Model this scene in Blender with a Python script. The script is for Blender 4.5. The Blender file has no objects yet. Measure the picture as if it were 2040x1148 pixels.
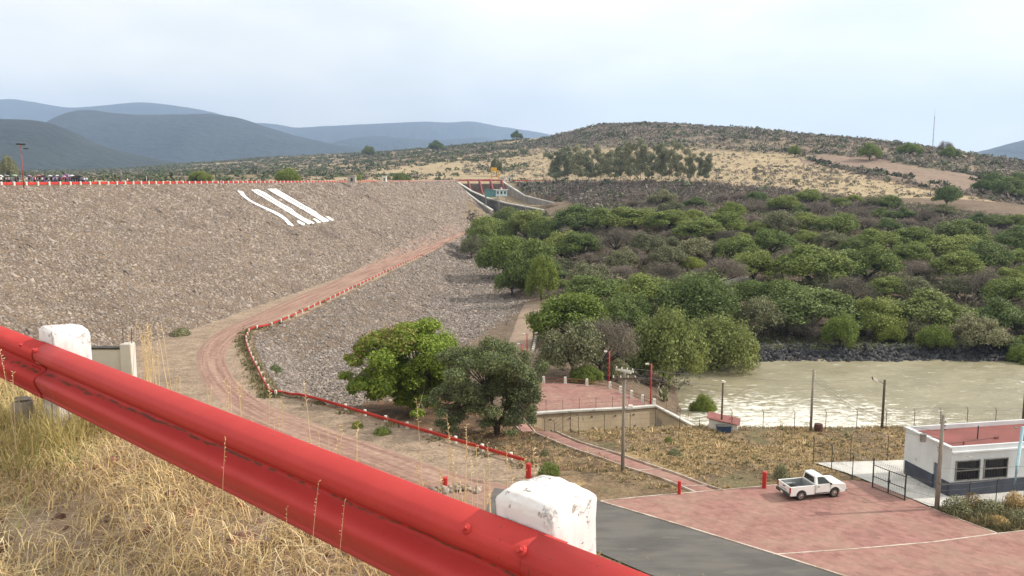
import bpy, bmesh, math, random
import numpy as np
from mathutils import Vector, Matrix, Euler
R = math.radians
C = bpy.context.scene.collection
scene = bpy.context.scene
random.seed(7); rng = np.random.default_rng(11)

# ------------------------------------------------------------ camera, world, sun
HAZE = 0.85e-4
PF = 1650.0; PW, PH = 2040.0, 1148.0; HZ = 358.0
PITCH = math.atan((PH / 2 - HZ) / PF); cp, sp = math.cos(PITCH), math.sin(PITCH)
cam = bpy.data.cameras.new('camera'); camo = bpy.data.objects.new('camera', cam); C.objects.link(camo)
cam.sensor_width = 36; cam.lens = PF / PW * 36; cam.clip_start = .05; cam.clip_end = 60000
camo.location = (0, 0, 0); camo.rotation_euler = (math.pi / 2 - PITCH, 0, 0)
scene.camera = camo
scene.view_settings.view_transform = 'Standard'; scene.view_settings.look = 'None'
scene.view_settings.exposure = 0.36; scene.view_settings.gamma = 1
SUN_EL, SUN_AZ = R(36), R(7)              # azimuth measured from +X towards +Y
sdir = Vector((math.cos(SUN_EL) * math.cos(SUN_AZ), math.cos(SUN_EL) * math.sin(SUN_AZ), math.sin(SUN_EL)))
sl = bpy.data.lights.new('sun', 'SUN'); sl.energy = 3.7; sl.angle = R(0.8); sl.color = (1, .925, .82)
so = bpy.data.objects.new('sun', sl); C.objects.link(so); so.rotation_euler = sdir.to_track_quat('Z', 'Y').to_euler()
W = bpy.data.worlds.new('World'); scene.world = W; W.use_nodes = True
nt = W.node_tree; N = nt.nodes; L = nt.links; N.clear()
out = N.new('ShaderNodeOutputWorld'); bg = N.new('ShaderNodeBackground'); bg.inputs[1].default_value = .14
sky = N.new('ShaderNodeTexSky'); sky.sky_type = 'NISHITA'; sky.sun_disc = False
sky.sun_elevation = SUN_EL; sky.sun_rotation = math.pi / 2 - SUN_AZ; sky.dust_density = 3; sky.air_density = 1.2
tc = N.new('ShaderNodeTexCoord'); mp = N.new('ShaderNodeMapping'); mp.inputs['Scale'].default_value = (1, 1, 2.8); mp.inputs['Location'].default_value = (.35, .1, .3)
no = N.new('ShaderNodeTexNoise'); no.inputs['Scale'].default_value = 1.9; no.inputs['Detail'].default_value = 7; no.inputs['Roughness'].default_value = .52; no.inputs['Distortion'].default_value = .25
rp = N.new('ShaderNodeValToRGB'); rp.color_ramp.elements[0].position = .33; rp.color_ramp.elements[1].position = .58
rp.color_ramp.elements[0].color = (.6, .6, .6, 1); rp.color_ramp.elements[1].color = (1, 1, 1, 1)
no2 = N.new('ShaderNodeTexNoise'); no2.inputs['Scale'].default_value = 2.6; no2.inputs['Detail'].default_value = 5; no2.inputs['Roughness'].default_value = .5
rp2 = N.new('ShaderNodeValToRGB'); rp2.color_ramp.elements[0].position = .36; rp2.color_ramp.elements[1].position = .66
rp2.color_ramp.elements[0].color = (7.3, 7.35, 6.8, 1); rp2.color_ramp.elements[1].color = (9.3, 8.9, 7.8, 1)
# the cloud sheet is brighter on the sun's side (a property of direction in the world)
sep = N.new('ShaderNodeSeparateXYZ'); mr = N.new('ShaderNodeMapRange'); mr.inputs[1].default_value = -.6; mr.inputs[2].default_value = .7; mr.inputs[3].default_value = .9; mr.inputs[4].default_value = 1.1
vs = N.new('ShaderNodeVectorMath'); vs.operation = 'SCALE'
mx = N.new('ShaderNodeMix'); mx.data_type = 'RGBA'
L.new(tc.outputs['Generated'], mp.inputs[0]); L.new(mp.outputs[0], no.inputs[0]); L.new(mp.outputs[0], no2.inputs[0])
L.new(no.outputs[0], rp.inputs[0]); L.new(no2.outputs[0], rp2.inputs[0]); L.new(tc.outputs['Generated'], sep.inputs[0]); L.new(sep.outputs[0], mr.inputs[0])
L.new(rp2.outputs[0], vs.inputs[0]); L.new(mr.outputs[0], vs.inputs['Scale'])
L.new(rp.outputs[0], mx.inputs['Factor']); L.new(sky.outputs[0], mx.inputs['A']); L.new(vs.outputs[0], mx.inputs['B'])
L.new(mx.outputs['Result'], bg.inputs[0]); L.new(bg.outputs[0], out.inputs[0])
scene.cycles.volume_bounces = 0; scene.cycles.max_bounces = 6; scene.cycles.transparent_max_bounces = 8
scene.cycles.use_denoising = True

# ------------------------------------------------------------ geometry helpers
def ray(px, py):
    u = (px - PW / 2) / PF; v = -(py - PH / 2) / PF
    return Vector((u, cp + v * sp, -sp + v * cp))
def at_z(px, py, z):
    r = ray(px, py); return r * (z / r.z)
def at_y(px, py, Y):
    r = ray(px, py); return r * (Y / r.y)
def slope_of(py):
    v = -(py - PH / 2) / PF; return (-sp + v * cp) / (cp + v * sp)
def project(X, Y, Z):
    X, Y, Z = np.asarray(X, float), np.asarray(Y, float), np.asarray(Z, float)
    d = Y * cp - Z * sp; h = Y * sp + Z * cp
    return PW / 2 + PF * X / d, PH / 2 - PF * h / d
def hashn(ix, iy, s):
    h = (ix.astype(np.int64) * 374761393 + iy.astype(np.int64) * 668265263 + s * 974711) & 0x7fffffff
    h = ((h ^ (h >> 13)) * 1274126177) & 0x7fffffff
    return ((h ^ (h >> 16)) & 0xffff) / 65535.0
def vnoise(x, y, s=0):
    x = np.asarray(x, float); y = np.asarray(y, float)
    ix, iy = np.floor(x), np.floor(y); fx, fy = x - ix, y - iy
    fx = fx * fx * (3 - 2 * fx); fy = fy * fy * (3 - 2 * fy)
    a, b, c, d = hashn(ix, iy, s), hashn(ix + 1, iy, s), hashn(ix, iy + 1, s), hashn(ix + 1, iy + 1, s)
    return (a * (1 - fx) + b * fx) * (1 - fy) + (c * (1 - fx) + d * fx) * fy
def fbm(x, y, o=4, s=0):
    t = 0; a = .5
    for i in range(o):
        t = t + a * (vnoise(x * 2 ** i, y * 2 ** i, s + i) - .5); a *= .5
    return t
def sstep(a, b, x):
    t = np.clip((x - a) / (b - a), 0, 1); return t * t * (3 - 2 * t)
def in_poly(px, py, poly):
    r = np.zeros(np.shape(px), bool); n = len(poly)
    for i in range(n):
        x0, y0 = poly[i]; x1, y1 = poly[(i + 1) % n]
        if y0 == y1: continue
        c = ((y0 > py) != (y1 > py)) & (px < (x1 - x0) * (py - y0) / (y1 - y0) + x0)
        r ^= c
    return r

def tag(o, label=None, cat=None, group=None, kind=None):
    if label: o['label'] = label
    if cat: o['category'] = cat
    if group: o['group'] = group
    if kind: o['kind'] = kind
    return o
def thing(name, loc, label, cat, rz=0, group=None):
    o = bpy.data.objects.new(name, None); C.objects.link(o); o.location = loc; o.rotation_euler = (0, 0, rz)
    o.empty_display_size = .2
    return tag(o, label, cat, group)
def link(name, me, m=None, parent=None, smooth=False):
    o = bpy.data.objects.new(name, me); C.objects.link(o)
    if m is not None and not me.materials:
        for q in (m if isinstance(m, (list, tuple)) else [m]): me.materials.append(q)
    if parent: o.parent = parent
    if smooth: me.polygons.foreach_set('use_smooth', [True] * len(me.polygons))
    return o
def np_mesh(name, v, q, smooth=False):
    """v (n,3), q (m,k)"""
    me = bpy.data.meshes.new(name); v = np.asarray(v, np.float32); q = np.asarray(q, np.int32); k = q.shape[1]
    me.vertices.add(len(v)); me.vertices.foreach_set('co', v.ravel())
    me.loops.add(q.size); me.loops.foreach_set('vertex_index', q.ravel())
    me.polygons.add(len(q)); me.polygons.foreach_set('loop_start', np.arange(0, q.size, k, dtype=np.int32))
    if smooth: me.polygons.foreach_set('use_smooth', np.ones(len(q), bool))
    me.update(calc_edges=True); me.validate(); return me
class MB:
    def __init__(s): s.v = []; s.f = []
    def add(s, vs, fs):
        n = len(s.v); s.v += [tuple(p) for p in vs]; s.f += [tuple(i + n for i in f) for f in fs]; return s
    def box(s, c, d, rz=0, m=None, taper=1):
        x, y, z = d[0] / 2, d[1] / 2, d[2] / 2; M = Matrix.Rotation(rz, 3, 'Z') if m is None else m; c = Vector(c)
        ps = []
        for sz in (-1, 1):
            k = taper if sz > 0 else 1
            for sx, sy in ((-1, -1), (1, -1), (1, 1), (-1, 1)): ps.append(c + M @ Vector((sx * x * k, sy * y * k, sz * z)))
        return s.add(ps, [(3, 2, 1, 0), (4, 5, 6, 7), (0, 1, 5, 4), (1, 2, 6, 5), (2, 3, 7, 6), (3, 0, 4, 7)])
    def tube(s, pts, rad, n=6, cap=True):
        pts = [Vector(p) for p in pts]
        rs = rad if isinstance(rad, (list, tuple)) else [rad] * len(pts); ps = []
        for i, p in enumerate(pts):
            t = (pts[min(i + 1, len(pts) - 1)] - pts[max(i - 1, 0)]).normalized()
            a = t.cross(Vector((0, 0, 1)));
            if a.length < .05: a = t.cross(Vector((1, 0, 0)))
            a.normalize(); b = t.cross(a)
            for k in range(n):
                g = 2 * math.pi * k / n; ps.append(p + (a * math.cos(g) + b * math.sin(g)) * rs[i])
        fs = [(i * n + k, i * n + (k + 1) % n, (i + 1) * n + (k + 1) % n, (i + 1) * n + k) for i in range(len(pts) - 1) for k in range(n)]
        if cap: fs += [tuple(range(n - 1, -1, -1)), tuple((len(pts) - 1) * n + k for k in range(n))]
        return s.add(ps, fs)
    def prism(s, poly, a, b, fn):
        n = len(poly); ps = [fn(x, y, a) for x, y in poly] + [fn(x, y, b) for x, y in poly]
        fs = [(i, (i + 1) % n, n + (i + 1) % n, n + i) for i in range(n)] + [tuple(range(n - 1, -1, -1)), tuple(range(n, 2 * n))]
        return s.add(ps, fs)
    def build(s, name, m, parent=None, bevel=0, smooth=False, seg=2):
        me = bpy.data.meshes.new(name); me.from_pydata(s.v, [], s.f); me.update()
        b = bmesh.new(); b.from_mesh(me); bmesh.ops.recalc_face_normals(b, faces=b.faces)
        if bevel: bmesh.ops.bevel(b, geom=b.edges[:], offset=bevel, segments=seg, profile=.5, affect='EDGES', clamp_overlap=True)
        b.to_mesh(me); b.free()
        return link(name, me, m, parent, smooth)
def copy_tree(o, parent=None):
    c = o.copy(); C.objects.link(c)
    if parent: c.parent = parent
    for ch in KIDS.get(o.name, None) or [x for x in o.children]: copy_tree(ch, c)
    return c
KIDS = {}

# ------------------------------------------------------------ materials
def sh(mat):
    mat.use_nodes = True; t = mat.node_tree; return t, t.nodes, t.links, t.nodes['Principled BSDF']
def pm(name, c1, c2=None, scale=2., rough=.85, bump=0., bscale=None, bdist=.05, metal=0., spots=None, spec=.3, coords='Object', stretch=(1, 1, 1), isl=0., rnd=0., lo=.38, hi=.62, transl=0.):
    """noise mix of two base colours, optional speckles, bump, per-island and per-object variation"""
    m = bpy.data.materials.new(name); t, N, L, P = sh(m)
    P.inputs['Roughness'].default_value = rough; P.inputs['Metallic'].default_value = metal; P.inputs['Specular IOR Level'].default_value = spec
    c2 = c2 or tuple(x * .8 for x in c1)
    tc = N.new('ShaderNodeTexCoord'); mp = N.new('ShaderNodeMapping'); mp.inputs['Scale'].default_value = stretch
    if coords == 'World': g = N.new('ShaderNodeNewGeometry'); L.new(g.outputs['Position'], mp.inputs[0])
    else: L.new(tc.outputs[coords], mp.inputs[0])
    n = N.new('ShaderNodeTexNoise'); n.inputs['Scale'].default_value = scale; n.inputs['Detail'].default_value = 6; n.inputs['Roughness'].default_value = .62
    r = N.new('ShaderNodeValToRGB'); e = r.color_ramp.elements; e[0].position = lo; e[1].position = hi
    e[0].color = (*c2, 1); e[1].color = (*c1, 1)
    L.new(mp.outputs[0], n.inputs[0]); L.new(n.outputs[0], r.inputs[0]); col = r.outputs[0]
    if spots:
        sc, th, cc = spots
        n3 = N.new('ShaderNodeTexNoise'); n3.inputs['Scale'].default_value = sc; n3.inputs['Detail'].default_value = 4
        r3 = N.new('ShaderNodeValToRGB'); r3.color_ramp.elements[0].position = th; r3.color_ramp.elements[1].position = th + .06
        x = N.new('ShaderNodeMix'); x.data_type = 'RGBA'; x.inputs['B'].default_value = (*cc, 1)
        L.new(mp.outputs[0], n3.inputs[0]); L.new(n3.outputs[0], r3.inputs[0]); L.new(r3.outputs[0], x.inputs['Factor']); L.new(col, x.inputs['A']); col = x.outputs['Result']
    if isl or rnd:
        h = N.new('ShaderNodeHueSaturation'); add = None
        if isl:
            g = N.new('ShaderNodeNewGeometry'); a = N.new('ShaderNodeMapRange'); a.inputs[3].default_value = 1 - isl; a.inputs[4].default_value = 1 + isl; L.new(g.outputs['Random Per Island'], a.inputs[0]); add = a.outputs[0]
        if rnd:
            g = N.new('ShaderNodeObjectInfo'); a = N.new('ShaderNodeMapRange'); a.inputs[3].default_value = 1 - rnd; a.inputs[4].default_value = 1 + rnd; L.new(g.outputs['Random'], a.inputs[0])
            b2 = N.new('ShaderNodeMapRange'); b2.inputs[3].default_value = .5 + .014; b2.inputs[4].default_value = .5 - .018; L.new(g.outputs['Random'], b2.inputs[0]); L.new(b2.outputs[0], h.inputs['Hue'])
            if add:
                q = N.new('ShaderNodeMath'); q.operation = 'MULTIPLY'; L.new(add, q.inputs[0]); L.new(a.outputs[0], q.inputs[1]); add = q.outputs[0]
            else: add = a.outputs[0]
        L.new(add, h.inputs['Value']); L.new(col, h.inputs['Color']); col = h.outputs[0]
    L.new(col, P.inputs['Base Color'])
    if bump:
        n2 = N.new('ShaderNodeTexNoise'); n2.inputs['Scale'].default_value = bscale or scale * 3; n2.inputs['Detail'].default_value = 5
        b = N.new('ShaderNodeBump'); b.inputs['Strength'].default_value = bump; b.inputs['Distance'].default_value = bdist
        L.new(mp.outputs[0], n2.inputs[0]); L.new(n2.outputs[0], b.inputs['Height']); L.new(b.outputs[0], P.inputs['Normal'])
    if transl:
        tr = N.new('ShaderNodeBsdfTranslucent'); ms = N.new('ShaderNodeMixShader'); ms.inputs[0].default_value = transl
        L.new(col, tr.inputs[0]); L.new(P.outputs[0], ms.inputs[1]); L.new(tr.outputs[0], ms.inputs[2]); L.new(ms.outputs[0], N['Material Output'].inputs[0])
    return m
M = {}
M['stone'] = pm('dam_stone', (.305, .252, .21), (.22, .18, .155), .25, .9, isl=.36, spots=(.07, .60, (.19, .155, .135)), bump=.4, bscale=6)
M['stonebed'] = pm('stone_bed', (.24, .185, .15), (.14, .11, .095), 1.5, .95, bump=1, bscale=2.5, bdist=.3)
M['basalt'] = pm('basalt', (.05, .048, .052), (.025, .025, .028), 1, .75, isl=.5, bump=.4, bscale=5)
M['redpaint'] = pm('red_paint', (.50, .035, .03), (.40, .03, .028), 3, .45)
M['redpaint_far'] = pm('red_paint_far', (.58, .05, .035), (.45, .04, .03), .4, .6)
M['whitepaint'] = pm('white_paint', (.78, .75, .70), (.6, .56, .5), 3, .8)
M['whitestone'] = pm('white_painted_stone', (.88, .88, .87), (.72, .71, .69), .8, .8, bump=.6, bscale=2, spots=(1.1, .66, (.42, .35, .3)))
M['concrete'] = pm('concrete', (.42, .39, .35), (.30, .28, .25), 1, .9, bump=.2)
M['pale_concrete'] = pm('pale_concrete', (.58, .56, .52), (.46, .44, .41), .5, .9, spots=(1.1, .64, (.36, .34, .31)))
M['shaded_concrete'] = pm('shaded_concrete', (.16, .15, .14), (.09, .085, .08), .12, .9, stretch=(1, 1, 3))
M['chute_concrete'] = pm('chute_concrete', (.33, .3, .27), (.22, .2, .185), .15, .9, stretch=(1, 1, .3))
M['wood'] = pm('weathered_wood', (.14, .10, .075), (.07, .05, .04), 2, .9, stretch=(6, 6, .6))
M['polegrey'] = pm('concrete_pole', (.30, .26, .22), (.2, .175, .15), 2, .9, stretch=(3, 3, .5))
M['darkmetal'] = pm('dark_metal', (.07, .065, .06), (.04, .037, .035), 3, .6, metal=.3)
M['galv'] = pm('galvanised_metal', (.32, .31, .29), (.2, .19, .18), 4, .5, metal=.5)
M['wire'] = pm('wire', (.12, .11, .10), (.08, .075, .07), 3, .6)
M['leaf'] = pm('leaf_green', (.24, .285, .07), (.155, .20, .055), .35, .7, isl=.45, rnd=.22, transl=.22)
M['leafdark'] = pm('leaf_dark', (.18, .23, .068), (.118, .158, .05), .35, .7, isl=.45, rnd=.2, transl=.18)
M['leafbright'] = pm('leaf_bright', (.24, .285, .055), (.15, .20, .04), .35, .65, isl=.4, rnd=.18, transl=.28)
M['leafolive'] = pm('leaf_olive', (.24, .24, .125), (.165, .17, .09), .3, .75, isl=.45, rnd=.25, transl=.15)
M['twig'] = pm('bare_twig', (.245, .205, .16), (.17, .145, .115), .25, .95, isl=.5, rnd=.25)
M['twiggrey'] = pm('grey_twig', (.27, .23, .19), (.19, .16, .135), .02, .95, isl=.3)
M['leafpepper'] = pm('leaf_pepper', (.215, .255, .075), (.135, .175, .052), .35, .65, isl=.4, rnd=.12, transl=.25)
M['euca'] = pm('leaf_eucalyptus', (.31, .315, .19), (.21, .215, .13), .2, .8, isl=.4, rnd=.15, transl=.1)
M['bark'] = pm('bark', (.10, .075, .055), (.05, .04, .03), 3, .95, stretch=(4, 4, 1))
M['barkpale'] = pm('pale_bark', (.35, .30, .24), (.2, .17, .14), 1, .9)
M['flower'] = pm('rust_seed_pods', (.25, .17, .06), (.17, .12, .045), .5, .8, isl=.4)
M['dry'] = pm('dry_grass', (.58, .43, .20), (.40, .28, .12), .8, .8, isl=.45, transl=.25)
M['drygreen'] = pm('green_grass', (.26, .27, .07), (.16, .19, .05), 1, .8, isl=.35, transl=.25)
M['reddrock'] = pm('red_rock', (.25, .11, .08), (.15, .08, .06), 8, .9, isl=.4, bump=.5, bscale=30, bdist=.01)
# ------------------------------------------------------------ terrain height
def Xcrest(Y): return -132.1 + .1085 * np.asarray(Y, float)
RAILPX = [(550, 790, -27.2), (536, 783, -27.3), (524, 764, -27.45), (511, 738, -27.6), (500, 716, -27.75), (493, 697, -27.9), (489, 680, -28), (494, 667, -28), (505, 657, -28)]
rail_near = [(X, Y) for X, Y in ((46, 44), (34, 50), (22, 57.5), (8, 66.2), (1.2, 72.8), (-26.8, 101.6))]
rail_pts = rail_near[3:] + [(at_z(a, b, z).x, at_z(a, b, z).y) for a, b, z in RAILPX] + [(-45.2, 168), (-38.6, 257), (-26.2, 433), (-22.5, 490)]
_ry = np.array([p[1] for p in rail_near[:3] + rail_pts]); _rx = np.array([p[0] for p in rail_near[:3] + rail_pts])
_o = np.argsort(_ry); _ry, _rx = _ry[_o], _rx[_o]
def Xrail(Y): return np.interp(Y, _ry, _rx)
def zberm(Y): return np.interp(Y, [55, 60, 73, 102, 150, 300, 433, 490], [-25.0, -25.1, -25.8, -27.15, -28, -28.6, -29, -29])
HILLROWS = [(700, 165), (650, 182), (600, 203), (550, 232), (500, 272), (450, 330), (420, 382), (400, 425), (380, 475), (365, 515), (350, 560)]
def rows(l): return [(Y, slope_of(y) * Y) for y, Y in l]
riv = [(50, -25), (68, -25), (80, -25.9), (86, -26.4), (89, -27.2), (96, -33.5), (104, -37), (148, -37), (155.3, -34.05), (160, -32.4)]
COLS = [  # column px, list of (Y, z)
 (-1600, [(60, -32), (300, -32), (450, -8), (700, 0), (1200, 14), (2200, 40), (3500, 50), (5000, 40)]),
 (0, [(60, -32), (300, -32), (450, -8)] + rows([(358, 700), (352, 1200), (344, 2200), (346, 3500)]) + [(5000, 40)]),
 (250, [(60, -32), (300, -32), (450, -6)] + rows([(358, 700), (352, 1200), (345, 1800), (338, 2400), (342, 3500)]) + [(5000, 60)]),
 (500, [(60, -32), (300, -34), (500, -6)] + rows([(356, 700), (348, 1000), (334, 1500), (318, 2200), (324, 3500)]) + [(5000, 70)]),
 (600, [(60, -28), (100, -29), (140, -32), (200, -35), (300, -34), (520, -6)] + rows([(355, 750), (345, 1050), (330, 1500), (312, 2200), (320, 3500)]) + [(5000, 70)]),
 (690, [(60, -28), (85, -28.2), (95, -29), (116, -30.3), (140, -32.3), (200, -36), (300, -35), (400, -30), (600, -6)] + rows([(355, 800), (342, 1100), (325, 1500), (307, 2100), (316, 3500)]) + [(5000, 70)]),
 (850, [(60, -26.5), (75, -27), (82, -28), (100, -29.2), (130, -31.5), (200, -36), (300, -36), (400, -31), (650, -10)] + rows([(356, 860), (348, 920), (328, 1100), (312, 1400), (297, 2000), (310, 3500)]) + [(5000, 80)]),
 (950, [(60, -26), (68, -26.2), (74, -27), (95, -28.4), (130, -30.5), (200, -35), (262, -36.8), (330, -34), (400, -30.5), (500, -28.5), (600, -22), (700, -16), (775, -4)] + rows([(354, 860), (340, 930), (320, 1080), (303, 1350), (287, 1950), (305, 3500)]) + [(5000, 80)]),
 (1050, [(60, -25.2), (67, -25.5), (74, -26.3), (97, -27.9), (115, -28.1), (136, -28), (170, -30.8), (221, -34.9), (251, -36.6), (300, -34.8), (360, -30.8), (440, -27), (520, -23), (600, -19.5), (700, -14), (775, -3)] + rows([(352, 860), (340, 950), (317, 1080), (294, 1350), (275, 1900), (300, 3500)]) + [(5000, 60)]),
 (1120, [(60, -25), (68, -25.1), (75, -25.9), (88, -27.3), (91, -31.5), (99, -31.5), (102, -29), (115, -28.4), (140, -28.6), (175, -30.5), (215, -32), (245, -32.5), (300, -30), (360, -27), (440, -24), (520, -20), (600, -17.5), (700, -10), (775, -3)] + rows([(348, 850), (330, 950), (302, 1080), (280, 1250), (258, 1500), (300, 2600)]) + [(5000, 0)]),
 (1200, [(55, -25), (68, -25), (75, -25.5), (88, -27), (92, -32), (100, -32), (104, -28.8), (117, -28.6), (125, -29.5), (145, -30)] + rows([(660, 165), (600, 200), (550, 235), (500, 282), (450, 350), (420, 430), (400, 500), (380, 570), (366, 620), (350, 720), (325, 850), (300, 950), (270, 1100), (238, 1300), (300, 2600)]) + [(5000, 0)]),
 (1300, [(55, -25), (68, -25), (75, -25.6), (88, -26.7), (92, -32.5), (102, -33), (107, -30), (120, -30.8), (140, -32.8)] + rows([(690, 155), (650, 172), (600, 200), (550, 233), (500, 278), (450, 345), (420, 410), (400, 470), (380, 530), (365, 590), (350, 660), (325, 780), (300, 880), (270, 1030), (243, 1200), (300, 2400)]) + [(5000, 0)]),
 (1370, [(55, -25), (68, -25), (75, -25.8), (88, -26.6), (94, -32.5), (104, -35.5), (125, -35), (140, -34.6), (147, -33.4)] + rows([(695, 158), (650, 175), (600, 200), (550, 232), (500, 275), (450, 340), (420, 400), (400, 450), (380, 510), (365, 560), (350, 620), (325, 740), (300, 850), (270, 1000), (246, 1150), (300, 2300)]) + [(5000, 0)]),
 (1480, riv + rows(HILLROWS + [(325, 690), (300, 790), (275, 900), (254, 1050), (300, 2200)]) + [(5000, 0)]),
 (1700, riv + rows(HILLROWS + [(325, 660), (300, 760), (276, 900), (300, 2000)]) + [(5000, 0)]),
 (1850, riv + rows([(700, 165), (650, 182), (600, 203), (550, 232), (500, 275), (450, 335), (420, 385), (400, 430), (380, 480), (350, 570), (325, 660), (300, 800), (297, 850), (320, 2000)]) + [(5000, -40)]),
 (2040, riv + rows([(700, 165), (650, 182), (600, 203), (550, 235), (500, 282), (460, 335), (430, 390), (410, 440), (390, 500), (365, 580), (345, 680), (328, 820), (350, 2000)]) + [(5000, -40)]),
 (2900, riv + rows([(700, 165), (650, 182), (600, 205), (550, 240), (500, 290), (460, 350), (430, 410), (410, 470), (390, 550), (370, 680), (350, 900), (355, 2000)]) + [(5000, -40)]),
]
LK = np.linspace(math.log(30), math.log(5200), 900)
TAB = np.array([np.interp(np.exp(LK), [p[0] for p in c[1]], [p[1] for p in c[1]]) for c in COLS])
for _ in range(3):
    TAB[:, 1:-1] = (TAB[:, :-2] + 2 * TAB[:, 1:-1] + TAB[:, 2:]) / 4
CU = np.array([(c[0] - PW / 2) / PF for c in COLS])
_u = np.linspace(CU[0], CU[-1], 700); _T = np.stack([np.interp(_u, CU, TAB[:, k]) for k in range(TAB.shape[1])], 1)
_k = np.exp(-.5 * (np.arange(-24, 25) / 8.0) ** 2); _k /= _k.sum()
_P = np.concatenate([np.repeat(_T[:1], 24, 0), _T, np.repeat(_T[-1:], 24, 0)], 0)
_S = sum(w * _P[i:i + 700] for i, w in enumerate(_k))
TAB, CU = _S, _u
def Hvalley(X, Y):
    Yc = np.clip(Y, 30, 5100); u = np.clip(X / np.maximum(Y, 1), CU[0], CU[-1] - 1e-6)
    i = np.clip(np.searchsorted(CU, u, side='right') - 1, 0, len(CU) - 2); f = (u - CU[i]) / (CU[i + 1] - CU[i])
    k = (np.log(Yc) - LK[0]) / (LK[1] - LK[0]); j = np.clip(k.astype(int), 0, len(LK) - 2); g = k - j
    a = TAB[i, j] * (1 - g) + TAB[i, j + 1] * g; b = TAB[i + 1, j] * (1 - g) + TAB[i + 1, j + 1] * g
    return a * (1 - f) + b * f
RN = (.674, .739); RD = (-.739, .674); RDIST = 1.65
def qrail(X, Y): return RN[0] * X + RN[1] * Y - RDIST
def Hnear(X, Y):
    q = qrail(X, Y); return -1.68 + .21 * sstep(-1.2, .0, q) - .6 * np.maximum(q - .45, 0)
def Hdam(X, Y):
    d = X - Xcrest(Y)
    z = np.where(d > 0, -1.3 - .485 * d, np.where(d < -10, -1.3 - .4 * (-10 - d), -1.3))
    return np.where((Y < 757), z, -60)
def Hberm(X, Y):
    d = X - Xrail(Y) - .9; return np.where(Y < 520, zberm(Y) - .5 * np.maximum(d, 0), -60)
# chute of the spillway: quad in plan, kept below its floor
CH = [(-51, 757), (-9, 757), (42, 606), (24, 582)]
def chute_z(X, Y):
    s = np.clip((757 - Y) / 170, 0, 1); return -7 - 19 * s ** .8
def H(X, Y, noise=True):
    X = np.asarray(X, float); Y = np.asarray(Y, float)
    hv = Hvalley(X, Y)
    if noise:
        u = X / np.maximum(Y, 1)
        rough = np.where(Y > 165, np.clip((Y - 165) / 500, 0, 1) * 9, 0)
        hv = hv + rough * fbm(X / 120, Y / 120, 4, 3) + np.where((Y > 165), .8, .0) * fbm(X / 9, Y / 9, 3, 9)
        wild = sstep(71, 76, Y) * (1 - sstep(86, 90, Y))
        hv = hv + wild * .5 * fbm(X / 4, Y / 4, 3, 21)
    inw = in_poly(X, Y, [(-46, 738), (-30, 692), (-12, 642), (8, 602), (30, 556), (15, 535), (-16, 550), (-34, 640)])
    hv = np.where(inw, np.minimum(hv, np.interp(Y, [540, 640, 690, 738], [-27.5, -25, -19, -10])), hv)
    h = np.maximum(np.maximum(hv, Hberm(X, Y)), np.maximum(Hdam(X, Y), Hnear(X, Y)))
    inch = in_poly(X, Y, CH); h = np.where(inch, np.minimum(h, chute_z(X, Y) - 2), h)
    return h
# the ground mesh: a fan of log-spaced rows, dense near and sparse far
UG = np.concatenate([np.linspace(-1.5, -.66, 60)[:-1], np.linspace(-.66, .70, 760), np.linspace(.70, 1.5, 60)[1:]])
YG = np.exp(np.concatenate([np.linspace(math.log(8), math.log(60), 60)[:-1], np.linspace(math.log(60), math.log(190), 330)[:-1], np.linspace(math.log(190), math.log(5000), 430)]))
UU, YY = np.meshgrid(UG, YG); XX = UU * YY; ZZ = H(XX, YY)
def G(X, Y):
    """height of the built ground mesh"""
    X = np.asarray(X, float); Y = np.asarray(Y, float); u = X / Y
    i = np.clip(np.searchsorted(UG, u) - 1, 0, len(UG) - 2); j = np.clip(np.searchsorted(YG, Y) - 1, 0, len(YG) - 2)
    f = (u - UG[i]) / (UG[i + 1] - UG[i]); g = (Y - YG[j]) / (YG[j + 1] - YG[j])
    return (ZZ[j, i] * (1 - f) + ZZ[j, i + 1] * f) * (1 - g) + (ZZ[j + 1, i] * (1 - f) + ZZ[j + 1, i + 1] * f) * g
def hit(px, py, t0=20, t1=4000):
    r = ray(px, py); ts = np.exp(np.linspace(math.log(t0), math.log(t1), 4000))
    d = ts * r.z - G(ts * r.x, ts * r.y); k = np.argmax(d < 0)
    if not (d < 0).any(): k = len(ts) - 1
    t = ts[k]
    if k > 0 and d[k] < 0: t = ts[k - 1] + (ts[k] - ts[k - 1]) * d[k - 1] / (d[k - 1] - d[k])
    p = r * float(t); p.z = float(G(p.x, p.y)); return p
def g3(X, Y, dz=0): return Vector((X, Y, float(G(X, Y)) + dz))

def px_poly(pts, z): return [(at_z(a, b, z).x, at_z(a, b, z).y) for a, b in pts]
# regional ground colour, fixed to the land
PXX, PYY = project(XX, YY, ZZ)
col = np.zeros(XX.shape + (3,)); col[:] = (.17, .125, .09)
def paint(mask, c, soft=None):
    m = mask.astype(float) if mask.dtype == bool else mask
    col[:] = col * (1 - m[..., None]) + np.array(c) * m[..., None]
wx = PXX + 22 * fbm(XX / 30, YY / 30, 4, 40) * 2; wy = PYY + 10 * fbm(XX / 25, YY / 25, 4, 50) * 2
far = YY > 440
TAN = [(700, 348), (830, 318), (1000, 300), (1080, 296), (1350, 294), (1560, 308), (1640, 330), (1800, 368), (2040, 412), (2300, 430), (2300, 500), (2040, 462), (1900, 442), (1700, 408), (1500, 380), (1400, 366), (1100, 364), (700, 362)]
FIELD = [(1590, 322), (1650, 308), (1755, 320), (1860, 338), (1962, 352), (1955, 380), (1880, 378), (1780, 355), (1690, 335)]
LEFTLOW = (wx < 1080) & far
paint(LEFTLOW, (.22, .17, .11))
paint(far & (wx >= 1080) & (wy < 312), (.21, .17, .125))
paint(far & (wx > 1300) & (wy < 345) & (wy >= 285), (.24, .19, .13))
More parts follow.
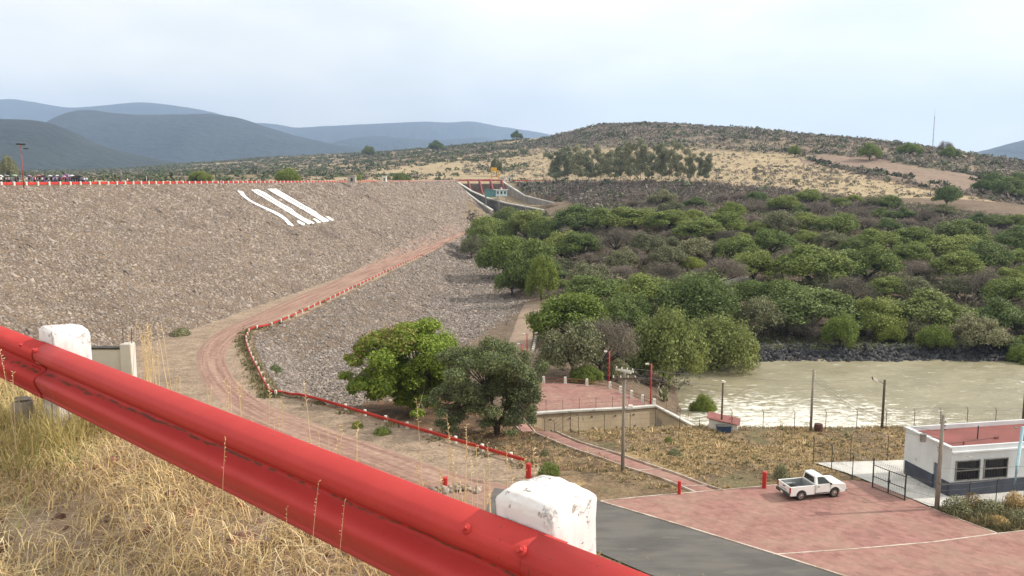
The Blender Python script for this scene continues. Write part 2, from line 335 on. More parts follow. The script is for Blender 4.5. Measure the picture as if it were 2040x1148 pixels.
paint(far & in_poly(wx, wy, TAN), (.36, .28, .175))
paint(far & in_poly(wx, wy, [(x, y) for x, y in FIELD]), (.245, .18, .138))
paint(far & (wx < 700) & (fbm(XX / 160, YY / 90, 4, 71) > .02), (.34, .265, .17))
paint((far & (wx < 1100) & (wx > 650) & (wy < 300) & (fbm(XX / 130, YY / 60, 4, 72) > .05)), (.35, .27, .175))
nearz = YY < 100
vg = fbm(XX / 5, YY / 5, 4, 61); vg2 = fbm(XX / 1.6, YY / 1.6, 4, 66)
paint(nearz, (.225, .16, .10))
paint(nearz & (vg > .06), (.31, .225, .12))
paint(nearz * sstep(.05, .2, -vg) * .75, (.145, .135, .07))
paint(nearz * sstep(.1, .25, vg2) * .6, (.10, .075, .055))
paint((Hberm(XX, YY) > ZZ - .05) & (XX < Xrail(YY) + .9) & (YY > 60), (.30, .225, .165))
paint((Hnear(XX, YY) > ZZ - .05), (.34, .26, .15))
under_trees = (np.hypot(XX + 12, YY - 103) < 9) | (np.hypot(XX + 1, YY - 92) < 7)
paint(under_trees, (.17, .10, .06))  # darker brown earth under the two big trees
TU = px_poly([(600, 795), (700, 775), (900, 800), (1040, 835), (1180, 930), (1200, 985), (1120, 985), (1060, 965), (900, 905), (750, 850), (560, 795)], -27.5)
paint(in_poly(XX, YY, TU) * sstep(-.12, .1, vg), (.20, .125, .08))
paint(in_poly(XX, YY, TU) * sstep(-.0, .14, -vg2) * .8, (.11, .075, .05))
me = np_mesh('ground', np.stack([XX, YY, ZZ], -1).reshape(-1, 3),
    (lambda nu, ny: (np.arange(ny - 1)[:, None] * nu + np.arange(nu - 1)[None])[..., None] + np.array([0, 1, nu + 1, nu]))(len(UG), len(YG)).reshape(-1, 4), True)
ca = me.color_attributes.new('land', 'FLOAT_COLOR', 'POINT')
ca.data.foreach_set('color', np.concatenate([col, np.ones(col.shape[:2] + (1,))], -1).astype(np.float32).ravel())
def ground_mat():
    m = bpy.data.materials.new('soil_and_dry_grass'); t, N, L, P = sh(m); P.inputs['Roughness'].default_value = .95; P.inputs['Specular IOR Level'].default_value = .1
    a = N.new('ShaderNodeVertexColor'); a.layer_name = 'land'; g = N.new('ShaderNodeNewGeometry')
    vals = []
    for sc, lo, hi in ((2.6, .62, 1.38), (.45, .7, 1.3), (.05, .8, 1.2)):
        n = N.new('ShaderNodeTexNoise'); n.inputs['Scale'].default_value = sc; n.inputs['Detail'].default_value = 6; n.inputs['Roughness'].default_value = .68
        r = N.new('ShaderNodeMapRange'); r.inputs[1].default_value = .3; r.inputs[2].default_value = .7; r.inputs[3].default_value = lo; r.inputs[4].default_value = hi
        L.new(g.outputs['Position'], n.inputs[0]); L.new(n.outputs[0], r.inputs[0]); vals.append((n, r))
    q = N.new('ShaderNodeMath'); q.operation = 'MULTIPLY'; L.new(vals[0][1].outputs[0], q.inputs[0]); L.new(vals[1][1].outputs[0], q.inputs[1])
    q2 = N.new('ShaderNodeMath'); q2.operation = 'MULTIPLY'; L.new(q.outputs[0], q2.inputs[0]); L.new(vals[2][1].outputs[0], q2.inputs[1])
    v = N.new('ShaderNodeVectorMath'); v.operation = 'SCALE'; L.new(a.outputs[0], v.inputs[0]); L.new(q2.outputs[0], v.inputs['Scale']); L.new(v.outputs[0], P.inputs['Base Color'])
    b = N.new('ShaderNodeBump'); b.inputs['Strength'].default_value = .8; b.inputs['Distance'].default_value = .25; L.new(vals[0][0].outputs[0], b.inputs['Height']); L.new(b.outputs[0], P.inputs['Normal'])
    return m
M['ground'] = ground_mat()
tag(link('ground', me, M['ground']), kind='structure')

# foreground shoulder the camera stands on
xs = np.linspace(-12, 12, 241); ys = np.linspace(-7, 8, 151); X0, Y0 = np.meshgrid(xs, ys)
Z0 = Hnear(X0, Y0) + .10 * fbm(X0 / .8, Y0 / .8, 4, 5) * sstep(8, 7, Y0) + .03 * fbm(X0 / .15, Y0 / .15, 2, 6) * sstep(8, 7, Y0)
def near_z(x, y): return float(Hnear(x, y) + .10 * fbm(np.float64(x) / .8, np.float64(y) / .8, 4, 5))
me = np_mesh('shoulder', np.stack([X0, Y0, Z0], -1).reshape(-1, 3),
    (lambda nu, ny: (np.arange(ny - 1)[:, None] * nu + np.arange(nu - 1)[None])[..., None] + np.array([0, 1, nu + 1, nu]))(241, 151).reshape(-1, 4), True)
M['shoulder'] = pm('shoulder_soil', (.36, .265, .185), (.22, .15, .115), 3, .95, bump=.8, bscale=40, bdist=.02, spots=(22, .62, (.38, .32, .26)), spec=.1)
tag(link('road_shoulder', me, M['shoulder']), kind='structure')

# ------------------------------------------------------------ draped sheets
def drape(name, poly, m, off=.05, step=1.5, kind='structure', uvdir=None):
    """poly in world XY"""
    b = bmesh.new(); f = b.faces.new([b.verts.new((x, y, 0)) for x, y in poly])
    xs = [p[0] for p in poly]; ys = [p[1] for p in poly]
    for ax, lo, hi in ((0, min(xs), max(xs)), (1, min(ys), max(ys))):
        k = math.ceil(lo / step) * step
        while k < hi:
            co = Vector((k, 0, 0)) if ax == 0 else Vector((0, k, 0)); no = Vector((1, 0, 0)) if ax == 0 else Vector((0, 1, 0))
            bmesh.ops.bisect_plane(b, geom=b.verts[:] + b.edges[:] + b.faces[:], plane_co=co, plane_no=no, dist=1e-5); k += step
    for v in b.verts: v.co.z = float(G(v.co.x, v.co.y)) + off
    bmesh.ops.recalc_face_normals(b, faces=b.faces)
    me = bpy.data.meshes.new(name); b.to_mesh(me); b.free()
    if me.polygons and me.polygons[0].normal.z < 0: me.flip_normals()
    o = link(name, me, m, smooth=True); return tag(o, kind=kind) if kind else o
def densify(pl, n):
    """Catmull-Rom through world points"""
    P = [Vector(p) for p in pl]; P = [P[0] * 2 - P[1]] + P + [P[-1] * 2 - P[-2]]; o = []
    for i in range(1, len(P) - 2):
        for k in range(n):
            t = k / n; a, b, c, d = P[i - 1], P[i], P[i + 1], P[i + 2]
            o.append(.5 * ((2 * b) + (c - a) * t + (2 * a - 5 * b + 4 * c - d) * t * t + (-a + 3 * b - 3 * c + d) * t ** 3))
    return o + [P[-2]]
def strip(name, A, B, m, off=.05, n=10, nw=8, kind='structure'):
    A = densify(A, n); B = densify(B, n); vs = []; uv = []; s = 0
    for i, (a, b) in enumerate(zip(A, B)):
        if i: s += (A[i] - A[i - 1]).length
        for k in range(nw + 1):
            p = a.lerp(b, k / nw); vs.append((p.x, p.y, float(G(p.x, p.y)) + (off if 0 < k < nw else -.05))); uv.append((k / nw, s / 8))
    q = [(i * (nw + 1) + k, i * (nw + 1) + k + 1, (i + 1) * (nw + 1) + k + 1, (i + 1) * (nw + 1) + k) for i in range(len(A) - 1) for k in range(nw)]
    me = np_mesh(name, vs, q, True); ul = me.uv_layers.new(name='UVMap')
    li = np.zeros(len(me.loops), np.int32); me.loops.foreach_get('vertex_index', li)
    ul.data.foreach_set('uv', np.array(uv, np.float32)[li].ravel())
    if me.polygons[0].normal.z < 0: me.flip_normals()
    o = link(name, me, m); return tag(o, kind=kind) if kind else o
def road_mat():
    m = bpy.data.materials.new('red_gravel'); t, N, L, P = sh(m); P.inputs['Roughness'].default_value = .95; P.inputs['Specular IOR Level'].default_value = .1
    uv = N.new('ShaderNodeTexCoord'); mp = N.new('ShaderNodeMapping'); mp.inputs['Scale'].default_value = (7, .25, 1)
    n = N.new('ShaderNodeTexNoise'); n.inputs['Scale'].default_value = 1.6; n.inputs['Detail'].default_value = 5; n.inputs['Roughness'].default_value = .6
    L.new(uv.outputs['UV'], mp.inputs[0]); L.new(mp.outputs[0], n.inputs[0])
    r = N.new('ShaderNodeValToRGB'); e = r.color_ramp.elements; e[0].position = .36; e[1].position = .66; e[0].color = (.23, .13, .105, 1); e[1].color = (.36, .245, .19, 1)
    L.new(n.outputs[0], r.inputs[0])
    g = N.new('ShaderNodeNewGeometry'); n2 = N.new('ShaderNodeTexNoise'); n2.inputs['Scale'].default_value = 1.5; n2.inputs['Detail'].default_value = 6; L.new(g.outputs['Position'], n2.inputs[0])
    # ragged sides: the gravel thins into the tan shoulder
    s = N.new('ShaderNodeSeparateXYZ'); L.new(uv.outputs['UV'], s.inputs[0])
    f = N.new('ShaderNodeMath'); f.operation = 'PINGPONG'; f.inputs[1].default_value = .5; L.new(s.outputs[0], f.inputs[0])
    a = N.new('ShaderNodeMath'); a.operation = 'MULTIPLY_ADD'; a.inputs[1].default_value = .34; L.new(n2.outputs[0], a.inputs[0]); L.new(f.outputs[0], a.inputs[2])
    r2 = N.new('ShaderNodeValToRGB'); r2.color_ramp.elements[0].position = .19; r2.color_ramp.elements[1].position = .30; L.new(a.outputs[0], r2.inputs[0])
    x = N.new('ShaderNodeMix'); x.data_type = 'RGBA'; x.inputs['A'].default_value = (.30, .225, .165, 1); L.new(r2.outputs[0], x.inputs['Factor']); L.new(r.outputs[0], x.inputs['B'])
    h = N.new('ShaderNodeHueSaturation'); mr = N.new('ShaderNodeMapRange'); mr.inputs[1].default_value = .3; mr.inputs[2].default_value = .7; mr.inputs[3].default_value = .8; mr.inputs[4].default_value = 1.2
    L.new(n2.outputs[0], mr.inputs[0]); L.new(mr.outputs[0], h.inputs['Value']); L.new(x.outputs['Result'], h.inputs['Color']); L.new(h.outputs[0], P.inputs['Base Color'])
    return m
M['road'] = road_mat()
ROADPX = [((905, 458), (930, 464), -29), ((800, 500), (850, 505), -28.8), ((690, 548), (765, 546), -28.4), ((600, 585), (665, 588), -28.2), ((500, 628), (575, 627), -28), ((425, 665), (505, 658), -28), ((392, 700), (466, 690), -28), ((388, 735), (454, 718), -27.9),
          ((402, 772), (468, 752), -27.6), ((432, 808), (504, 785), -27.4), ((490, 852), (562, 818), -27.1), ((590, 900), (655, 856), -26.8), ((700, 945), (765, 896), -26.5), ((830, 1000), (890, 940), -26.1), ((960, 1045), (1020, 972), -25.8)]
strip('dirt_road', [(*px_poly([a], z)[0], 0) for a, b, z in ROADPX], [(*px_poly([b], z)[0], 0) for a, b, z in ROADPX], M['road'], .06)
SERV = [((1000, 702), (1058, 700), -28.2), ((1012, 680), (1062, 672), -29.8), ((1022, 655), (1068, 652), -31.3), ((1033, 625), (1078, 622), -34.6), ((1045, 605), (1100, 607), -36), ((1080, 597), (1140, 600), -36), ((1130, 590), (1165, 596), -35)]
sp_ = [(hit(*a), hit(*b)) for a, b, z in SERV]
strip('service_road', [(p.x, p.y, 0) for p, _ in sp_], [(p.x, p.y, 0) for _, p in sp_], pm('pale_track', (.34, .25, .18), (.25, .18, .13), .8, .95), .12)
for PX_ in ([((1412, 560), (1412, 574)), ((1450, 556), (1450, 570)), ((1500, 552), (1500, 562))], [((1572, 494), (1566, 503)), ((1610, 499), (1606, 510)), ((1650, 506), (1646, 515))], [((1100, 592), (1110, 606)), ((1160, 588), (1165, 602)), ((1225, 592), (1225, 602))]):
    q_ = [(hit(*a), hit(*b)) for a, b in PX_]; strip('valley_road', [(p.x, p.y, 0) for p, _ in q_], [(p.x, p.y, 0) for _, p in q_], pm('pale_road', (.46, .42, .36), (.36, .32, .27), .8, .95), .5)
M['asphalt'] = pm('asphalt', (.135, .125, .115), (.09, .085, .08), .35, .9, spots=(.8, .58, (.135, .122, .108)), bump=.3, bscale=8, bdist=.02, coords='World', stretch=(.5, 1.6, 1))
ASPH = px_poly([(985, 968), (1180, 1000), (1196, 1003), (1545, 1109), (1700, 1160), (2000, 1262), (1600, 1262), (1290, 1150), (1190, 1106), (1080, 1070), (960, 1045)], -25.15)
drape('asphalt_road', ASPH, M['asphalt'], .09)
def paver_mat():
    m = bpy.data.materials.new('red_pavers'); t, N, L, P = sh(m); P.inputs['Roughness'].default_value = .9; P.inputs['Specular IOR Level'].default_value = .15
    g = N.new('ShaderNodeNewGeometry'); mp = N.new('ShaderNodeMapping'); mp.inputs['Rotation'].default_value = (0, 0, R(38)); L.new(g.outputs['Position'], mp.inputs[0])
    br = N.new('ShaderNodeTexBrick'); br.inputs['Scale'].default_value = 1; br.inputs['Mortar Size'].default_value = .016; br.inputs['Brick Width'].default_value = .62; br.inputs['Row Height'].default_value = .31; br.inputs['Mortar Smooth'].default_value = .3; br.inputs['Bias'].default_value = -.1
    br.inputs['Color1'].default_value = (.325, .165, .145, 1); br.inputs['Color2'].default_value = (.235, .118, .103, 1); br.inputs['Mortar'].default_value = (.24, .165, .13, 1)
    L.new(mp.outputs[0], br.inputs[0])
    n = N.new('ShaderNodeTexNoise'); n.inputs['Scale'].default_value = .28; n.inputs['Detail'].default_value = 8; n.inputs['Roughness'].default_value = .68; L.new(g.outputs['Position'], n.inputs[0])
    r = N.new('ShaderNodeValToRGB'); r.color_ramp.elements[0].position = .42; r.color_ramp.elements[1].position = .78; r.color_ramp.elements[1].color = (.85,) * 3 + (1,); L.new(n.outputs[0], r.inputs[0])
    x = N.new('ShaderNodeMix'); x.data_type = 'RGBA'; x.inputs['B'].default_value = (.34, .235, .18, 1); L.new(r.outputs[0], x.inputs['Factor']); L.new(br.outputs[0], x.inputs['A'])
    n2 = N.new('ShaderNodeTexNoise'); n2.inputs['Scale'].default_value = 1.7; n2.inputs['Detail'].default_value = 5; L.new(g.outputs['Position'], n2.inputs[0])
    mr = N.new('ShaderNodeMapRange'); mr.inputs[1].default_value = .3; mr.inputs[2].default_value = .7; mr.inputs[3].default_value = .9; mr.inputs[4].default_value = 1.12; L.new(n2.outputs[0], mr.inputs[0])
    h = N.new('ShaderNodeHueSaturation'); L.new(mr.outputs[0], h.inputs['Value']); L.new(x.outputs['Result'], h.inputs['Color']); L.new(h.outputs[0], P.inputs['Base Color'])
    return m
M['paver'] = paver_mat()
PARK = px_poly([(1198, 1000), (1300, 990), (1430, 979), (1560, 967), (1700, 958), (1738, 964), (1800, 990), (1850, 1012), (1918, 1038), (1988, 1064), (2100, 1050), (2300, 1040), (2500, 1262), (2060, 1262), (1705, 1158), (1547, 1106)], -25)
drape('parking_lot', PARK, M['paver'], .07)
M['kerb'] = pm('kerb_paint', (.56, .48, .42), (.33, .24, .19), .9, .9)
def kerb(pts, w=.14, h=.12, name='kerb'):
    b = MB()
    P = [Vector((x, y, 0)) for x, y in pts]; Q = []
    for a, c in zip(P[:-1], P[1:]):
        n = max(1, int((c - a).length / 1.5))
        for k in range(n): Q.append(a.lerp(c, k / n))
    Q.append(P[-1])
    vs = []
    for i, p in enumerate(Q):
        t = (Q[min(i + 1, len(Q) - 1)] - Q[max(i - 1, 0)]).normalized(); s = Vector((-t.y, t.x, 0)) * w / 2; z = float(G(p.x, p.y))
        for q, dz in ((p - s, -.1), (p - s, h), (p + s, h), (p + s, -.1)): vs.append((q.x, q.y, z + dz))
    fs = [(i * 4 + k, i * 4 + (k + 1) % 4, i * 4 + 4 + (k + 1) % 4, i * 4 + 4 + k) for i in range(len(Q) - 1) for k in range(4)] + [(0, 1, 2, 3), tuple(len(Q) * 4 - 4 + k for k in range(4))]
    b.add(vs, fs); return tag(b.build(name, M['kerb']), kind='structure')
kerb(px_poly([(1196, 1001), (1370, 1053), (1545, 1107), (1705, 1158)], -25), .16, .14)
kerb(px_poly([(1540, 1107), (1700, 1096), (1860, 1082), (1988, 1065), (2120, 1051)], -25), .12, .10)
kerb(px_poly([(1198, 1000), (1300, 990), (1430, 979), (1552, 968)], -25), .12, .12)
kerb(px_poly([(1850, 1013), (1918, 1039), (1988, 1065)], -25), .12, .1)
# footpath
UPE = [(1042, 834), (1110, 862), (1208, 898), (1290, 926), (1385, 960), (1440, 979)]; LOE = [(1015, 838), (1060, 862), (1155, 900), (1240, 930), (1331, 960), (1385, 983)]
A_ = [hit(*p) for p in UPE]; B_ = [hit(*p) for p in LOE]
strip('footpath', [(p.x, p.y, 0) for p in A_], [(p.x, p.y, 0) for p in B_], M['paver'], .08, 10, 4)
kerb([(p.x, p.y) for p in densify([(q.x, q.y, 0) for q in A_], 6)], .12, .16)
kerb([(p.x, p.y) for p in densify([(q.x, q.y, 0) for q in B_], 6)], .12, .16)
for f in (.17, .42, .67, .9):
    k = f * (len(A_) - 1); i = int(k); t = k - i; a = A_[i].lerp(A_[i + 1], t); b_ = B_[i].lerp(B_[i + 1], t)
    kerb([(a.x, a.y), (b_.x, b_.y)], .1, .13)
# compound slab
PAD = px_poly([(1622, 918), (1800, 911), (2300, 893), (2300, 985), (2060, 1003), (1905, 1013), (1853, 1011), (1740, 965)], -25)
drape('concrete_yard', PAD, M['pale_concrete'], .10)

# ------------------------------------------------------------ river
def water_mat():
    m = bpy.data.materials.new('muddy_water'); t, N, L, P = sh(m); P.inputs['Roughness'].default_value = .4; P.inputs['Specular IOR Level'].default_value = .5
    g = N.new('ShaderNodeNewGeometry'); mp = N.new('ShaderNodeMapping'); mp.inputs['Scale'].default_value = (.42, 1.2, 1); L.new(g.outputs['Position'], mp.inputs[0])
    n = N.new('ShaderNodeTexNoise'); n.inputs['Scale'].default_value = 1.25; n.inputs['Detail'].default_value = 8; n.inputs['Roughness'].default_value = .7; n.inputs['Distortion'].default_value = .7; L.new(mp.outputs[0], n.inputs[0])
    # white water where the outlet boils up
    v = N.new('ShaderNodeVectorMath'); v.operation = 'DISTANCE'; v.inputs[1].default_value = (40, 116, -34)
    m2 = N.new('ShaderNodeMapping'); m2.inputs['Scale'].default_value = (1, 1.25, 1); m2.inputs['Location'].default_value = (0, -24, 0); L.new(g.outputs['Position'], m2.inputs[0]); L.new(m2.outputs[0], v.inputs[0])
    d = N.new('ShaderNodeMapRange'); d.inputs[1].default_value = 5; d.inputs[2].default_value = 30; d.inputs[3].default_value = .21; d.inputs[4].default_value = -.005; L.new(v.outputs['Value'], d.inputs[0])
    a = N.new('ShaderNodeMath'); a.operation = 'ADD'; L.new(n.outputs[0], a.inputs[0]); L.new(d.outputs[0], a.inputs[1])
    r = N.new('ShaderNodeValToRGB'); r.color_ramp.elements[0].position = .595; r.color_ramp.elements[1].position = .70; L.new(a.outputs[0], r.inputs[0])
    n3 = N.new('ShaderNodeTexNoise'); n3.inputs['Scale'].default_value = .12; L.new(g.outputs['Position'], n3.inputs[0])
    r3 = N.new('ShaderNodeValToRGB'); r3.color_ramp.elements[0].position = .3; r3.color_ramp.elements[1].position = .7; r3.color_ramp.elements[0].color = (.225, .195, .115, 1); r3.color_ramp.elements[1].color = (.30, .262, .165, 1); L.new(n3.outputs[0], r3.inputs[0])
    x = N.new('ShaderNodeMix'); x.data_type = 'RGBA'; x.inputs['B'].default_value = (.76, .73, .65, 1); L.new(r.outputs[0], x.inputs['Factor']); L.new(r3.outputs[0], x.inputs['A']); L.new(x.outputs['Result'], P.inputs['Base Color'])
    b = N.new('ShaderNodeBump'); b.inputs['Strength'].default_value = .7; b.inputs['Distance'].default_value = .5; L.new(n.outputs[0], b.inputs['Height']); L.new(b.outputs[0], P.inputs['Normal'])
    mr = N.new('ShaderNodeMapRange'); mr.inputs[3].default_value = .4; mr.inputs[4].default_value = .85; L.new(r.outputs[0], mr.inputs[0]); L.new(mr.outputs[0], P.inputs['Roughness'])
    return m
xs = np.linspace(12, 262, 760); ys = np.linspace(88, 166, 300); XW, YW = np.meshgrid(xs, ys)
boil = np.clip(1 - np.hypot((XW - 40), (YW - 112) * 1.25) / 26, 0, 1)
ZW = -34 + (.45 + .9 * boil) * fbm(XW / 3.2, YW / 1.6, 4, 80) + .25 * fbm(XW / 9, YW / 5, 2, 84)
me = np_mesh('river', np.stack([XW, YW, ZW], -1).reshape(-1, 3), ((np.arange(299)[:, None] * 760 + np.arange(759)[None])[..., None] + np.array([0, 1, 761, 760])).reshape(-1, 4), True)
tag(link('river_water', me, water_mat()), kind='structure')

# ------------------------------------------------------------ rocks
CUBE = np.array([(-1, -1, -1), (1, -1, -1), (1, 1, -1), (-1, 1, -1), (-1, -1, 1), (1, -1, 1), (1, 1, 1), (-1, 1, 1)], float) * .5
CQ = np.array([(3, 2, 1, 0), (4, 5, 6, 7), (0, 1, 5, 4), (1, 2, 6, 5), (2, 3, 7, 6), (3, 0, 4, 7)])
def rand_rot(n, tilt=.5):
    a = rng.uniform(0, 2 * np.pi, n); b = rng.normal(0, tilt, n); c = rng.normal(0, tilt, n)
    ca, sa, cb, sb, cc, sc = np.cos(a), np.sin(a), np.cos(b), np.sin(b), np.cos(c), np.sin(c); o = np.zeros(n); l = np.ones(n)
    Rz = np.stack([np.stack([ca, -sa, o], -1), np.stack([sa, ca, o], -1), np.stack([o, o, l], -1)], -2)
    Ry = np.stack([np.stack([cb, o, sb], -1), np.stack([o, l, o], -1), np.stack([-sb, o, cb], -1)], -2)
    Rx = np.stack([np.stack([l, o, o], -1), np.stack([o, cc, -sc], -1), np.stack([o, sc, cc], -1)], -2)
    return Rz @ Ry @ Rx
def rocks(name, P, S, mat, flat=.42, tilt=.33, base=None, jitter=.28):
    n = len(P); V = np.repeat(CUBE[None], n, 0); V = V * rng.uniform(.6, 1.25, (n, 1, 3)) * np.array([1, .75, flat]) + rng.normal(0, jitter / 2.2, (n, 8, 3)) * np.array([1, 1, .6])
    V[:, 4:, :2] *= rng.uniform(.55, .95, (n, 1, 1))
    V = V * S[:, None, None]; V = np.einsum('nij,nkj->nki', rand_rot(n, tilt), V)
    if base is not None: V = V @ base.T
    V = V + P[:, None, :]
    q = (np.arange(n)[:, None, None] * 8 + CQ[None]).reshape(-1, 4)
    return link(name, np_mesh(name, V.reshape(-1, 3), q), mat)
def face_rocks():
    P = []; S = []
    for (y0, y1, s) in ((95, 150, .34), (150, 220, .39), (220, 320, .5), (320, 480, .7), (480, 760, 1.05)):
        n = int((y1 - y0) * 60 / (s * s) * .95); Y = rng.uniform(y0, y1, n); d = rng.uniform(.3, 57, n); X = Xcrest(Y) + d
        z = -1.3 - .485 * d; keep = (G(X, Y) < z + .25) & (z > -28.6) & ~in_poly(X, Y, [(-53, 760), (-20, 660), (24, 560), (60, 560), (60, 770)])
        X, Y, z = X[keep], Y[keep], z[keep]
        P.append(np.stack([X, Y, z - .06 * s], -1)); S.append(s * np.exp(rng.normal(-.05, .38, len(X))))
    return np.concatenate(P), np.concatenate(S)
P_, S_ = face_rocks(); a = -math.atan(.485)
tiltM = np.array(Matrix.Rotation(-a, 3, 'Y'))
k = rng.random(len(S_)) < .004; S_[k] *= 2.4; S_ = np.minimum(S_, 2.0)
o = rocks('stone_facing', P_, S_, M['stone'], base=tiltM); tag(o, 'tan broken stones facing the long upper slope of the dam', 'stones', kind='stuff')
def low_rocks():
    P = []; S = []
    for (y0, y1, s) in ((100, 150, .33), (150, 220, .38), (220, 320, .5), (320, 470, .7)):
        n = int((y1 - y0) * 55 / (s * s) * .95); Y = rng.uniform(y0, y1, n); d = rng.uniform(1.5, 56, n); X = Xrail(Y) + d
        z = G(X, Y); hb = Hberm(X, Y); lim = np.interp(Y, [95, 103, 112, 130, 165, 210, 260, 320, 400, 470], [2, 8, 15, 24, 36, 42, 42, 33, 14, 5]); keep = (d < lim + 2 * rng.normal(size=n))
        X, Y, z = X[keep], Y[keep], z[keep]; P.append(np.stack([X, Y, z + .02], -1)); S.append(s * np.exp(rng.normal(-.05, .38, len(X))))
    return np.concatenate(P), np.concatenate(S)
P_, S_ = low_rocks()
o = rocks('stone_facing', P_, S_, pm('grey_stone', (.285, .24, .21), (.20, .17, .15), .3, .9, isl=.36, bump=.4, bscale=6)); tag(o, 'grey brown rubble covering the lower slope beneath the curving dirt road', 'stones', kind='stuff')
# basalt boulders on the far bank
n = 8500; X = rng.uniform(38, 250, n); Y = 153.2 + rng.beta(1.5, 2.4, n) * 10.5 + 1.2 * fbm(X / 14, X * 0, 3, 5); z = np.maximum(G(X, Y), -34.3)
o = rocks('river_boulders', np.stack([X, Y, z + .15], -1), np.exp(rng.normal(-.35, .3, n)), M['basalt'], flat=.8, tilt=1); tag(o, 'black basalt boulders lining the far bank of the river', 'boulders', kind='stuff')
# painted strokes on the dam face
def on_face(px, py, lift):
    r = ray(px, py)   # z = -1.3 - .485 (X - Xc(Y))
    t = (-1.3 - .485 * 132.1) / (r.z + .485 * (r.x - .1085 * r.y)); return r * t + Vector((.436, 0, .9)) * lift
STK = [[(250, 168), (345, 195), (385, 262), (480, 335), (640, 412), (830, 492), (940, 548), (1010, 600), (1130, 715), (1120, 726), (1040, 700), (980, 625), (900, 570), (740, 485), (540, 392), (400, 310), (320, 250)],
 [(468, 155), (500, 158), (600, 212), (640, 240), (1060, 478), (1170, 545), (1400, 680), (1370, 698), (1240, 625), (1060, 515), (850, 390), (620, 255), (520, 200)],
 [(510, 150), (590, 158), (700, 210), (830, 300), (1000, 400), (1100, 455), (1165, 515), (1290, 592), (1460, 675), (1430, 688), (1180, 537), (1070, 468), (645, 226), (600, 195)],
 [(725, 145), (795, 140), (1000, 270), (1300, 448), (1400, 505), (1640, 650), (1600, 665), (1520, 610), (1290, 475), (1000, 310), (800, 195)],
 [(815, 140), (860, 142), (1000, 225), (1300, 400), (1480, 500), (1540, 555), (1690, 640), (1660, 655), (1500, 570), (1410, 497), (1310, 435), (1000, 255)],
 [(1180, 645), (1215, 640), (1305, 690), (1300, 705), (1275, 715), (1190, 665)], [(1430, 612), (1460, 605), (1555, 660), (1540, 675), (1500, 665)], [(1635, 580), (1680, 575), (1755, 625), (1740, 640), (1700, 625)]]
c = on_face(560, 415, .3)
tl = thing('painted_letters', c, 'tall white painted strokes laid down the stone face of the dam', 'painted sign')
for st in STK:
    b = MB(); n = len(st); top = [on_face(440 + x / 7.846, 360 + y / 7.846, .40) - c for x, y in st]; bot = [p - Vector((.436, 0, .9)) * .18 for p in top]
    b.add(top + bot, [tuple(range(n)), tuple(range(2 * n - 1, n - 1, -1))] + [(i, (i + 1) % n, n + (i + 1) % n, n + i) for i in range(n)])
    b.build('stroke', M['whitestone'], tl)
# ------------------------------------------------------------ spillway at the far end of the dam
SPO = Vector((-30, 757, -1.3))
spw = thing('spillway', SPO, 'grey concrete spillway chute with red gate piers at the far end of the dam', 'spillway')
def local(mb_pts, o): return [Vector(p) - o for p in mb_pts]
nseg = 14
def chute_side(p0, p1, top, bot, thick, name, mat):
    b = MB(); vs = []; p0, p1 = Vector((*p0, 0)), Vector((*p1, 0)); t = (p1 - p0).normalized(); s = Vector((-t.y, t.x, 0)) * thick / 2
    for i in range(nseg + 1):
        f = i / nseg; p = p0.lerp(p1, f); zt, zb = np.interp(f, *top), np.interp(f, *bot)
        for q, z in ((p - s, zb), (p - s, zt), (p + s, zt), (p + s, zb)): vs.append(Vector((q.x, q.y, z)) - SPO)
    fs = [(i * 4 + k, i * 4 + (k + 1) % 4, i * 4 + 4 + (k + 1) % 4, i * 4 + 4 + k) for i in range(nseg) for k in range(4)] + [(3, 2, 1, 0), tuple(nseg * 4 + k for k in range(4))]
    return b.add(vs, fs).build(name, mat, spw)
RW = [at_y(1000, 362, 757), at_y(1046, 391, 690), at_y(1090, 402, 640), at_y(1142, 415, 590)]
LW = [at_y(908, 362, 757), at_y(940, 382, 690), at_y(972, 396, 640), at_y(1010, 406, 605), at_y(1090, 421, 560)]
def wallpts(P, drop, name, mat, thick=1.2, top=True):
    vs = []; b = MB()
    for i, p in enumerate(P):
        t = (P[min(i + 1, len(P) - 1)] - P[max(i - 1, 0)]); t.z = 0; t.normalize(); s = Vector((-t.y, t.x, 0)) * thick / 2; d = drop[i]
        for q, z in ((p - s, p.z - d), (p - s, p.z), (p + s, p.z), (p + s, p.z - d)): vs.append(Vector((q.x, q.y, z)) - SPO)
    n = len(P); fs = [(i * 4 + k, i * 4 + (k + 1) % 4, i * 4 + 4 + (k + 1) % 4, i * 4 + 4 + k) for i in range(n - 1) for k in range(4)] + [(3, 2, 1, 0), tuple(n * 4 - 4 + k for k in range(4))]
    b.add(vs, fs).build(name, mat, spw)
    c = MB(); vs = []
    for i, p in enumerate(P):
        t = (P[min(i + 1, n - 1)] - P[max(i - 1, 0)]); t.z = 0; t.normalize(); s = Vector((-t.y, t.x, 0)) * (thick / 2 + .25)
        for q, z in ((p - s, .003), (p - s, .75), (p + s, .75), (p + s, .003)): vs.append(Vector((q.x, q.y, p.z + z)) - SPO)
    c.add(vs, fs).build('coping', M['pale_concrete'], spw)
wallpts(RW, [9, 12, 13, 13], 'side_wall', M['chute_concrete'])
wallpts(LW, [3, 8.5, 11, 12, 14], 'side_wall', M['shaded_concrete'])  # this wall's shade is put into a darker copy of the concrete
b = MB(); vs = []
for a_, c_, dz in ((LW[0], RW[0], -8), (LW[1], RW[1], -12), (LW[2], RW[2], -13.5), (LW[4], RW[3], -14)):
    for q in (a_, c_): vs.append(Vector((q.x, q.y, min(a_.z, c_.z) + dz)) - SPO)
b.add(vs, [(0, 1, 3, 2), (2, 3, 5, 4), (4, 5, 7, 6)]).build('chute_floor', M['chute_concrete'], spw)
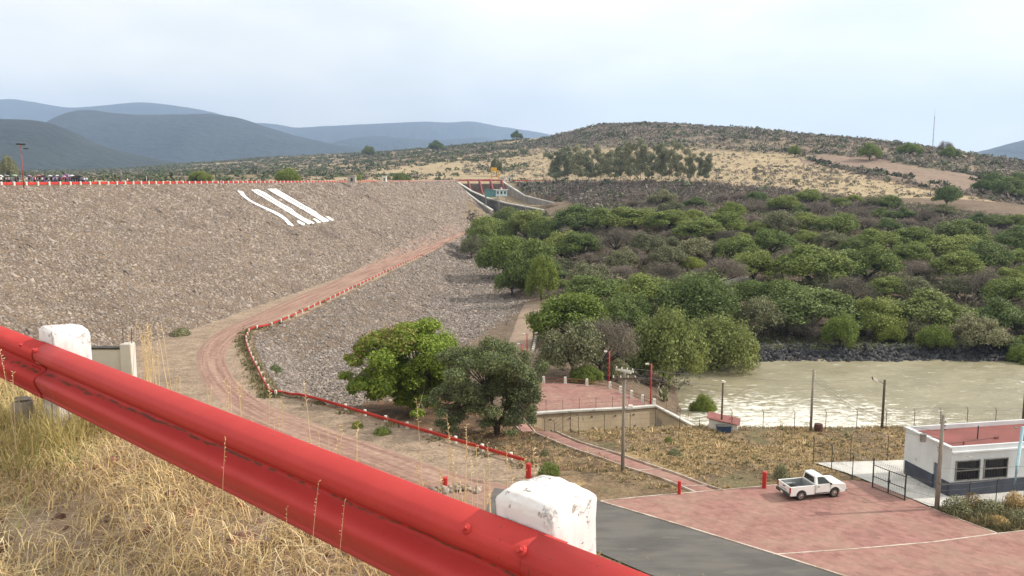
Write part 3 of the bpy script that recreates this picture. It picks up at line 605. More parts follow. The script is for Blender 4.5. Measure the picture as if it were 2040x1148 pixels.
# outer retaining wall of the dam shoulder, running beside the left chute wall
OW = [at_y(909, 363, 756), at_y(935, 385, 690), at_y(958, 402, 645), at_y(985, 419, 600)]
wallpts([p + Vector((-1.5, 0, -.4)) for p in OW], [1.5, 4, 6, 7], 'wing_wall', M['chute_concrete'])
for i in range(5):
    x0 = -50 + i * 10.0
    b = MB(); pr = [(0, 0), (0, 1.2), (6, 1.2), (26, -11), (26, -14), (0, -14)]
    b.prism(pr, -.45, .45, lambda y, z, s, x0=x0: (x0 - SPO.x + s + max(0, y) * .18, -y, z)).build('gate_pier', M['chute_concrete'] if i in (0,) else pm('faded_red_pier', (.34, .12, .10), (.25, .10, .085), .3, .8), spw)
    if i < 4:
        b = MB().box((x0 + 5 - SPO.x + 1, -8, -6.5), (8.4, .5, 8)); b.build('gate', pm('gate_plate', (.20, .16, .14), (.13, .10, .09), .4, .7), spw)
b = MB().box((0, 3.5, .3), (44, 7, 1.0)); b.build('bridge_deck', M['redpaint_far'], spw)
b = MB().box((0, -.1, 1.35), (44, .2, .9)); b.build('parapet', pm('worn_red_parapet', (.6, .12, .1), (.6, .45, .4), .35, .7), spw)
# gantry crane
g0 = at_y(986, 361, 762); g0 = Vector((g0.x, 762, -.4))
cr = thing('gantry_crane', g0, 'yellow gantry crane standing over the spillway gates', 'crane')
yl = pm('yellow_paint', (.75, .42, .03), (.6, .33, .03), .5, .5); 
for sx in (-3.2, 3.2):
    for sy in (-2, 2): MB().box((sx, sy, 4), (.75, .75, 8)).build('leg', yl, cr)
b = MB().box((0, 0, 8.4), (7.6, 5, .9)); b.build('beam', yl, cr)
b = MB().box((-1.0, 0, 10.1), (5.2, 3.6, 2.5)); b.build('winch_house', yl, cr, .1); MB().box((-.3, 0, 11.6), (3, 2, .5)).build('cable_drum', M['darkmetal'], cr)
for sy in (-2.05, 2.05): MB().tube([(-3.2, sy, 3.2), (3.2, sy, 3.2)], .2, 4).build('brace', pm('orange_paint', (.5, .13, .04), (.4, .1, .03), .5, .6), cr)
# control building
k0 = hit(985, 404); k0 = at_y(988, 400, 625)
cb = thing('control_building', k0, 'white and teal flat roofed control cabin beside the spillway chute', 'building')
teal = pm('teal_wall', (.13, .27, .27), (.10, .22, .22), .3, .8); wh = M['whitepaint']
MB().box((4.2, 0, 5.6), (8.4, 7, 4.4)).build('cabin_wall', pm('pale_blue_wall', (.55, .68, .7), (.48, .6, .62), .3, .8), cb)
MB().box((-4.2, .6, 5.3), (8.2, 6, 5.0)).build('annex_wall', teal, cb)
MB().box((3.9, .2, 8.15), (10.5, 9, .5)).build('roof', wh, cb); MB().box((-4.6, .6, 8.1), (8.4, 6.8, .35)).build('annex_roof', teal, cb)
for x in (1.6, 4.2, 6.8):
    f = MB().box((x, -3.52, 6.0), (1.3, .1, 2)).build('window', M['darkmetal'], cb)
for x, y in ((1, -3), (7.6, -3), (1, 3), (7.6, 3), (-7.5, 3), (-7.5, -2)): MB().box((x, y, .2), (.7, .7, 6.2)).build('column', M['chute_concrete'], cb)
MB().box((4.2, 0, 9.1), (1.1, 1.1, 1.5)).build('water_tank', wh, cb)
# small sheds on the crest beyond the spillway
for px, w, lab in ((1001, 6.5, 'low white toll shed with dark openings on the crest right of the crane'), (1015, 4.5, 'small white hut on the crest, rightmost beyond the crane')):
    p = at_y(px, 360, 790); p.z = -2; t = thing('shed', p, lab, 'shed')
    MB().box((0, 0, 2.2), (w, 4, 4.2)).build('wall', wh, t); MB().box((0, 0, 4.5), (w + 1.2, 5, .4)).build('roof', M['pale_concrete'], t)
    MB().box((0, -2.03, 1.9), (w * .3, .1, 2.4)).build('door', M['darkmetal'], t)
for px, Y, w, h, mat, lab in ((702, 420, 3.6, 3.0, M['concrete'], 'grey masonry block hut on the crest above the painted strokes'), (766, 480, 2.4, 3.4, wh, 'small white gauge hut on the crest between the strokes and the crane')):
    p = Vector((float(Xcrest(Y)) - 1.2, Y, -1.3)); p = at_y(px, 360, Y); p.z = -1.4
    t = thing('gauge_hut', p, lab, 'hut'); MB().box((0, 0, h / 2), (w, w, h)).build('wall', mat, t, .05); MB().box((0, 0, h + .1), (w + .4, w + .4, .2)).build('roof', mat, t)
    MB().box((0, -w / 2 - .02, h * .45), (w * .3, .08, h * .55)).build('opening', M['darkmetal'], t)

# ------------------------------------------------------------ W-beam rails
def wprofile(h=.34, p=.085, n=44):
    pts = []
    for i in range(n + 1):
        f = i / n; z = -h * f
        y = p * float(np.interp(f, [0, .03, .08, .15, .24, .31, .38, .44, .48, .53, .59, .63, .67, .76, .86, .92, .955, 1], [0, .42, .80, 1, 1, .84, .45, .16, .14, .38, .86, .99, 1, .90, .70, .56, .62, .5]))
        pts.append((y, z))
    return pts
def beam(path, prof, side, name, mat, parent, org, closed_thick=.004):
    vs = []; n = len(prof) * 2
    for i, p in enumerate(path):
        t = path[min(i + 1, len(path) - 1)] - path[max(i - 1, 0)]; t = Vector((t.x, t.y, 0)).normalized(); s = Vector((-t.y, t.x, 0)) * side
        for y, z in prof: vs.append(p + s * y + Vector((0, 0, z)) - org)
        for y, z in reversed(prof): vs.append(p + s * (y - closed_thick) + Vector((0, 0, z)) - org)
    fs = [(i * n + k, i * n + (k + 1) % n, (i + 1) * n + (k + 1) % n, (i + 1) * n + k) for i in range(len(path) - 1) for k in range(n)]
    fs += [tuple(range(n)), tuple((len(path) - 1) * n + n - 1 - k for k in range(n))]
    o = MB().add(vs, fs).build(name, mat, parent); 
    for p in o.data.polygons: p.use_smooth = len(p.vertices) == 4
    return o
def post_mesh(w=.22, d=.22, h=1.0, seedv=0, detail=True):
    b = bmesh.new(); bmesh.ops.create_cube(b, size=1)
    for v in b.verts: v.co = Vector((v.co.x * w, v.co.y * d, v.co.z * h))
    bmesh.ops.bevel(b, geom=[e for e in b.edges if all(v.co.z > 0 for v in e.verts)], offset=.045 if detail else .04, segments=1 if not detail else 3, profile=.5, affect='EDGES')
    if detail:
        bmesh.ops.bevel(b, geom=[e for e in b.edges if abs(e.verts[0].co.z - e.verts[1].co.z) > h * .5], offset=.014, segments=2, profile=.5, affect='EDGES')
        bmesh.ops.triangulate(b, faces=b.faces); 
        for _ in range(5): bmesh.ops.subdivide_edges(b, edges=[e for e in b.edges if e.calc_length() > .018], cuts=1, use_grid_fill=True)
        from mathutils import noise as mn
        for v in b.verts:
            k = v.co * 9 + Vector((seedv, 0, 0)); v.co += Vector(mn.noise_vector(k)) * .009 + Vector(mn.noise_vector(k * 4)) * .0035
            c = mn.noise(v.co * 26 + Vector((0, seedv, 0)))
            if v.co.z > h * .3 and c > .33: v.co -= v.normal * (c - .33) * .035
    me = bpy.data.meshes.new('post'); b.normal_update(); b.to_mesh(me); b.free(); return me
def cracked_white():
    m = bpy.data.materials.new('flaking_white_paint'); t, N, L, P = sh(m); P.inputs['Roughness'].default_value = .85; P.inputs['Specular IOR Level'].default_value = .2
    c = N.new('ShaderNodeTexCoord'); no = N.new('ShaderNodeTexNoise'); no.inputs['Scale'].default_value = 10; no.inputs['Detail'].default_value = 8; no.inputs['Roughness'].default_value = .7
    L.new(c.outputs['Object'], no.inputs[0])
    v = N.new('ShaderNodeTexVoronoi'); v.feature = 'DISTANCE_TO_EDGE'; v.inputs['Scale'].default_value = 5.5
    ad = N.new('ShaderNodeMix'); ad.data_type = 'VECTOR'; ad.inputs['Factor'].default_value = .22; L.new(c.outputs['Object'], ad.inputs['A']); L.new(no.outputs['Color'], ad.inputs['B']); L.new(ad.outputs['Result'], v.inputs[0])
    r = N.new('ShaderNodeMapRange'); r.inputs[1].default_value = .0; r.inputs[2].default_value = .02; L.new(v.outputs['Distance'], r.inputs[0])
    n2 = N.new('ShaderNodeTexNoise'); n2.inputs['Scale'].default_value = 28; n2.inputs['Detail'].default_value = 6; L.new(c.outputs['Object'], n2.inputs[0])
    r2 = N.new('ShaderNodeMapRange'); r2.inputs[1].default_value = .33; r2.inputs[2].default_value = .38; L.new(n2.outputs[0], r2.inputs[0])
    n4 = N.new('ShaderNodeTexNoise'); n4.inputs['Scale'].default_value = 3.5; L.new(c.outputs['Object'], n4.inputs[0]); r4 = N.new('ShaderNodeMapRange'); r4.inputs[1].default_value = .47; r4.inputs[2].default_value = .58; r4.inputs[3].default_value = 1; r4.inputs[4].default_value = 0; L.new(n4.outputs[0], r4.inputs[0])
    mxx = N.new('ShaderNodeMath'); mxx.operation = 'MAXIMUM'; L.new(r.outputs[0], mxx.inputs[0]); L.new(r4.outputs[0], mxx.inputs[1])
    mi = N.new('ShaderNodeMath'); mi.operation = 'MULTIPLY'; L.new(mxx.outputs[0], mi.inputs[0]); L.new(r2.outputs[0], mi.inputs[1])
    x = N.new('ShaderNodeMix'); x.data_type = 'RGBA'; x.inputs['A'].default_value = (.33, .29, .26, 1); x.inputs['B'].default_value = (.70, .655, .645, 1); L.new(mi.outputs[0], x.inputs['Factor']); L.new(x.outputs['Result'], P.inputs['Base Color'])
    b = N.new('ShaderNodeBump'); b.inputs['Strength'].default_value = .6; b.inputs['Distance'].default_value = .008; L.new(mi.outputs[0], b.inputs['Height']); 
    b2 = N.new('ShaderNodeBump'); b2.inputs['Strength'].default_value = .5; b2.inputs['Distance'].default_value = .006; L.new(no.outputs[0], b2.inputs['Height']); L.new(b.outputs[0], b2.inputs['Normal']); L.new(b2.outputs[0], P.inputs['Normal'])
    return m
def near_red():
    m = bpy.data.materials.new('dirty_red_enamel'); t, N, L, P = sh(m); P.inputs['Roughness'].default_value = .34; P.inputs['Specular IOR Level'].default_value = .22
    c = N.new('ShaderNodeTexCoord'); s = N.new('ShaderNodeSeparateXYZ'); L.new(c.outputs['Object'], s.inputs[0])
    n = N.new('ShaderNodeTexNoise'); n.inputs['Scale'].default_value = 5; n.inputs['Detail'].default_value = 8; n.inputs['Roughness'].default_value = .65; L.new(c.outputs['Object'], n.inputs[0])
    # grime that has collected along the groove between the two corrugations
    d = N.new('ShaderNodeMath'); d.operation = 'ADD'; d.inputs[1].default_value = .134; L.new(s.outputs[2], d.inputs[0])
    w = N.new('ShaderNodeMath'); w.operation = 'MULTIPLY_ADD'; w.inputs[1].default_value = .05; w.inputs[2].default_value = -.025; L.new(n.outputs[0], w.inputs[0])
    d2 = N.new('ShaderNodeMath'); d2.operation = 'ADD'; L.new(d.outputs[0], d2.inputs[0]); L.new(w.outputs[0], d2.inputs[1])
    ab = N.new('ShaderNodeMath'); ab.operation = 'ABSOLUTE'; L.new(d2.outputs[0], ab.inputs[0])
    r = N.new('ShaderNodeMapRange'); r.inputs[1].default_value = .0015; r.inputs[2].default_value = .007; r.inputs[3].default_value = 1; r.inputs[4].default_value = 0; L.new(ab.outputs[0], r.inputs[0])
    n2 = N.new('ShaderNodeTexNoise'); n2.inputs['Scale'].default_value = 16; n2.inputs['Detail'].default_value = 6; L.new(c.outputs['Object'], n2.inputs[0])
    r2 = N.new('ShaderNodeMapRange'); r2.inputs[1].default_value = .38; r2.inputs[2].default_value = .5; L.new(n2.outputs[0], r2.inputs[0])
    mu = N.new('ShaderNodeMath'); mu.operation = 'MULTIPLY'; L.new(r.outputs[0], mu.inputs[0]); L.new(r2.outputs[0], mu.inputs[1])
    # scratches and chips
    mp = N.new('ShaderNodeMapping'); mp.inputs['Scale'].default_value = (3, 3, 1); L.new(c.outputs['Object'], mp.inputs[0])
    n3 = N.new('ShaderNodeTexNoise'); n3.inputs['Scale'].default_value = 26; n3.inputs['Detail'].default_value = 3; L.new(mp.outputs[0], n3.inputs[0])
    r3 = N.new('ShaderNodeMapRange'); r3.inputs[1].default_value = .69; r3.inputs[2].default_value = .715; r3.inputs[4].default_value = .7; L.new(n3.outputs[0], r3.inputs[0])
    x0 = N.new('ShaderNodeMix'); x0.data_type = 'RGBA'; x0.inputs['A'].default_value = (.40, .020, .022, 1); x0.inputs['B'].default_value = (.54, .055, .046, 1); L.new(n.outputs[0], x0.inputs['Factor'])
    # duller red low down: shade of the lower corrugation put into the colour
    z = N.new('ShaderNodeMapRange'); z.inputs[1].default_value = -.30; z.inputs[2].default_value = -.17; z.inputs[3].default_value = .30; z.inputs[4].default_value = .06; L.new(s.outputs[2], z.inputs[0])
    x1 = N.new('ShaderNodeMix'); x1.data_type = 'RGBA'; x1.inputs['B'].default_value = (.22, .085, .085, 1); L.new(z.outputs[0], x1.inputs['Factor']); L.new(x0.outputs['Result'], x1.inputs['A'])
    x2 = N.new('ShaderNodeMix'); x2.data_type = 'RGBA'; x2.inputs['B'].default_value = (.13, .05, .03, 1); L.new(mu.outputs[0], x2.inputs['Factor']); L.new(x1.outputs['Result'], x2.inputs['A'])
    x3 = N.new('ShaderNodeMix'); x3.data_type = 'RGBA'; x3.inputs['B'].default_value = (.12, .05, .035, 1); L.new(r3.outputs[0], x3.inputs['Factor']); L.new(x2.outputs['Result'], x3.inputs['A']); L.new(x3.outputs['Result'], P.inputs['Base Color'])
    rr = N.new('ShaderNodeMapRange'); rr.inputs[3].default_value = .5; rr.inputs[4].default_value = .7; L.new(n.outputs[0], rr.inputs[0]); L.new(rr.outputs[0], P.inputs['Roughness'])
    b = N.new('ShaderNodeBump'); b.inputs['Strength'].default_value = .3; b.inputs['Distance'].default_value = .006; L.new(n2.outputs[0], b.inputs['Height']); L.new(b.outputs[0], P.inputs['Normal'])
    return m
M['nearwhite'] = cracked_white(); M['nearred'] = near_red()
def rail_pt(s, z=-.965, q=0): return Vector((RN[0] * (RDIST + q) + RD[0] * s, RN[1] * (RDIST + q) + RD[1] * s, z + .008 * (s - .6)))
ZT = -.965
gr0 = rail_pt(1.4, 0); gr0.z = ZT
gr = thing('guardrail', gr0, 'dirty red corrugated guardrail with cracked white posts running across the foreground', 'guardrail')
prof = wprofile(.318, .08)
PS1, PS2 = 5.16, 1.475           # post positions along the rail
def span(a, b_, n=10): return [rail_pt(a + (b_ - a) * i / n, ZT) for i in range(n + 1)]
bm1 = beam(span(PS2 - .17, PS1 + .02), prof, 1, 'rail_beam', M['nearred'], gr, gr0)
prof2 = [(y + .006, z - .001) for y, z in prof]
beam(span(-2.6, PS2 - .08), prof2, 1, 'rail_beam', M['nearred'], gr, gr0)
beam(span(PS1 - .05, PS1 + 15, 16), prof2, 1, 'rail_beam', M['nearred'], gr, gr0)
rz = math.atan2(RD[1], RD[0])
for i, s in enumerate((PS2, PS1, PS1 + 3.69, PS1 + 7.37, PS1 + 11.06, PS1 + 14.74, PS2 - 3.69)):
    p = rail_pt(s, ZT, .114)
    o = link('post', post_mesh(.218, .212, 1.25, i * 3.3), M['nearwhite'], gr, True); o.location = p + Vector((0, 0, .078 - .625)) - gr0; o.rotation_euler = (0, 0, rz)
# red paint smeared on the post behind the beam
for s in (PS2, PS1):
    for ds, dz in ((.17, -.036), (-.04, -.034)):
        q = rail_pt(s + ds - .03, ZT + dz, -.066) - gr0
        b = MB(); dirn = Vector((-RN[0] * .8, -RN[1] * .8, .6)); b.tube([q - dirn * .01, q + dirn * .008, q + dirn * .014], [.017, .0165, .012], 12)
        b.tube([q + dirn * .012, q + dirn * .026], [.010, .0095], 6); b.build('bolt', M['nearred'], gr, 0, False)
for ds in (0.02, .06, .10, .14):
    q = rail_pt(PS1 + ds, ZT - .165, -.012) - gr0; dirn = Vector((-RN[0], -RN[1], 0)); MB().tube([q, q + dirn * .02], .011, 7).build('bolt', M['nearred'], gr)
# broken concrete footing stubs under the rail
q = at_z(50, 862, -1.5); q.z = near_z(q.x, q.y) + .05
st = tag(MB().tube([(0, 0, -.2), (0, 0, .11), (.002, 0, .13)], [.06, .055, .046], 14).build('concrete_stub', M['polegrey']), 'short weathered round concrete stub in the grass under the foreground rail', 'concrete stub'); st.location = q

# roadside guardrail round the bend and the one on the crest
def far_rail(name, pts3, spacing, label, side, h=.75, bw=.42, pw=.30, firstpx=None, lenmax=None, head=False, postpaint=None):
    P = pts3; cum = [0]
    for a_, c_ in zip(P[:-1], P[1:]): cum.append(cum[-1] + (c_ - a_).length)
    def at(s):
        k = min(max(np.searchsorted(cum, s) - 1, 0), len(P) - 2); f = (s - cum[k]) / (cum[k + 1] - cum[k]); return P[k].lerp(P[k + 1], f)
    o0 = P[0]; t = thing(name, o0, label, 'guardrail')
    step = 1.5; path = [at(s) + Vector((0, 0, h)) for s in np.arange(0, cum[-1], step)]
    beam(path, [(0, 0), (.09, -bw * .25), (0.01, -bw * .5), (.09, -bw * .75), (0, -bw)], side, 'rail_beam', M['redpaint_far'], t, o0)
    me = None; bb = MB().box((0, 0, 0), (pw, pw * .85, 1.5)); tmp = bb.build('post', postpaint or M['whitepaint'], None, .03); me = tmp.data; bpy.data.objects.remove(tmp)
    ss = np.arange(spacing / 2, cum[-1], spacing); rest = MB(); k = 0
    cam0 = [(at(s).length, s) for s in ss]; near = set(s for _, s in sorted(cam0)[:100])
    for s in ss:
        p = at(s); q = at(s + .5); d = q - at(s - .5); rz_ = math.atan2(d.y, d.x); sd = Vector((-math.sin(rz_), math.cos(rz_), 0)) * side
        pos = p - o0 - sd * (pw * .5 - .01) + Vector((0, 0, h + .11 - .75))
        if s in near: o = bpy.data.objects.new('post', me); C.objects.link(o); o.parent = t; o.location = pos; o.rotation_euler = (0, 0, rz_)
        else: rest.box(pos, (pw, pw, 1.5), rz_); k += 1
    if k: tag(rest.build('distant_posts', postpaint or M['whitepaint'], t), kind='stuff')
    return t
cr_pts = [Vector((float(Xcrest(Y)) - .35, Y, -1.42)) for Y in np.arange(118, 757, 6)]
far_rail('guardrail', cr_pts, 4.0, 'long red guardrail with white posts along the dam crest', 1, h=.85, bw=.62, pw=.42)
cr2 = [Vector((x, 792 - (x + 20) * .1, -1.7)) for x in np.arange(-14, 46, 6.0)]
far_rail('guardrail', cr2, 5.0, 'short faded red guardrail on the crest right of the yellow crane', -1, h=1.2, bw=.9, pw=.7)
rp3 = densify([(x, y, 0) for x, y in rail_pts], 6); rp3 = [Vector((p.x, p.y, float(G(p.x, p.y)))) for p in rp3 if p.y > 72.7]
far_rail('guardrail', rp3, 4.0, 'red guardrail with white posts following the curving dirt road', 1, h=.62, bw=.36, pw=.30)

# ------------------------------------------------------------ red bollards
def bollard(p, h, r, lab, lean=0):
    t = thing('bollard', p, lab, 'bollard'); MB().tube([(0, 0, -.3), (lean, 0, h - .03), (lean, 0, h)], [r, r, r * .85], 16).build('pipe', M['redpaint'], t); return t
bollard(g3(at_z(1053, 957, -25.8).x, at_z(1053, 957, -25.8).y), 1.3, .24, 'thick red pipe bollard at the near end of the curving guardrail')
pb = at_z(887, 986, -26.0); bollard(g3(pb.x, pb.y), .95, .26, 'red pipe bollard half buried in loose stones on the near side of the dirt road')
pb2 = at_z(1353, 986, -25); bollard(Vector((pb2.x, pb2.y, -25)), 1.15, .14, 'slim red bollard at the lot edge beside the footpath end')
pb3 = at_z(1522, 974, -25); bollard(Vector((pb3.x, pb3.y, -25)), 1.45, .17, 'tall red bollard in the grass just left of the pickup')
k = rng.normal(size=(40, 2)) * (1.0, .5); pp = np.stack([pb.x + .8 + k[:, 0], pb.y - .6 + k[:, 1]], -1)
o = rocks('loose_stones', np.stack([pp[:, 0], pp[:, 1], G(pp[:, 0], pp[:, 1]) + .15], -1), rng.uniform(.25, .65, 40), M['stone']); tag(o, 'loose stones heaped against the half buried red bollard', 'stones', kind='stuff')

# ------------------------------------------------------------ poles and lamps
def pole(name, p, h, r0, r1, mat, lab, parts=None, lean=(0, 0), cat='pole', group=None):
    t = thing(name, p, lab, cat, group=group)
    MB().tube([(0, 0, -.5), (lean[0] * .5, lean[1] * .5, h * .5), (lean[0], lean[1], h)], [r0, (r0 + r1) / 2, r1], 8).build('shaft', mat, t, 0, True)
    if parts: parts(t, h)
    return t
def ph(px, y0, y1, p): # height of a thing whose foot is at p and whose top is at image row y0
    d = p.y; a = slope_of(y0) * d - p.z; return a
def crossarm(t, z, w, ang, mat=None, ins=True, side=1):
    d = Vector((math.cos(ang), math.sin(ang), 0)); b = MB().box((0, -.12, z), (w, .12, .14), ang); b.build('crossarm', mat or M['wood'], t)
    if ins:
        for f in (-.45, -.15, .15, .45):
            q = d * w * f + Vector((0, -.12, z + .07)); MB().tube([q, q + Vector((0, 0, .08)), q + Vector((0, 0, .22))], [.03, .06, .04], 6).build('insulator', M['whitepaint'], t)
p1 = at_z(1240, 949, -25.6); p1 = g3(p1.x, p1.y); h1 = ph(0, 737, 949, p1)
def parts1(t, h):
    crossarm(t, h - .05, 1.7, R(-35), M['pale_concrete']); crossarm(t, h - .12, 1.5, R(-52), M['pale_concrete'], False)
    crossarm(t, h - .75, 2.1, R(2)); 
    for x in (.9, 1.15, 1.4): MB().tube([(x * .5, 0, h - .1), (x * .8 + .1, -.1, h - .45)], [.04, .06], 6).build('cutout_fuse', M['darkmetal'], t)
    MB().tube([(.05, 0, h - 3.9), (.25, -.05, h - 3.3), (.42, -.1, h - 3.15)], .03, 5).build('lamp_arm', M['galv'], t); MB().box((.55, -.15, h - 3.15), (.4, .28, .22)).build('lamp', M['whitepaint'], t, .05)
    MB().tube([(0, -.16, .4), (0, -.13, h - .8)], .028, 5).build('conduit', M['galv'], t)
t_p1 = pole('utility_pole', p1, h1, .17, .12, M['polegrey'], 'grey concrete utility pole with two crossarms and a lamp beside the red footpath', parts1)
def lamp_head(t, z, dirx=-1, l=.6, mat=None):
    MB().tube([(0, 0, z - .25), (dirx * l * .6, 0, z), (dirx * l, 0, z)], .035, 5).build('lamp_arm', M['galv'], t); MB().box((dirx * (l + .15), 0, z - .03), (.42, .26, .2)).build('lamp', M['whitepaint'], t, .05)
def edge_hit(px, py): return hit(px, py)
def simple(px, ytop, ybase, z, r0, r1, mat, lab, fn=None, name='utility_pole', cat='pole', lean=(0, 0), grp=None, ext=0):
    p = at_z(px, ybase, z); zz = float(G(p.x, p.y)); p.z = min(p.z, zz) if abs(zz - p.z) < 3 else p.z
    h = ph(0, ytop, ybase, p); return pole(name, p, h, r0, r1, mat, lab, fn, lean, cat, grp)
def f_cam(t, h): MB().box((0, -.08, h), (.3, .25, .25)).build('lamp', M['whitepaint'], t, .04); MB().box((.22, 0, h - .1), (.2, .2, .2)).build('lamp', M['whitepaint'], t, .04)
simple(1437, 760, 858, -26.5, .11, .09, M['wood'], 'thin dark wooden pole beside the small red roofed hut', f_cam)
def f_ins(t, h):
    for z in (h - .25, h - .6, h - .95): MB().tube([(.12, -.1, z), (.22, -.1, z + .02)], .05, 6).build('insulator', M['whitepaint'], t)
simple(1615, 736, 857, -26.4, .16, .10, M['polegrey'], 'tall tapering grey pole on the river bank beside the rusty drum', f_ins)
def f_lamp2(t, h):
    MB().tube([(-.05, 0, h - .5), (-.5, 0, h - .15), (-.9, 0, h - .05)], .04, 5).build('lamp_arm', M['galv'], t); MB().box((-1.0, 0, h - .05), (.5, .28, .25), m=Euler((0, R(35), 0)).to_matrix()).build('lamp', M['whitepaint'], t, .05)
    MB().tube([(-1.25, 0, h), (-1.4, 0, h + .35)], .06, 6).build('photo_cell', M['darkmetal'], t)
simple(1757, 757, 853, -26.5, .15, .13, M['wood'], 'brown wooden pole with a bent lamp arm on the bank left of the white building', f_lamp2)
def f_tr(t, h):
    MB().tube([(-.15, 0, h - 2.5), (-.3, 0, h - 2.5)], .03, 5).build('bracket', M['galv'], t)
    MB().tube([(-1.35, .1, h - 2.1), (-1.35, .1, h - 1.5)], [.22, .24], 12).build('lamp', M['galv'], t); MB().tube([(-.1, 0, h - 1.9), (-1.35, .1, h - 1.45)], .03, 5).build('lamp_arm', M['galv'], t)
    for z in (.5, .8, 1.1): MB().tube([(.1, -.08, h - z), (.2, -.1, h - z)], .05, 6).build('insulator', M['darkmetal'], t)
    MB().tube([(-.12, -.1, h - 2.2), (-.3, -.1, h - 2.7), (-.14, -.1, h - 2.9)], .02, 5).build('cable_loop', M['wire'], t)
t_p4 = simple(1866, 827, 1016, -25, .19, .13, M['polegrey'], 'square grey concrete pole at the lot corner in front of the white building', f_tr)
bp = at_z(2016, 1003, -25); h = ph(0, 850, 0, bp); t = pole('utility_pole', bp, h, .13, .12, pm('pale_blue_paint', (.36, .52, .58), (.28, .42, .48), 1, .6), 'pale blue painted pole in front of the window wall of the white building', lambda t, h: MB().tube([(-.1, 0, h - .1), (-.3, 0, h - .05)], .06, 6).build('lamp', M['galv'], t), (.35, 0))
bp = at_y(2038, 830, 92); bp.z = -27; pole('utility_pole', bp, ph(0, 762, 0, bp), .1, .09, M['wood'], 'dark pole with a white lamp at the right edge beyond the white building', lambda t, h: lamp_head(t, h, -1, .3))
# red lamp posts round the platform
for px, yt, yb, z, lab in ((1050, 700 - 35, 716, -28.1, 'thin red lamp post at the track end, taller of the close pair behind the tree'), (1040, 685, 728, -28.1, 'thin red lamp post at the track end, shorter of the close pair behind the tree'),
                      (1213, 700, 772, -28.2, 'red lamp post at the back right corner of the red platform'), (1296, 725, 808, -28.2, 'red lamp post at the front right corner of the red platform')):
    p = at_z(px, yb, z); h = ph(0, yt, yb, p); pole('lamp_post', p, h, .10, .08, M['redpaint'], lab, lambda t, h: lamp_head(t, h, -1, .4), cat='lamp post')
# far poles
simple(957, 652, 705, -30, .12, .09, M['polegrey'], 'bare grey pole standing behind the big green tree', None)
pf = hit(1063, 672); pole('utility_pole', pf, ph(0, 608, 0, pf), .14, .1, M['polegrey'], 'grey pole standing beside the pale service track', None)
pf = hit(1108, 515); pole('utility_pole', pf, ph(0, 467, 0, pf), .2, .16, M['polegrey'], 'distant grey power pole with crossarm among the valley trees', lambda t, h: crossarm(t, h - .6, 3, 0, None, False))
pf = at_y(994, 428, 560); t9 = pole('utility_pole', pf, 17, .35, .25, M['galv'], 'pale pole in front of the white and teal control cabin', None)
pf = at_y(1047, 430, 545); pole('utility_pole', pf, 9, .25, .2, M['polegrey'], 'thin grey pole in front of the dark spillway wall', None)
def f_dbl(t, h):
    MB().tube([(-1.0, 0, h), (1.2, 0, h - .2)], .08, 5).build('lamp_arm', M['galv'], t)
    for x, z in ((-.5, .1), (.5, .05), (1.1, -.9)): MB().box((x, 0, h + z), (1.0, .4, .28)).build('lamp', M['darkmetal'], t, .05)
px0 = at_y(47, 366, 186); px0.z = -1.4; pole('lamp_post', px0, slope_of(288) * 186 + 1.4, .13, .1, pm('faded_red', (.36, .10, .10), (.3, .08, .08), 1, .6), 'tall faded red lamp post on the crest by the crowd', f_dbl, cat='lamp post')
for px, lab in ((292, 'thin white marker post on the crest, the one right of the crowd'), (865, 'thin grey marker post on the crest left of the spillway'), (898, 'short white marker post beside the spillway wall')):
    Y = 300 if px < 400 else 745; p = at_y(px, 362, Y); p.z = -1.4; hh = 2.4 if px < 400 else 5
    t = pole('marker_post', p, hh, .12 if px < 400 else .25, .1 if px < 400 else .2, M['pale_concrete'], lab, lambda t, h: MB().box((0, 0, h), (.3, .3, .3)).build('cap', M['whitepaint'], t), cat='marker post')
# telecom tower on the hill
pt = hit(1858, 296); pt = Vector((pt.x, pt.y, pt.z)); hh = ph(0, 217, 0, pt)
tt = thing('telecom_tower', pt, 'tall slim lattice tower on the skyline of the right hand hill', 'tower'); 
wr = pm('tower_paint', (.22, .16, .15), (.16, .10, .095), .15, .6)
b = MB(); nb = 12
for i in range(nb + 1):
    pass
cor = lambda f, k: Vector((math.cos(k * 2.0944 + .4), math.sin(k * 2.0944 + .4), 0)) * (2.7 - 1.7 * f) + Vector((0, 0, hh * .9 * f))
for k in range(3): MB().tube([cor(0, k), cor(1, k)], .62, 4).build('tower_leg', wr, tt)
b = MB()
for i in range(nb):
    for k in range(3):
        b.tube([cor(i / nb, k), cor((i + 1) / nb, k + 1)], .36, 3, False); b.tube([cor(i / nb, k + 1), cor((i + 1) / nb, k)], .36, 3, False); b.tube([cor(i / nb, k), cor(i / nb, k + 1)], .36, 3, False)
b.build('bracing', wr, tt)
MB().tube([(0, 0, hh * .88), (0, 0, hh)], .45, 5).build('mast', M['galv'], tt)
for z, x in ((.82, .8), (.84, -.8), (.93, .5), (.96, -.5)): MB().box((x, -.5, hh * z), (.7, .4, 2.2 if z > .9 else 1.4)).build('antenna', M['galv'], tt)

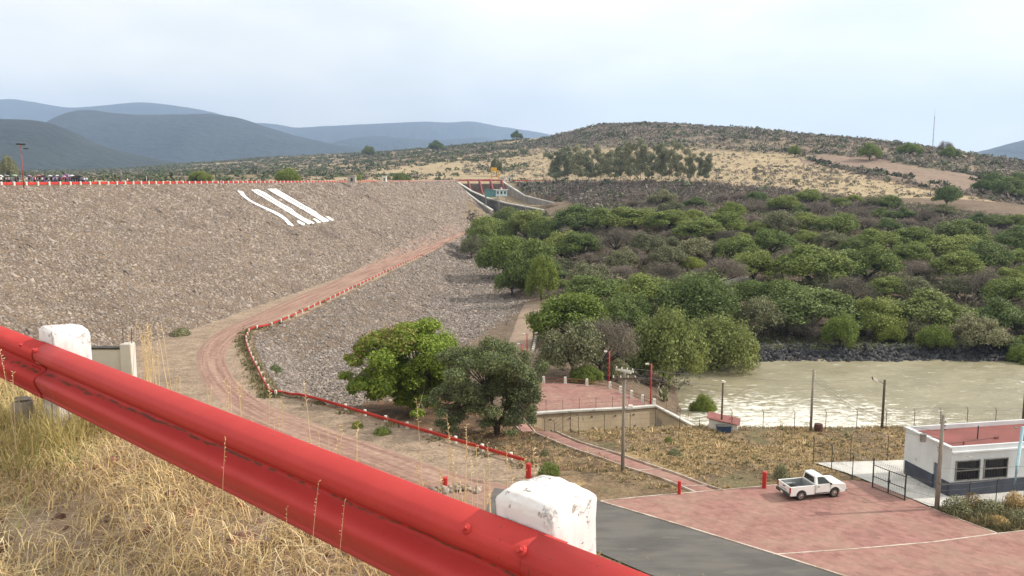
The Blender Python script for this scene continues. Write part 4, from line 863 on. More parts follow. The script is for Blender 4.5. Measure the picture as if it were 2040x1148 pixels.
# ------------------------------------------------------------ platform and retaining wall
PL = [(1066, 762), (1118, 763), (1165, 766), (1213, 772), (1240, 782), (1262, 792), (1303, 809), (1250, 814), (1160, 818), (1080, 823), (1056, 826), (1040, 800)]
ZP = -28.0; plw = px_poly(PL, ZP)
b = MB(); n = len(plw); b.add([(x, y, ZP) for x, y in plw] + [(x, y, ZP - 1.2) for x, y in plw], [tuple(range(n)), tuple(range(2 * n - 1, n - 1, -1))] + [(i, (i + 1) % n, n + (i + 1) % n, n + i) for i in range(n)])
tag(b.build('paved_platform', M['paver']), kind='structure')
fr = [Vector((*px_poly([p], ZP)[0], ZP)) for p in ((1056, 827), (1080, 824), (1160, 819), (1250, 815), (1305, 810))]
en = at_z(1402, 861, -30.4)
rw = thing('retaining_wall', fr[2], 'sloping tan concrete retaining wall below the red platform', 'retaining wall')
tops = fr + [at_z(1352, 834, -29.1), en]; o0 = fr[2]
bots = []
for i, p in enumerate(tops):
    q = p + Vector((-.2, -3.2, 0)); q.z = -33.5; bots.append(q if i < 5 else p + Vector((-.8, -2.2 + .7 * (i - 5), -4.6 + 1.6 * (i - 5))))
b = MB(); vs = [p - o0 for p in tops] + [p - o0 for p in bots] + [p + Vector((.1, .6, 0)) - o0 for p in tops] + [p + Vector((.1, .9, 0)) - o0 for p in bots]; n = len(tops)
fs = []
for i in range(n - 1):
    fs += [(i, i + 1, n + i + 1, n + i), (2 * n + i, 2 * n + i + 1, i + 1, i), (3 * n + i, 3 * n + i + 1, 2 * n + i + 1, 2 * n + i), (n + i, n + i + 1, 3 * n + i + 1, 3 * n + i)]
fs += [(0, n, 3 * n, 2 * n), (n - 1, 2 * n - 1, 4 * n - 1, 3 * n - 1)]
b.add(vs, fs).build('wall_face', pm('tan_concrete', (.37, .29, .19), (.28, .215, .145), .3, .9, spots=(.55, .62, (.17, .14, .105)), stretch=(1, 1, .35)), rw)
def coping(P, w=.35, h=.22):
    b = MB(); vs = []; n = len(P)
    for i, p in enumerate(P):
        t = P[min(i + 1, n - 1)] - P[max(i - 1, 0)]; t.z = 0; t.normalize(); s = Vector((-t.y, t.x, 0)) * w
        for q, z in ((p - s, .004), (p - s, h), (p + s, h), (p + s, .004)): vs.append(Vector((q.x, q.y, p.z + z)) - o0)
    b.add(vs, [(i * 4 + k, i * 4 + (k + 1) % 4, i * 4 + 4 + (k + 1) % 4, i * 4 + 4 + k) for i in range(n - 1) for k in range(4)] + [(3, 2, 1, 0), tuple(n * 4 - 4 + k for k in range(4))]); b.build('coping', M['pale_concrete'], rw)
coping(tops)
for i, f in enumerate((.3, .42, .55, .68, .8)):     # drain notches in slanting joints
    k = f * 4; a_ = fr[int(k)].lerp(fr[min(int(k) + 1, 4)], k % 1) - o0; e = a_ + Vector((-.2, -3.2, -5.5)); 
    for g in (.12, .34, .56, .78):
        q = a_.lerp(e, g) + Vector((g * .5, -.06, .02)); MB().box(q, (.16, .18, .12)).build('weep_hole', M['darkmetal'], rw)
# white posts with a pipe round the platform
wp = [(1083, 763), (1126, 764), (1169, 768), (1215, 774), (1236, 783), (1258, 792), (1280, 801), (1303, 809)]
pr_ = thing('platform_railing', Vector((*px_poly([(1169, 768)], ZP)[0], ZP)), 'low red pipe railing with stubby white posts round the red platform', 'railing'); ro = pr_.location.copy()
wpp = [Vector((*px_poly([p], ZP)[0], ZP)) for p in wp]
for p in wpp: MB().box(p - ro + Vector((0, 0, .45)), (.42, .36, .95), taper=.8).build('post', M['whitepaint'], pr_, .03)
b = MB()
for z in (.35, .7): b.tube([p - ro + Vector((0, .05, z)) for p in wpp], .035, 4)
b.build('rail', pm('rusty_red', (.3, .08, .05), (.2, .06, .04), 2, .7), pr_)
# whitewashed posts down the right side of the service track
a_, c_ = (1058, 703), (1068, 662)
for i in range(11):
    f = i / 10; p = hit(a_[0] + (c_[0] - a_[0]) * f, a_[1] + (c_[1] - a_[1]) * f); p.x += .3
    t = tag(MB().box((0, 0, .3), (.45, .45, .9), taper=.8).build('marker_post', M['whitepaint'], None, .03), 'stubby whitewashed post in the row down the right side of the service track', 'marker post', 'whitewashed posts along the service track'); t.location = p

# ------------------------------------------------------------ fences
def fence(pts, hgt, spacing, lab, arm=None, wires=(.3, .9, 1.5, 1.95), r=.035, mat=None, end=True, razor=False):
    P = pts; cum = [0]
    for a_, c_ in zip(P[:-1], P[1:]): cum.append(cum[-1] + (c_ - a_).length)
    def at(s):
        k = min(max(np.searchsorted(cum, s) - 1, 0), len(P) - 2); f = (s - cum[k]) / (cum[k + 1] - cum[k]); p = P[k].lerp(P[k + 1], f); return p
    o0 = P[0]; t = thing('wire_fence', o0, lab, 'fence'); ss = list(np.arange(0, cum[-1] + .01, spacing)); tops = []
    for s in ss:
        p = at(s) - o0; b = MB(); b.tube([p + Vector((0, 0, -.6)), p + Vector((0, 0, hgt))], r, 6)
        if arm is not None: b.tube([p + Vector((0, 0, hgt)), p + Vector((0, 0, hgt)) + arm], r * .8, 4)
        b.build('post', mat or M['wood'], t); tops.append(p)
    b = MB()
    for z in wires: b.tube([p + Vector((0, 0, z)) for p in tops], .011, 3, False)
    if arm is not None:
        for f in (.5, 1): b.tube([p + Vector((0, 0, hgt)) + arm * f for p in tops], .011, 3, False)
    # chain-link: crossed diagonals
    for a_, c_ in zip(tops[:-1], tops[1:]):
        L_ = (c_ - a_).length; m = max(1, int(L_ / .45))
        for k in range(m):
            q0, q1 = a_.lerp(c_, k / m), a_.lerp(c_, (k + 1) / m)
            b.tube([q0 + Vector((0, 0, .1)), q1 + Vector((0, 0, hgt))], .0028, 3, False); b.tube([q1 + Vector((0, 0, .1)), q0 + Vector((0, 0, hgt))], .0028, 3, False)
    b.build('wire_mesh', M['wire'], t)
    if razor:
        h_ = []
        for i in range(int(cum[-1] * 22)):
            s = i / 22; a = i * 2 * math.pi / 11; p = at(min(s, cum[-1])) - o0; h_.append(p + Vector((.05 * math.cos(a), .22 * math.cos(a), hgt + .2 + .22 * math.sin(a))))
        MB().tube(h_, .012, 3, False).build('razor_coil', M['galv'], t)
    return t
def gp(l): return [(lambda q: q)(hit(*p)) for p in l]
def zp(l, z): return [Vector((*px_poly([p], z)[0], float(G(*px_poly([p], z)[0])))) for p in l]
fence(zp([(1457, 861), (1600, 860), (1700, 859), (1800, 855), (1900, 846), (2130, 838)], -26.5), 2.0, 3.35, 'long chain link fence with angled barbed tops along the near river bank', Vector((-.22, -.1, .3)))
fence(zp([(1152, 872), (1286, 869), (1396, 862)], -26.9), 2.2, 2.75, 'chain link fence standing in front of the tan retaining wall', Vector((-.3, 0, .1)))
fence([p + Vector((.0, .3, 0)) for p in fr], 1.5, 2.1, 'low chain link fence on top of the retaining wall', None, (.3, .9, 1.4), .03)
fence(zp([(1152, 873), (1138, 862), (1122, 850), (1100, 838), (1066, 822)], -27.0), 2.2, 2.3, 'short chain link fence between the footpath and the retaining wall end', Vector((-.2, 0, .2)))
fence([p + Vector((.1, .4, 0)) for p in tops[4:]], 1.3, 1.5, 'rusty fence sloping down beside the right end of the retaining wall', None, (.3, .8, 1.25), .03, pm('rust', (.22, .10, .05), (.15, .07, .04), 3, .9))
Zy = -24.95
def yp(l): return [Vector((*px_poly([p], Zy)[0], Zy)) for p in l]
fence(yp([(1620, 918), (1657, 936), (1698, 954)]), 2.0, 2.4, 'grey chain link fence along the left side of the concrete yard', Vector((-.15, -.1, .25)), mat=M['darkmetal'])
fence(yp([(1620, 917), (1700, 914), (1795, 911)]), 2.0, 3.5, 'thin chain link fence across the back of the concrete yard', Vector((0, .2, .25)), mat=M['wood'])
fence(yp([(1802, 998), (1838, 1012), (1870, 1016), (1925, 1012), (1995, 1003), (2090, 994)]), 1.9, 2.6, 'chain link fence with wire coils in front of the white building', Vector((0, -.2, .25)), mat=M['darkmetal'], razor=False)
# gate: two leaves
gp_ = yp([(1698, 954), (1738, 972), (1769, 985), (1802, 998)])
gt = thing('yard_gate', gp_[1], 'double chain link gate topped with razor coil at the concrete yard', 'gate'); go = gp_[1]
for p in gp_[1:4:2]: MB().tube([p - go + Vector((0, 0, -.3)), p - go + Vector((0, 0, 2.5))], .06, 8).build('gate_post', M['darkmetal'], gt)
for a_, c_ in ((gp_[1], gp_[2]), (gp_[2], gp_[3])):
    a, c_2 = a_ - go, c_ - go; b = MB()
    for z in (.1, 1.0, 1.95): b.tube([a + Vector((0, 0, z)), c_2 + Vector((0, 0, z))], .035, 6)
    for q in (a.lerp(c_2, .02), a.lerp(c_2, .98)): b.tube([q + Vector((0, 0, .1)), q + Vector((0, 0, 1.95))], .035, 6)
    for k in range(7):
        q0, q1 = a.lerp(c_2, k / 7), a.lerp(c_2, (k + 1) / 7); b.tube([q0 + Vector((0, 0, .1)), q1 + Vector((0, 0, 1.95))], .005, 3, False); b.tube([q1 + Vector((0, 0, .1)), q0 + Vector((0, 0, 1.95))], .005, 3, False)
    b.build('gate_leaf', M['darkmetal'], gt)
hx = []
for i in range(330):
    f = i / 330; p = (gp_[0] - go).lerp(gp_[3] - go, f); a = i * 2 * math.pi / 12; hx.append(p + Vector((.1 * math.cos(a), .2 * math.cos(a), 2.2 + .2 * math.sin(a))))
MB().tube(hx, .012, 3, False).build('razor_coil', M['galv'], gt)
MB().box(gp_[2] - go + Vector((0, -.06, 1.1)), (.2, .06, .2)).build('latch', M['darkmetal'], gt)

# ------------------------------------------------------------ white building
bo = Vector((34.6, 62.9, -25.0)); fa = R(11)
wb = thing('office_building', bo, 'long white flat roofed building with dark base band, red roof and two barred windows', 'building', fa)
plas = pm('white_plaster', (.66, .67, .68), (.56, .57, .585), .5, .9, spots=(.8, .68, (.42, .42, .43)), bump=.15)
band = pm('dark_blue_band', (.075, .085, .11), (.055, .06, .08), .8, .8)
BL, BD, BH = 16.0, 5.6, 4.15; T = .2
b = MB()
# front wall with openings (windows), left wall with a door: built from butted blocks
wins = [(.4, 2.6), (2.95, 5.15), (7.0, 9.2), (10.5, 12.7)]; wz0, wz1 = 1.35, 3.0
xs_ = [0] + [v for w in wins for v in w] + [BL]
for i in range(0, len(xs_), 2): x0, x1 = xs_[i], xs_[i + 1]; b.box(((x0 + x1) / 2, T / 2, (1.25 + BH) / 2), (x1 - x0, T, BH - 1.25))
for x0, x1 in wins: b.box(((x0 + x1) / 2, T / 2, (1.25 + wz0) / 2), (x1 - x0, T, wz0 - 1.25)); b.box(((x0 + x1) / 2, T / 2, (wz1 + BH) / 2), (x1 - x0, T, BH - wz1))
dy0, dy1, dz1 = 1.05, 1.95, 2.3
b.box((T / 2, (T + dy0) / 2, (1.25 + BH) / 2), (T, dy0 - T, BH - 1.25)); b.box((T / 2, (dy1 + BD - T) / 2, (1.25 + BH) / 2), (T, BD - T - dy1, BH - 1.25)); b.box((T / 2, (dy0 + dy1) / 2, (dz1 + BH) / 2), (T, dy1 - dy0, BH - dz1))
b.box((BL / 2, BD - T / 2, BH / 2), (BL, T, BH)); b.box((BL - T / 2, BD / 2, BH / 2), (T, BD - 2 * T, BH)); b.build('wall', plas, wb)
b = MB(); b.box((BL / 2, T / 2 - .02, .62), (BL, T + .04, 1.25)); b.box((T / 2 - .02, (T + dy0) / 2, .62), (T + .04, dy0 - T, 1.25)); b.box((T / 2 - .02, (dy1 + BD - T) / 2, .62), (T + .04, BD - T - dy1, 1.25)); b.build('base_band', band, wb)
MB().box((BL / 2, BD / 2, BH - .42), (BL - 2 * T - .01, BD - 2 * T - .01, .12)).build('roof', pm('red_roof_coat', (.25, .08, .07), (.19, .065, .055), .35, .8, spots=(.6, .68, (.2, .07, .06))), wb)
MB().box((BL / 2, -.10, BH - .42), (BL + .1, .2, .12)).build('cornice', plas, wb); MB().box((-.09, BD / 2, BH - .05), (.18, BD, .12)).build('cornice', plas, wb)
for x0, x1 in wins:
    w = x1 - x0; cx = (x0 + x1) / 2; b = MB()
    for z in (wz0 + .04, wz1 - .04, (wz0 + wz1) / 2): b.box((cx, -.02, z), (w, .1, .08))
    for x in (x0 + .04, x1 - .04): b.box((x, -.03, (wz0 + wz1) / 2), (.08, .12, wz1 - wz0))
    f = b.build('window', M['galv'], wb)
    MB().box((cx, .12, (wz0 + wz1) / 2), (w - .01, .02, wz1 - wz0 - .01)).build('pane', pm('window_glass', (.03, .035, .045), (.02, .022, .03), 1, .12, spec=.5), f)
    b = MB()
    for k in range(1, 9): b.box((x0 + w * k / 9, -.06, (wz0 + wz1) / 2), (.02, .02, wz1 - wz0))
    b.build('security_bars', M['darkmetal'], f)
MB().box((.12, (dy0 + dy1) / 2, dz1 / 2), (.06, dy1 - dy0 - .01, dz1 - .01)).build('door', pm('grey_blue_door', (.13, .16, .21), (.10, .13, .17), 1, .6), wb)
MB().tube([(1.3, 0, 3.3), (1.35, -.3, 3.42), (1.6, -.4, 3.36)], .025, 5).build('wall_lamp', M['whitepaint'], wb)
MB().tube([(4.3, 2.4, BH - .4), (4.3, 2.4, BH + .75)], .05, 8).build('vent_pipe', M['darkmetal'], wb); MB().tube([(2.1, 1.3, BH - .4), (2.1, 1.3, BH - .05)], .07, 8).build('vent_pipe', M['reddrock'], wb)
MB().tube([(5.8, 2.2, BH - .3), (6.05, 2.2, BH - .22)], .12, 8).build('roof_drain', M['reddrock'], wb)
MB().box((3.0, 2.0, BH - .33), (6, .03, .02), R(8)).build('cable', M['wire'], wb)
# hut with red lean-to roof and blue tank
hb = at_z(1441, 860, -26.8); hb.z = float(G(hb.x, hb.y)) - .3
hu = thing('hut', hb, 'small white hut with a red sloping roof on the river bank', 'hut', R(-18)); hu.scale = (.92, .92, .88)
b = MB(); b.prism([(-1.6, 0), (1.6, 0), (1.6, 1.25), (-1.6, 1.75)], -1.2, 1.2, lambda x, z, y: (x, y, z)); b.build('wall', pm('hut_wall', (.66, .64, .6), (.55, .53, .5), 1, .85), hu)
b = MB(); b.prism([(-1.85, 1.80), (1.85, 1.22), (1.85, 1.32), (-1.85, 1.90)], -1.4, 1.4, lambda x, z, y: (x, y, z)); b.build('roof', pm('red_sheet_roof', (.27, .10, .09), (.2, .08, .07), 1.2, .8), hu)
MB().tube([(.6, 0, 1.45), (.75, -.1, 1.75), (1.0, -.1, 1.8), (1.0, -.1, 1.5)], .04, 6).build('vent_pipe', M['reddrock'], hu)
tb = Vector((hb.x - .55, hb.y - 2.2, 0)); tb.z = float(G(tb.x, tb.y))
t = thing('water_tank', tb, 'dark blue open water tank in front of the small red roofed hut', 'tank'); MB().box((0, 0, .32), (1.25, .8, .65), taper=1.15).build('tub', pm('blue_plastic', (.03, .06, .13), (.025, .045, .10), 2, .5), t, .04); MB().box((0, 0, .68), (1.5, .98, .06)).build('rim', M['darkmetal'], t)
db = at_z(1630, 861, -26.5); db.z = float(G(db.x, db.y)); t = thing('oil_drum', db, 'rusty brown drum in the dry grass right of the tall river bank pole', 'drum'); MB().tube([(0, 0, -.1), (0, 0, .28), (0, 0, .30), (0, 0, .62), (0, 0, .64), (0, 0, .82)], [.42, .42, .45, .45, .42, .42], 18).build('barrel', pm('rusty_drum', (.11, .05, .035), (.06, .03, .025), 3, .8), t)
# concrete headwall pillar beyond the rail
pc = at_y(257, 738, 22); pc.z = float(G(pc.x, pc.y)) if pc.y > 8 else pc.z
pl = thing('concrete_headwall', pc, 'small weathered concrete pillar with rusty rebar and a low wall beyond the rail', 'headwall')
hp = slope_of(684) * 22 - pc.z
MB().box((0, 0, hp / 2 - .2), (.30, .30, hp + .4)).build('pillar', M['pale_concrete'], pl, .02); MB().box((-.62, .1, hp - .62), (.92, .2, .9)).build('low_wall', M['pale_concrete'], pl, .01); MB().box((-.62, .1, hp - .145), (.92, .24, .05)).build('wall_cap', M['darkmetal'], pl)
for x in (-.11, .12): MB().tube([(x, 0, hp), (x + .01, 0, hp + .42)], .012, 5).build('rebar', M['wood'], pl)
# bench blocks by the trees at the spillway foot
for px, py, w, lab in ((932, 428, 6, 'small white concrete block at the foot of the dam left of the pale pole'), (1043, 430, 9, 'white slab roof among the trees below the spillway')):
    p = at_y(px, py, 545 if px < 1000 else 540); t = tag(MB().box((0, 0, 0), (w, 3, 2.2)).build('concrete_block', M['whitepaint'], None, .1), lab, 'block'); t.location = p
# ------------------------------------------------------------ pickup truck (local +x forward, origin on the ground at the middle)
def truck(loc, rz):
    t = thing('pickup_truck', loc, 'white single cab pickup truck parked on the red paving', 'pickup truck', rz)
    wp = bpy.data.materials.new('white_car_paint'); _, N_, L_, P = sh(wp); P.inputs['Base Color'].default_value = (.80, .80, .79, 1); P.inputs['Roughness'].default_value = .25; P.inputs['Coat Weight'].default_value = .6
    gl = pm('tinted_glass', (.02, .025, .028), (.015, .018, .02), 1, .08, spec=.6); bk = pm('black_trim', (.025, .025, .025), None, 2, .5); tg = pm('bed_liner', (.30, .31, .32), (.24, .25, .26), 2, .6)
    chrome = pm('bright_metal', (.6, .6, .6), (.5, .5, .5), 2, .25, metal=1); grimy = pm('underbody', (.03, .028, .026), None, 2, .9)
    hw = .97; WX0, WX1 = -1.50, 1.52; WR = .40; AR = .47
    def arch(cx, z0):
        return [(cx + AR * math.cos(a), max(z0, WR + AR * math.sin(a))) for a in [math.pi * k / 12 for k in range(12, -1, -1)]]
    z0 = .42
    # outline of a side panel with wheel arches, front to the right
    def side(pts_top, x0, x1, arches, name, inset=0):
        bot = [(x0, z0)]
        for c in arches: bot += [(c - AR, z0)] + arch(c, z0) + [(c + AR, z0)]
        bot += [(x1, z0)]; return bot + pts_top
    def crown(y, z): # side bulges: narrower at the top
        return y * (1 - .0 * z) * (1 - .035 * max(0, z - .9)) * (1 - .05 * max(0, .7 - z))
    # cab + front body
    front_top = [(2.50, .60), (2.54, .80), (2.53, 1.0), (2.44, 1.09), (2.15, 1.145), (1.5, 1.195), (1.34, 1.21), (-.28, 1.21)]
    poly = side(front_top, -.28, 2.5, [WX1], 'b')
    def lay(poly, name, w=hw, mat=wp, bev=.035, parent=t):
        b = MB(); b.prism(poly, -w, w, lambda x, z, y: (x, crown(y, z), z)); return b.build(name, mat, parent, bev, False, 2)
    body = lay(poly, 'cab_body')
    # greenhouse
    gh = [(-.27, 1.19), (1.32, 1.19), (.66, 1.77), (.46, 1.83), (-.05, 1.84), (-.20, 1.79)]
    b = MB(); n = len(gh)
    def gy(z): return hw * (1 - .20 * (z - 1.19) / .62) - .03
    b.add([(x, -gy(z), z) for x, z in gh] + [(x, gy(z), z) for x, z in gh], [(i, (i + 1) % n, n + (i + 1) % n, n + i) for i in range(n)] + [tuple(range(n - 1, -1, -1)), tuple(range(n, 2 * n))])
    cabt = b.build('cab_roof', wp, t, .03)
    def quad(name, pts, mat, par, th=.012):
        P_ = [Vector(p) for p in pts]; nn = (P_[1] - P_[0]).cross(P_[2] - P_[0]).normalized() * th
        m_ = len(P_); return MB().add([p - nn * .2 for p in P_] + [p + nn for p in P_], [tuple(range(m_ - 1, -1, -1)), tuple(range(m_, 2 * m_))] + [(i, (i + 1) % m_, m_ + (i + 1) % m_, m_ + i) for i in range(m_)]).build(name, mat, par)
    for s in (-1, 1):
        pts = [(x, s * (gy(z) + .001), z) for x, z in ((-.02, 1.22), (1.10, 1.22), (.62, 1.68), (.46, 1.74), (0, 1.75))]
        quad('side_window', pts if s < 0 else pts[::-1], gl, t)
    quad('rear_window', [(-.262 - .0, -.72, 1.27), (-.212, -.62, 1.70), (-.212, .62, 1.70), (-.262, .72, 1.27)][::-1], gl, t, .02)
    quad('windshield', [(1.285, -.80, 1.23), (1.285, .80, 1.23), (.71, .66, 1.735), (.71, -.66, 1.735)], gl, t, .02)
    # bed: two sides, front wall, tailgate, floor
    bt = [(-.32, 1.17), (-2.50, 1.17)]
    pb_ = side(bt, -2.50, -.32, [WX0], 'bed')
    for s in (-1, 1):
        b = MB(); b.prism(pb_, s * (hw - .10), s * hw, lambda x, z, y: (x, crown(y, z), z)); b.build('bed_side', wp, t, .02)
    b = MB().box((-.37, 0, .86), (.08, hw * 2 - .22, .6)); b.build('bed_front', tg, t)
    MB().box((-1.4, 0, .56), (2.02, hw * 2 - .22, .08)).build('bed_floor', tg, t)
    for s in (-1, 1): MB().box((-1.5, s * .72, .75), (.95, .24, .34)).build('wheel_well', tg, t, .06)
    for s in (-1, 1): MB().box((-1.4, s * (hw - .125), .88), (2.05, .04, .52)).build('bed_lining', tg, t)
    tgt = MB().box((-2.47, 0, .86), (.08, hw * 2 - .22, .62)).build('tailgate', wp, t, .015)
    MB().box((-2.52, 0, 1.0), (.03, .26, .09)).build('handle', bk, tgt); MB().box((-2.515, .0, .78), (.012, .75, .05)).build('nameplate', pm('dull_red_strip', (.45, .22, .2), None, 2, .5), tgt)
    for s in (-1, 1):
        MB().box((-2.50, s * (hw - .075), .90), (.06, .16, .46)).build('tail_light', pm('tail_light_red', (.32, .01, .015), (.25, .01, .01), 2, .2), t, .015)
        MB().box((2.47, s * .74, .90), (.16, .36, .22)).build('headlight', pm('lamp_glass', (.6, .6, .58), None, 2, .1), t, .03)
    MB().box((2.55, 0, .86), (.04, 1.05, .3)).build('grille', bk, t, .01)
    b = MB().box((-2.60, 0, .52), (.2, hw * 2 - .1, .22)); b.build('rear_bumper', pm('dark_bumper', (.06, .055, .05), None, 2, .5), t, .03)
    b = MB().box((2.58, 0, .54), (.2, hw * 2 - .06, .26)); b.build('front_bumper', chrome, t, .04)
    MB().box((0, 0, .44), (4.6, 1.5, .18)).build('chassis', grimy, t)
    for s in (-1, 1):
        dr = MB(); dr.box((-.22, s * (hw + .0), .86), (.012, .02, .72)); dr.box((1.12, s * (hw + .0), .86), (.012, .02, .70)); dr.box((.45, s * hw, .51), (1.34, .02, .012)); d_ = dr.build('door_seam', bk, t)
        MB().box((.02, s * (hw + .01), 1.02), (.19, .04, .055)).build('door_handle', bk, t, .01)
        MB().box((1.05, s * (hw + .13), 1.24), (.10, .2, .15)).build('mirror', bk, t, .03)
        MB().box((.35, s * (hw + .002), .50), (1.3, .02, .06)).build('rocker_trim', bk, t)
    def wheel(x, s):
        w_ = MB(); W0 = s * .70; W1 = s * .955
        prof = [(.24, W0), (WR - .03, W0), (WR, W0 + s * .04), (WR, W1 - s * .04), (WR - .03, W1), (.245, W1)]
        n = 28; vs = []; 
        for k in range(n):
            a = 2 * math.pi * k / n
            for r, y in prof: vs.append((r * math.cos(a), y - s * .82, r * math.sin(a)))
        m_ = len(prof); fs = [(k * m_ + j, k * m_ + (j + 1) % m_, ((k + 1) % n) * m_ + (j + 1) % m_, ((k + 1) % n) * m_ + j) for k in range(n) for j in range(m_)]
        ty = w_.add(vs, fs).build('tyre', pm('rubber', (.03, .028, .027), (.05, .045, .04), 8, .85), None, 0, True)
        e = bpy.data.objects.new('wheel', ty.data); C.objects.link(e); e.parent = t; e.location = (x, s * .82, WR); bpy.data.objects.remove(ty)
        b = MB(); b.tube([(0, s * .02, 0), (0, s * .10, 0)], [.24, .245], 24); 
        rim = b.build('rim', pm('steel_rim', (.42, .41, .39), (.34, .33, .31), 5, .35, metal=.6), e)
        b = MB(); b.tube([(0, s * .10, 0), (0, s * .13, 0), (0, s * .15, 0)], [.09, .085, .05], 14)
        for k in range(5):
            a = 2 * math.pi * k / 5; b.box((.155 * math.cos(a), s * .104, .155 * math.sin(a)), (.11, .03, .07), m=Matrix.Rotation(-a, 3, 'Y'))
        b.build('hub', chrome, e)
        for k in range(5):
            a = 2 * math.pi * (k + .5) / 5; MB().tube([(.165 * math.cos(a), s * .09, .165 * math.sin(a)), (.165 * math.cos(a), s * .106, .165 * math.sin(a))], .04, 8).build('rim_slot', bk, e)
    for x in (WX0, WX1):
        for s in (-1, 1): wheel(x, s)
    for c in (WX0, WX1):
        b = MB().tube([(c, -.68, WR), (c, .68, WR)], .44, 18); b.build('wheel_arch_liner', grimy, t)
    MB().box((-2.53, 0, .52), (.36, .34, .16)).build('number_plate', M['whitepaint'], t)
    return t
tr_ = truck(Vector((23.85, 63.35, -24.925)), R(13)); tr_.scale = (.97, .97, .99)
# ------------------------------------------------------------ vegetation
def leaf_cloud(n, lobes, leaf, seed=0, up=.35, shell=.16, asp=.6):
    """n leaf clumps over the lobes' shells: (n*4,3) verts"""
    r = np.random.default_rng(seed); lo = np.array(lobes, float); w = (lo[:, 3] * lo[:, 4] + lo[:, 3] * lo[:, 5]); w /= w.sum()
    k = r.choice(len(lo), n, p=w); d = r.normal(size=(n, 3)); d[:, 2] = np.where(d[:, 2] < 0, d[:, 2] * .75, d[:, 2]); d /= np.linalg.norm(d, axis=1)[:, None]
    rad = 1 - np.abs(r.normal(0, shell, n)); c = lo[k, :3] + d * lo[k, 3:6] * rad[:, None] + r.normal(0, .16, (n, 3)) * lo[k, 3:6]
    nn = d * .6 + r.normal(0, .55, (n, 3)) + np.array([0, 0, up]); nn /= np.linalg.norm(nn, axis=1)[:, None]
    a = np.cross(nn, r.normal(size=(n, 3))); a /= np.linalg.norm(a, axis=1)[:, None]; b_ = np.cross(nn, a)
    s = leaf * r.uniform(.55, 1.35, n)[:, None]; a = a * s; b_ = b_ * s * asp
    return np.stack([c - a * .5 - b_ * .5, c + a * .5 - b_ * .25, c + a * .55 + b_ * .5, c - a * .4 + b_ * .6], 1).reshape(-1, 3)
def Q(n): return np.arange(n * 4).reshape(-1, 4)
def dome_lobes(r, n, h=.55, flat=.6, lr=(.12, .2), z0=.22, spread=.36):
    L_ = []
    for _ in range(n):
        a = r.uniform(0, 2 * math.pi); d = math.sqrt(r.random()) * spread; z = z0 + (h) * math.sqrt(max(0, 1 - (d / (spread * 1.12)) ** 2)) * r.uniform(.55, 1)
        q = r.uniform(*lr); L_.append((math.cos(a) * d, math.sin(a) * d, z, q, q, q * flat))
    return L_
def limbs(r, lobes, base=.035, z0=.0, fork=.16, k=7):
    b = MB(); f = Vector((r.normal() * .02, r.normal() * .02, fork)); b.tube([(0, 0, z0 - .08), (f.x * .4, f.y * .4, fork * .5), f], [base, base * .8, base * .7], 7, False)
    idx = r.permutation(len(lobes))[:k]
    for i in idx:
        e = Vector(lobes[i][:3]); m_ = f.lerp(e, .5) + Vector((r.normal() * .03, r.normal() * .03, -.02)); b.tube([f - Vector((0, 0, .02)), m_, e], [base * .5, base * .3, base * .1], 5, False)
        for _ in range(2):
            e2 = e + Vector(r.normal(size=3)) * .09; b.tube([m_, m_.lerp(e2, .6) + Vector(r.normal(size=3)) * .02, e2], [base * .25, base * .14, base * .04], 4, False)
    return b
TREES = {}
def make_kind(key, name, nvar, n, leaf, mat, lobefn, trunkmat, kw={}, base=.035, fork=.16, seed=0, k=7):
    TREES[key] = []
    for v in range(nvar):
        r = np.random.default_rng(seed + v * 17); lo = np.array(lobefn(r))
        if key != 'tall':
            e = np.array([(lo[:, a] + lo[:, 3 + a]).max() for a in range(3)]); g = np.array([(lo[:, a] - lo[:, 3 + a]).min() for a in range(2)])
            lo[:, 0] -= (e[0] + g[0]) / 2; lo[:, 1] -= (e[1] + g[1]) / 2; sc = .5 / ((e[0] - g[0] + e[1] - g[1]) / 4); zs = .72 / e[2]; lo[:, [0, 1, 3, 4]] *= sc; lo[:, [2, 5]] *= zs
        cm = np_mesh('crown', leaf_cloud(n, lo, leaf, seed + v, **kw), Q(n)); cm.materials.append(M[mat])
        lb = limbs(r, lo, base, 0, fork, k); tm = bpy.data.meshes.new('trunk'); tm.from_pydata(lb.v, [], lb.f); tm.materials.append(M[trunkmat]); TREES[key].append((name, cm, tm))
make_kind('acacia', 'thorn_tree', 5, 22000, .024, 'leaf', lambda r: dome_lobes(r, 60, .46, .62, (.08, .14), .05, .38), 'bark', dict(up=.5, shell=.3), seed=100)
make_kind('dark', 'thorn_tree', 4, 20000, .024, 'leafdark', lambda r: dome_lobes(r, 56, .48, .65, (.08, .15), .05, .38), 'bark', dict(up=.4, shell=.3), seed=200)
make_kind('olive', 'mesquite_tree', 4, 13000, .025, 'leafolive', lambda r: dome_lobes(r, 50, .45, .7, (.08, .14), .05, .38), 'bark', dict(up=.3, shell=.4), seed=300)
make_kind('bright', 'pepper_tree', 4, 20000, .025, 'leafbright', lambda r: [(x, y, z * .9, a, b_, c_ * 1.25) for x, y, z, a, b_, c_ in dome_lobes(r, 48, .5, .9, (.07, .12), .06, .34)], 'bark', dict(up=.2, shell=.26), seed=400)
make_kind('bare', 'bare_tree', 4, 8000, .06, 'twig', lambda r: dome_lobes(r, 24, .5, .9, (.10, .18), .12, .34), 'bark', dict(up=0, asp=.05, shell=.4), seed=500, k=16)
make_kind('pepper', 'pepper_tree', 4, 24000, .023, 'leafpepper', lambda r: [(x, y, z * .9, a, b_, c_ * 1.3) for x, y, z, a, b_, c_ in dome_lobes(r, 60, .5, .9, (.07, .13), .02, .36)], 'bark', dict(up=.2, shell=.3), seed=450)
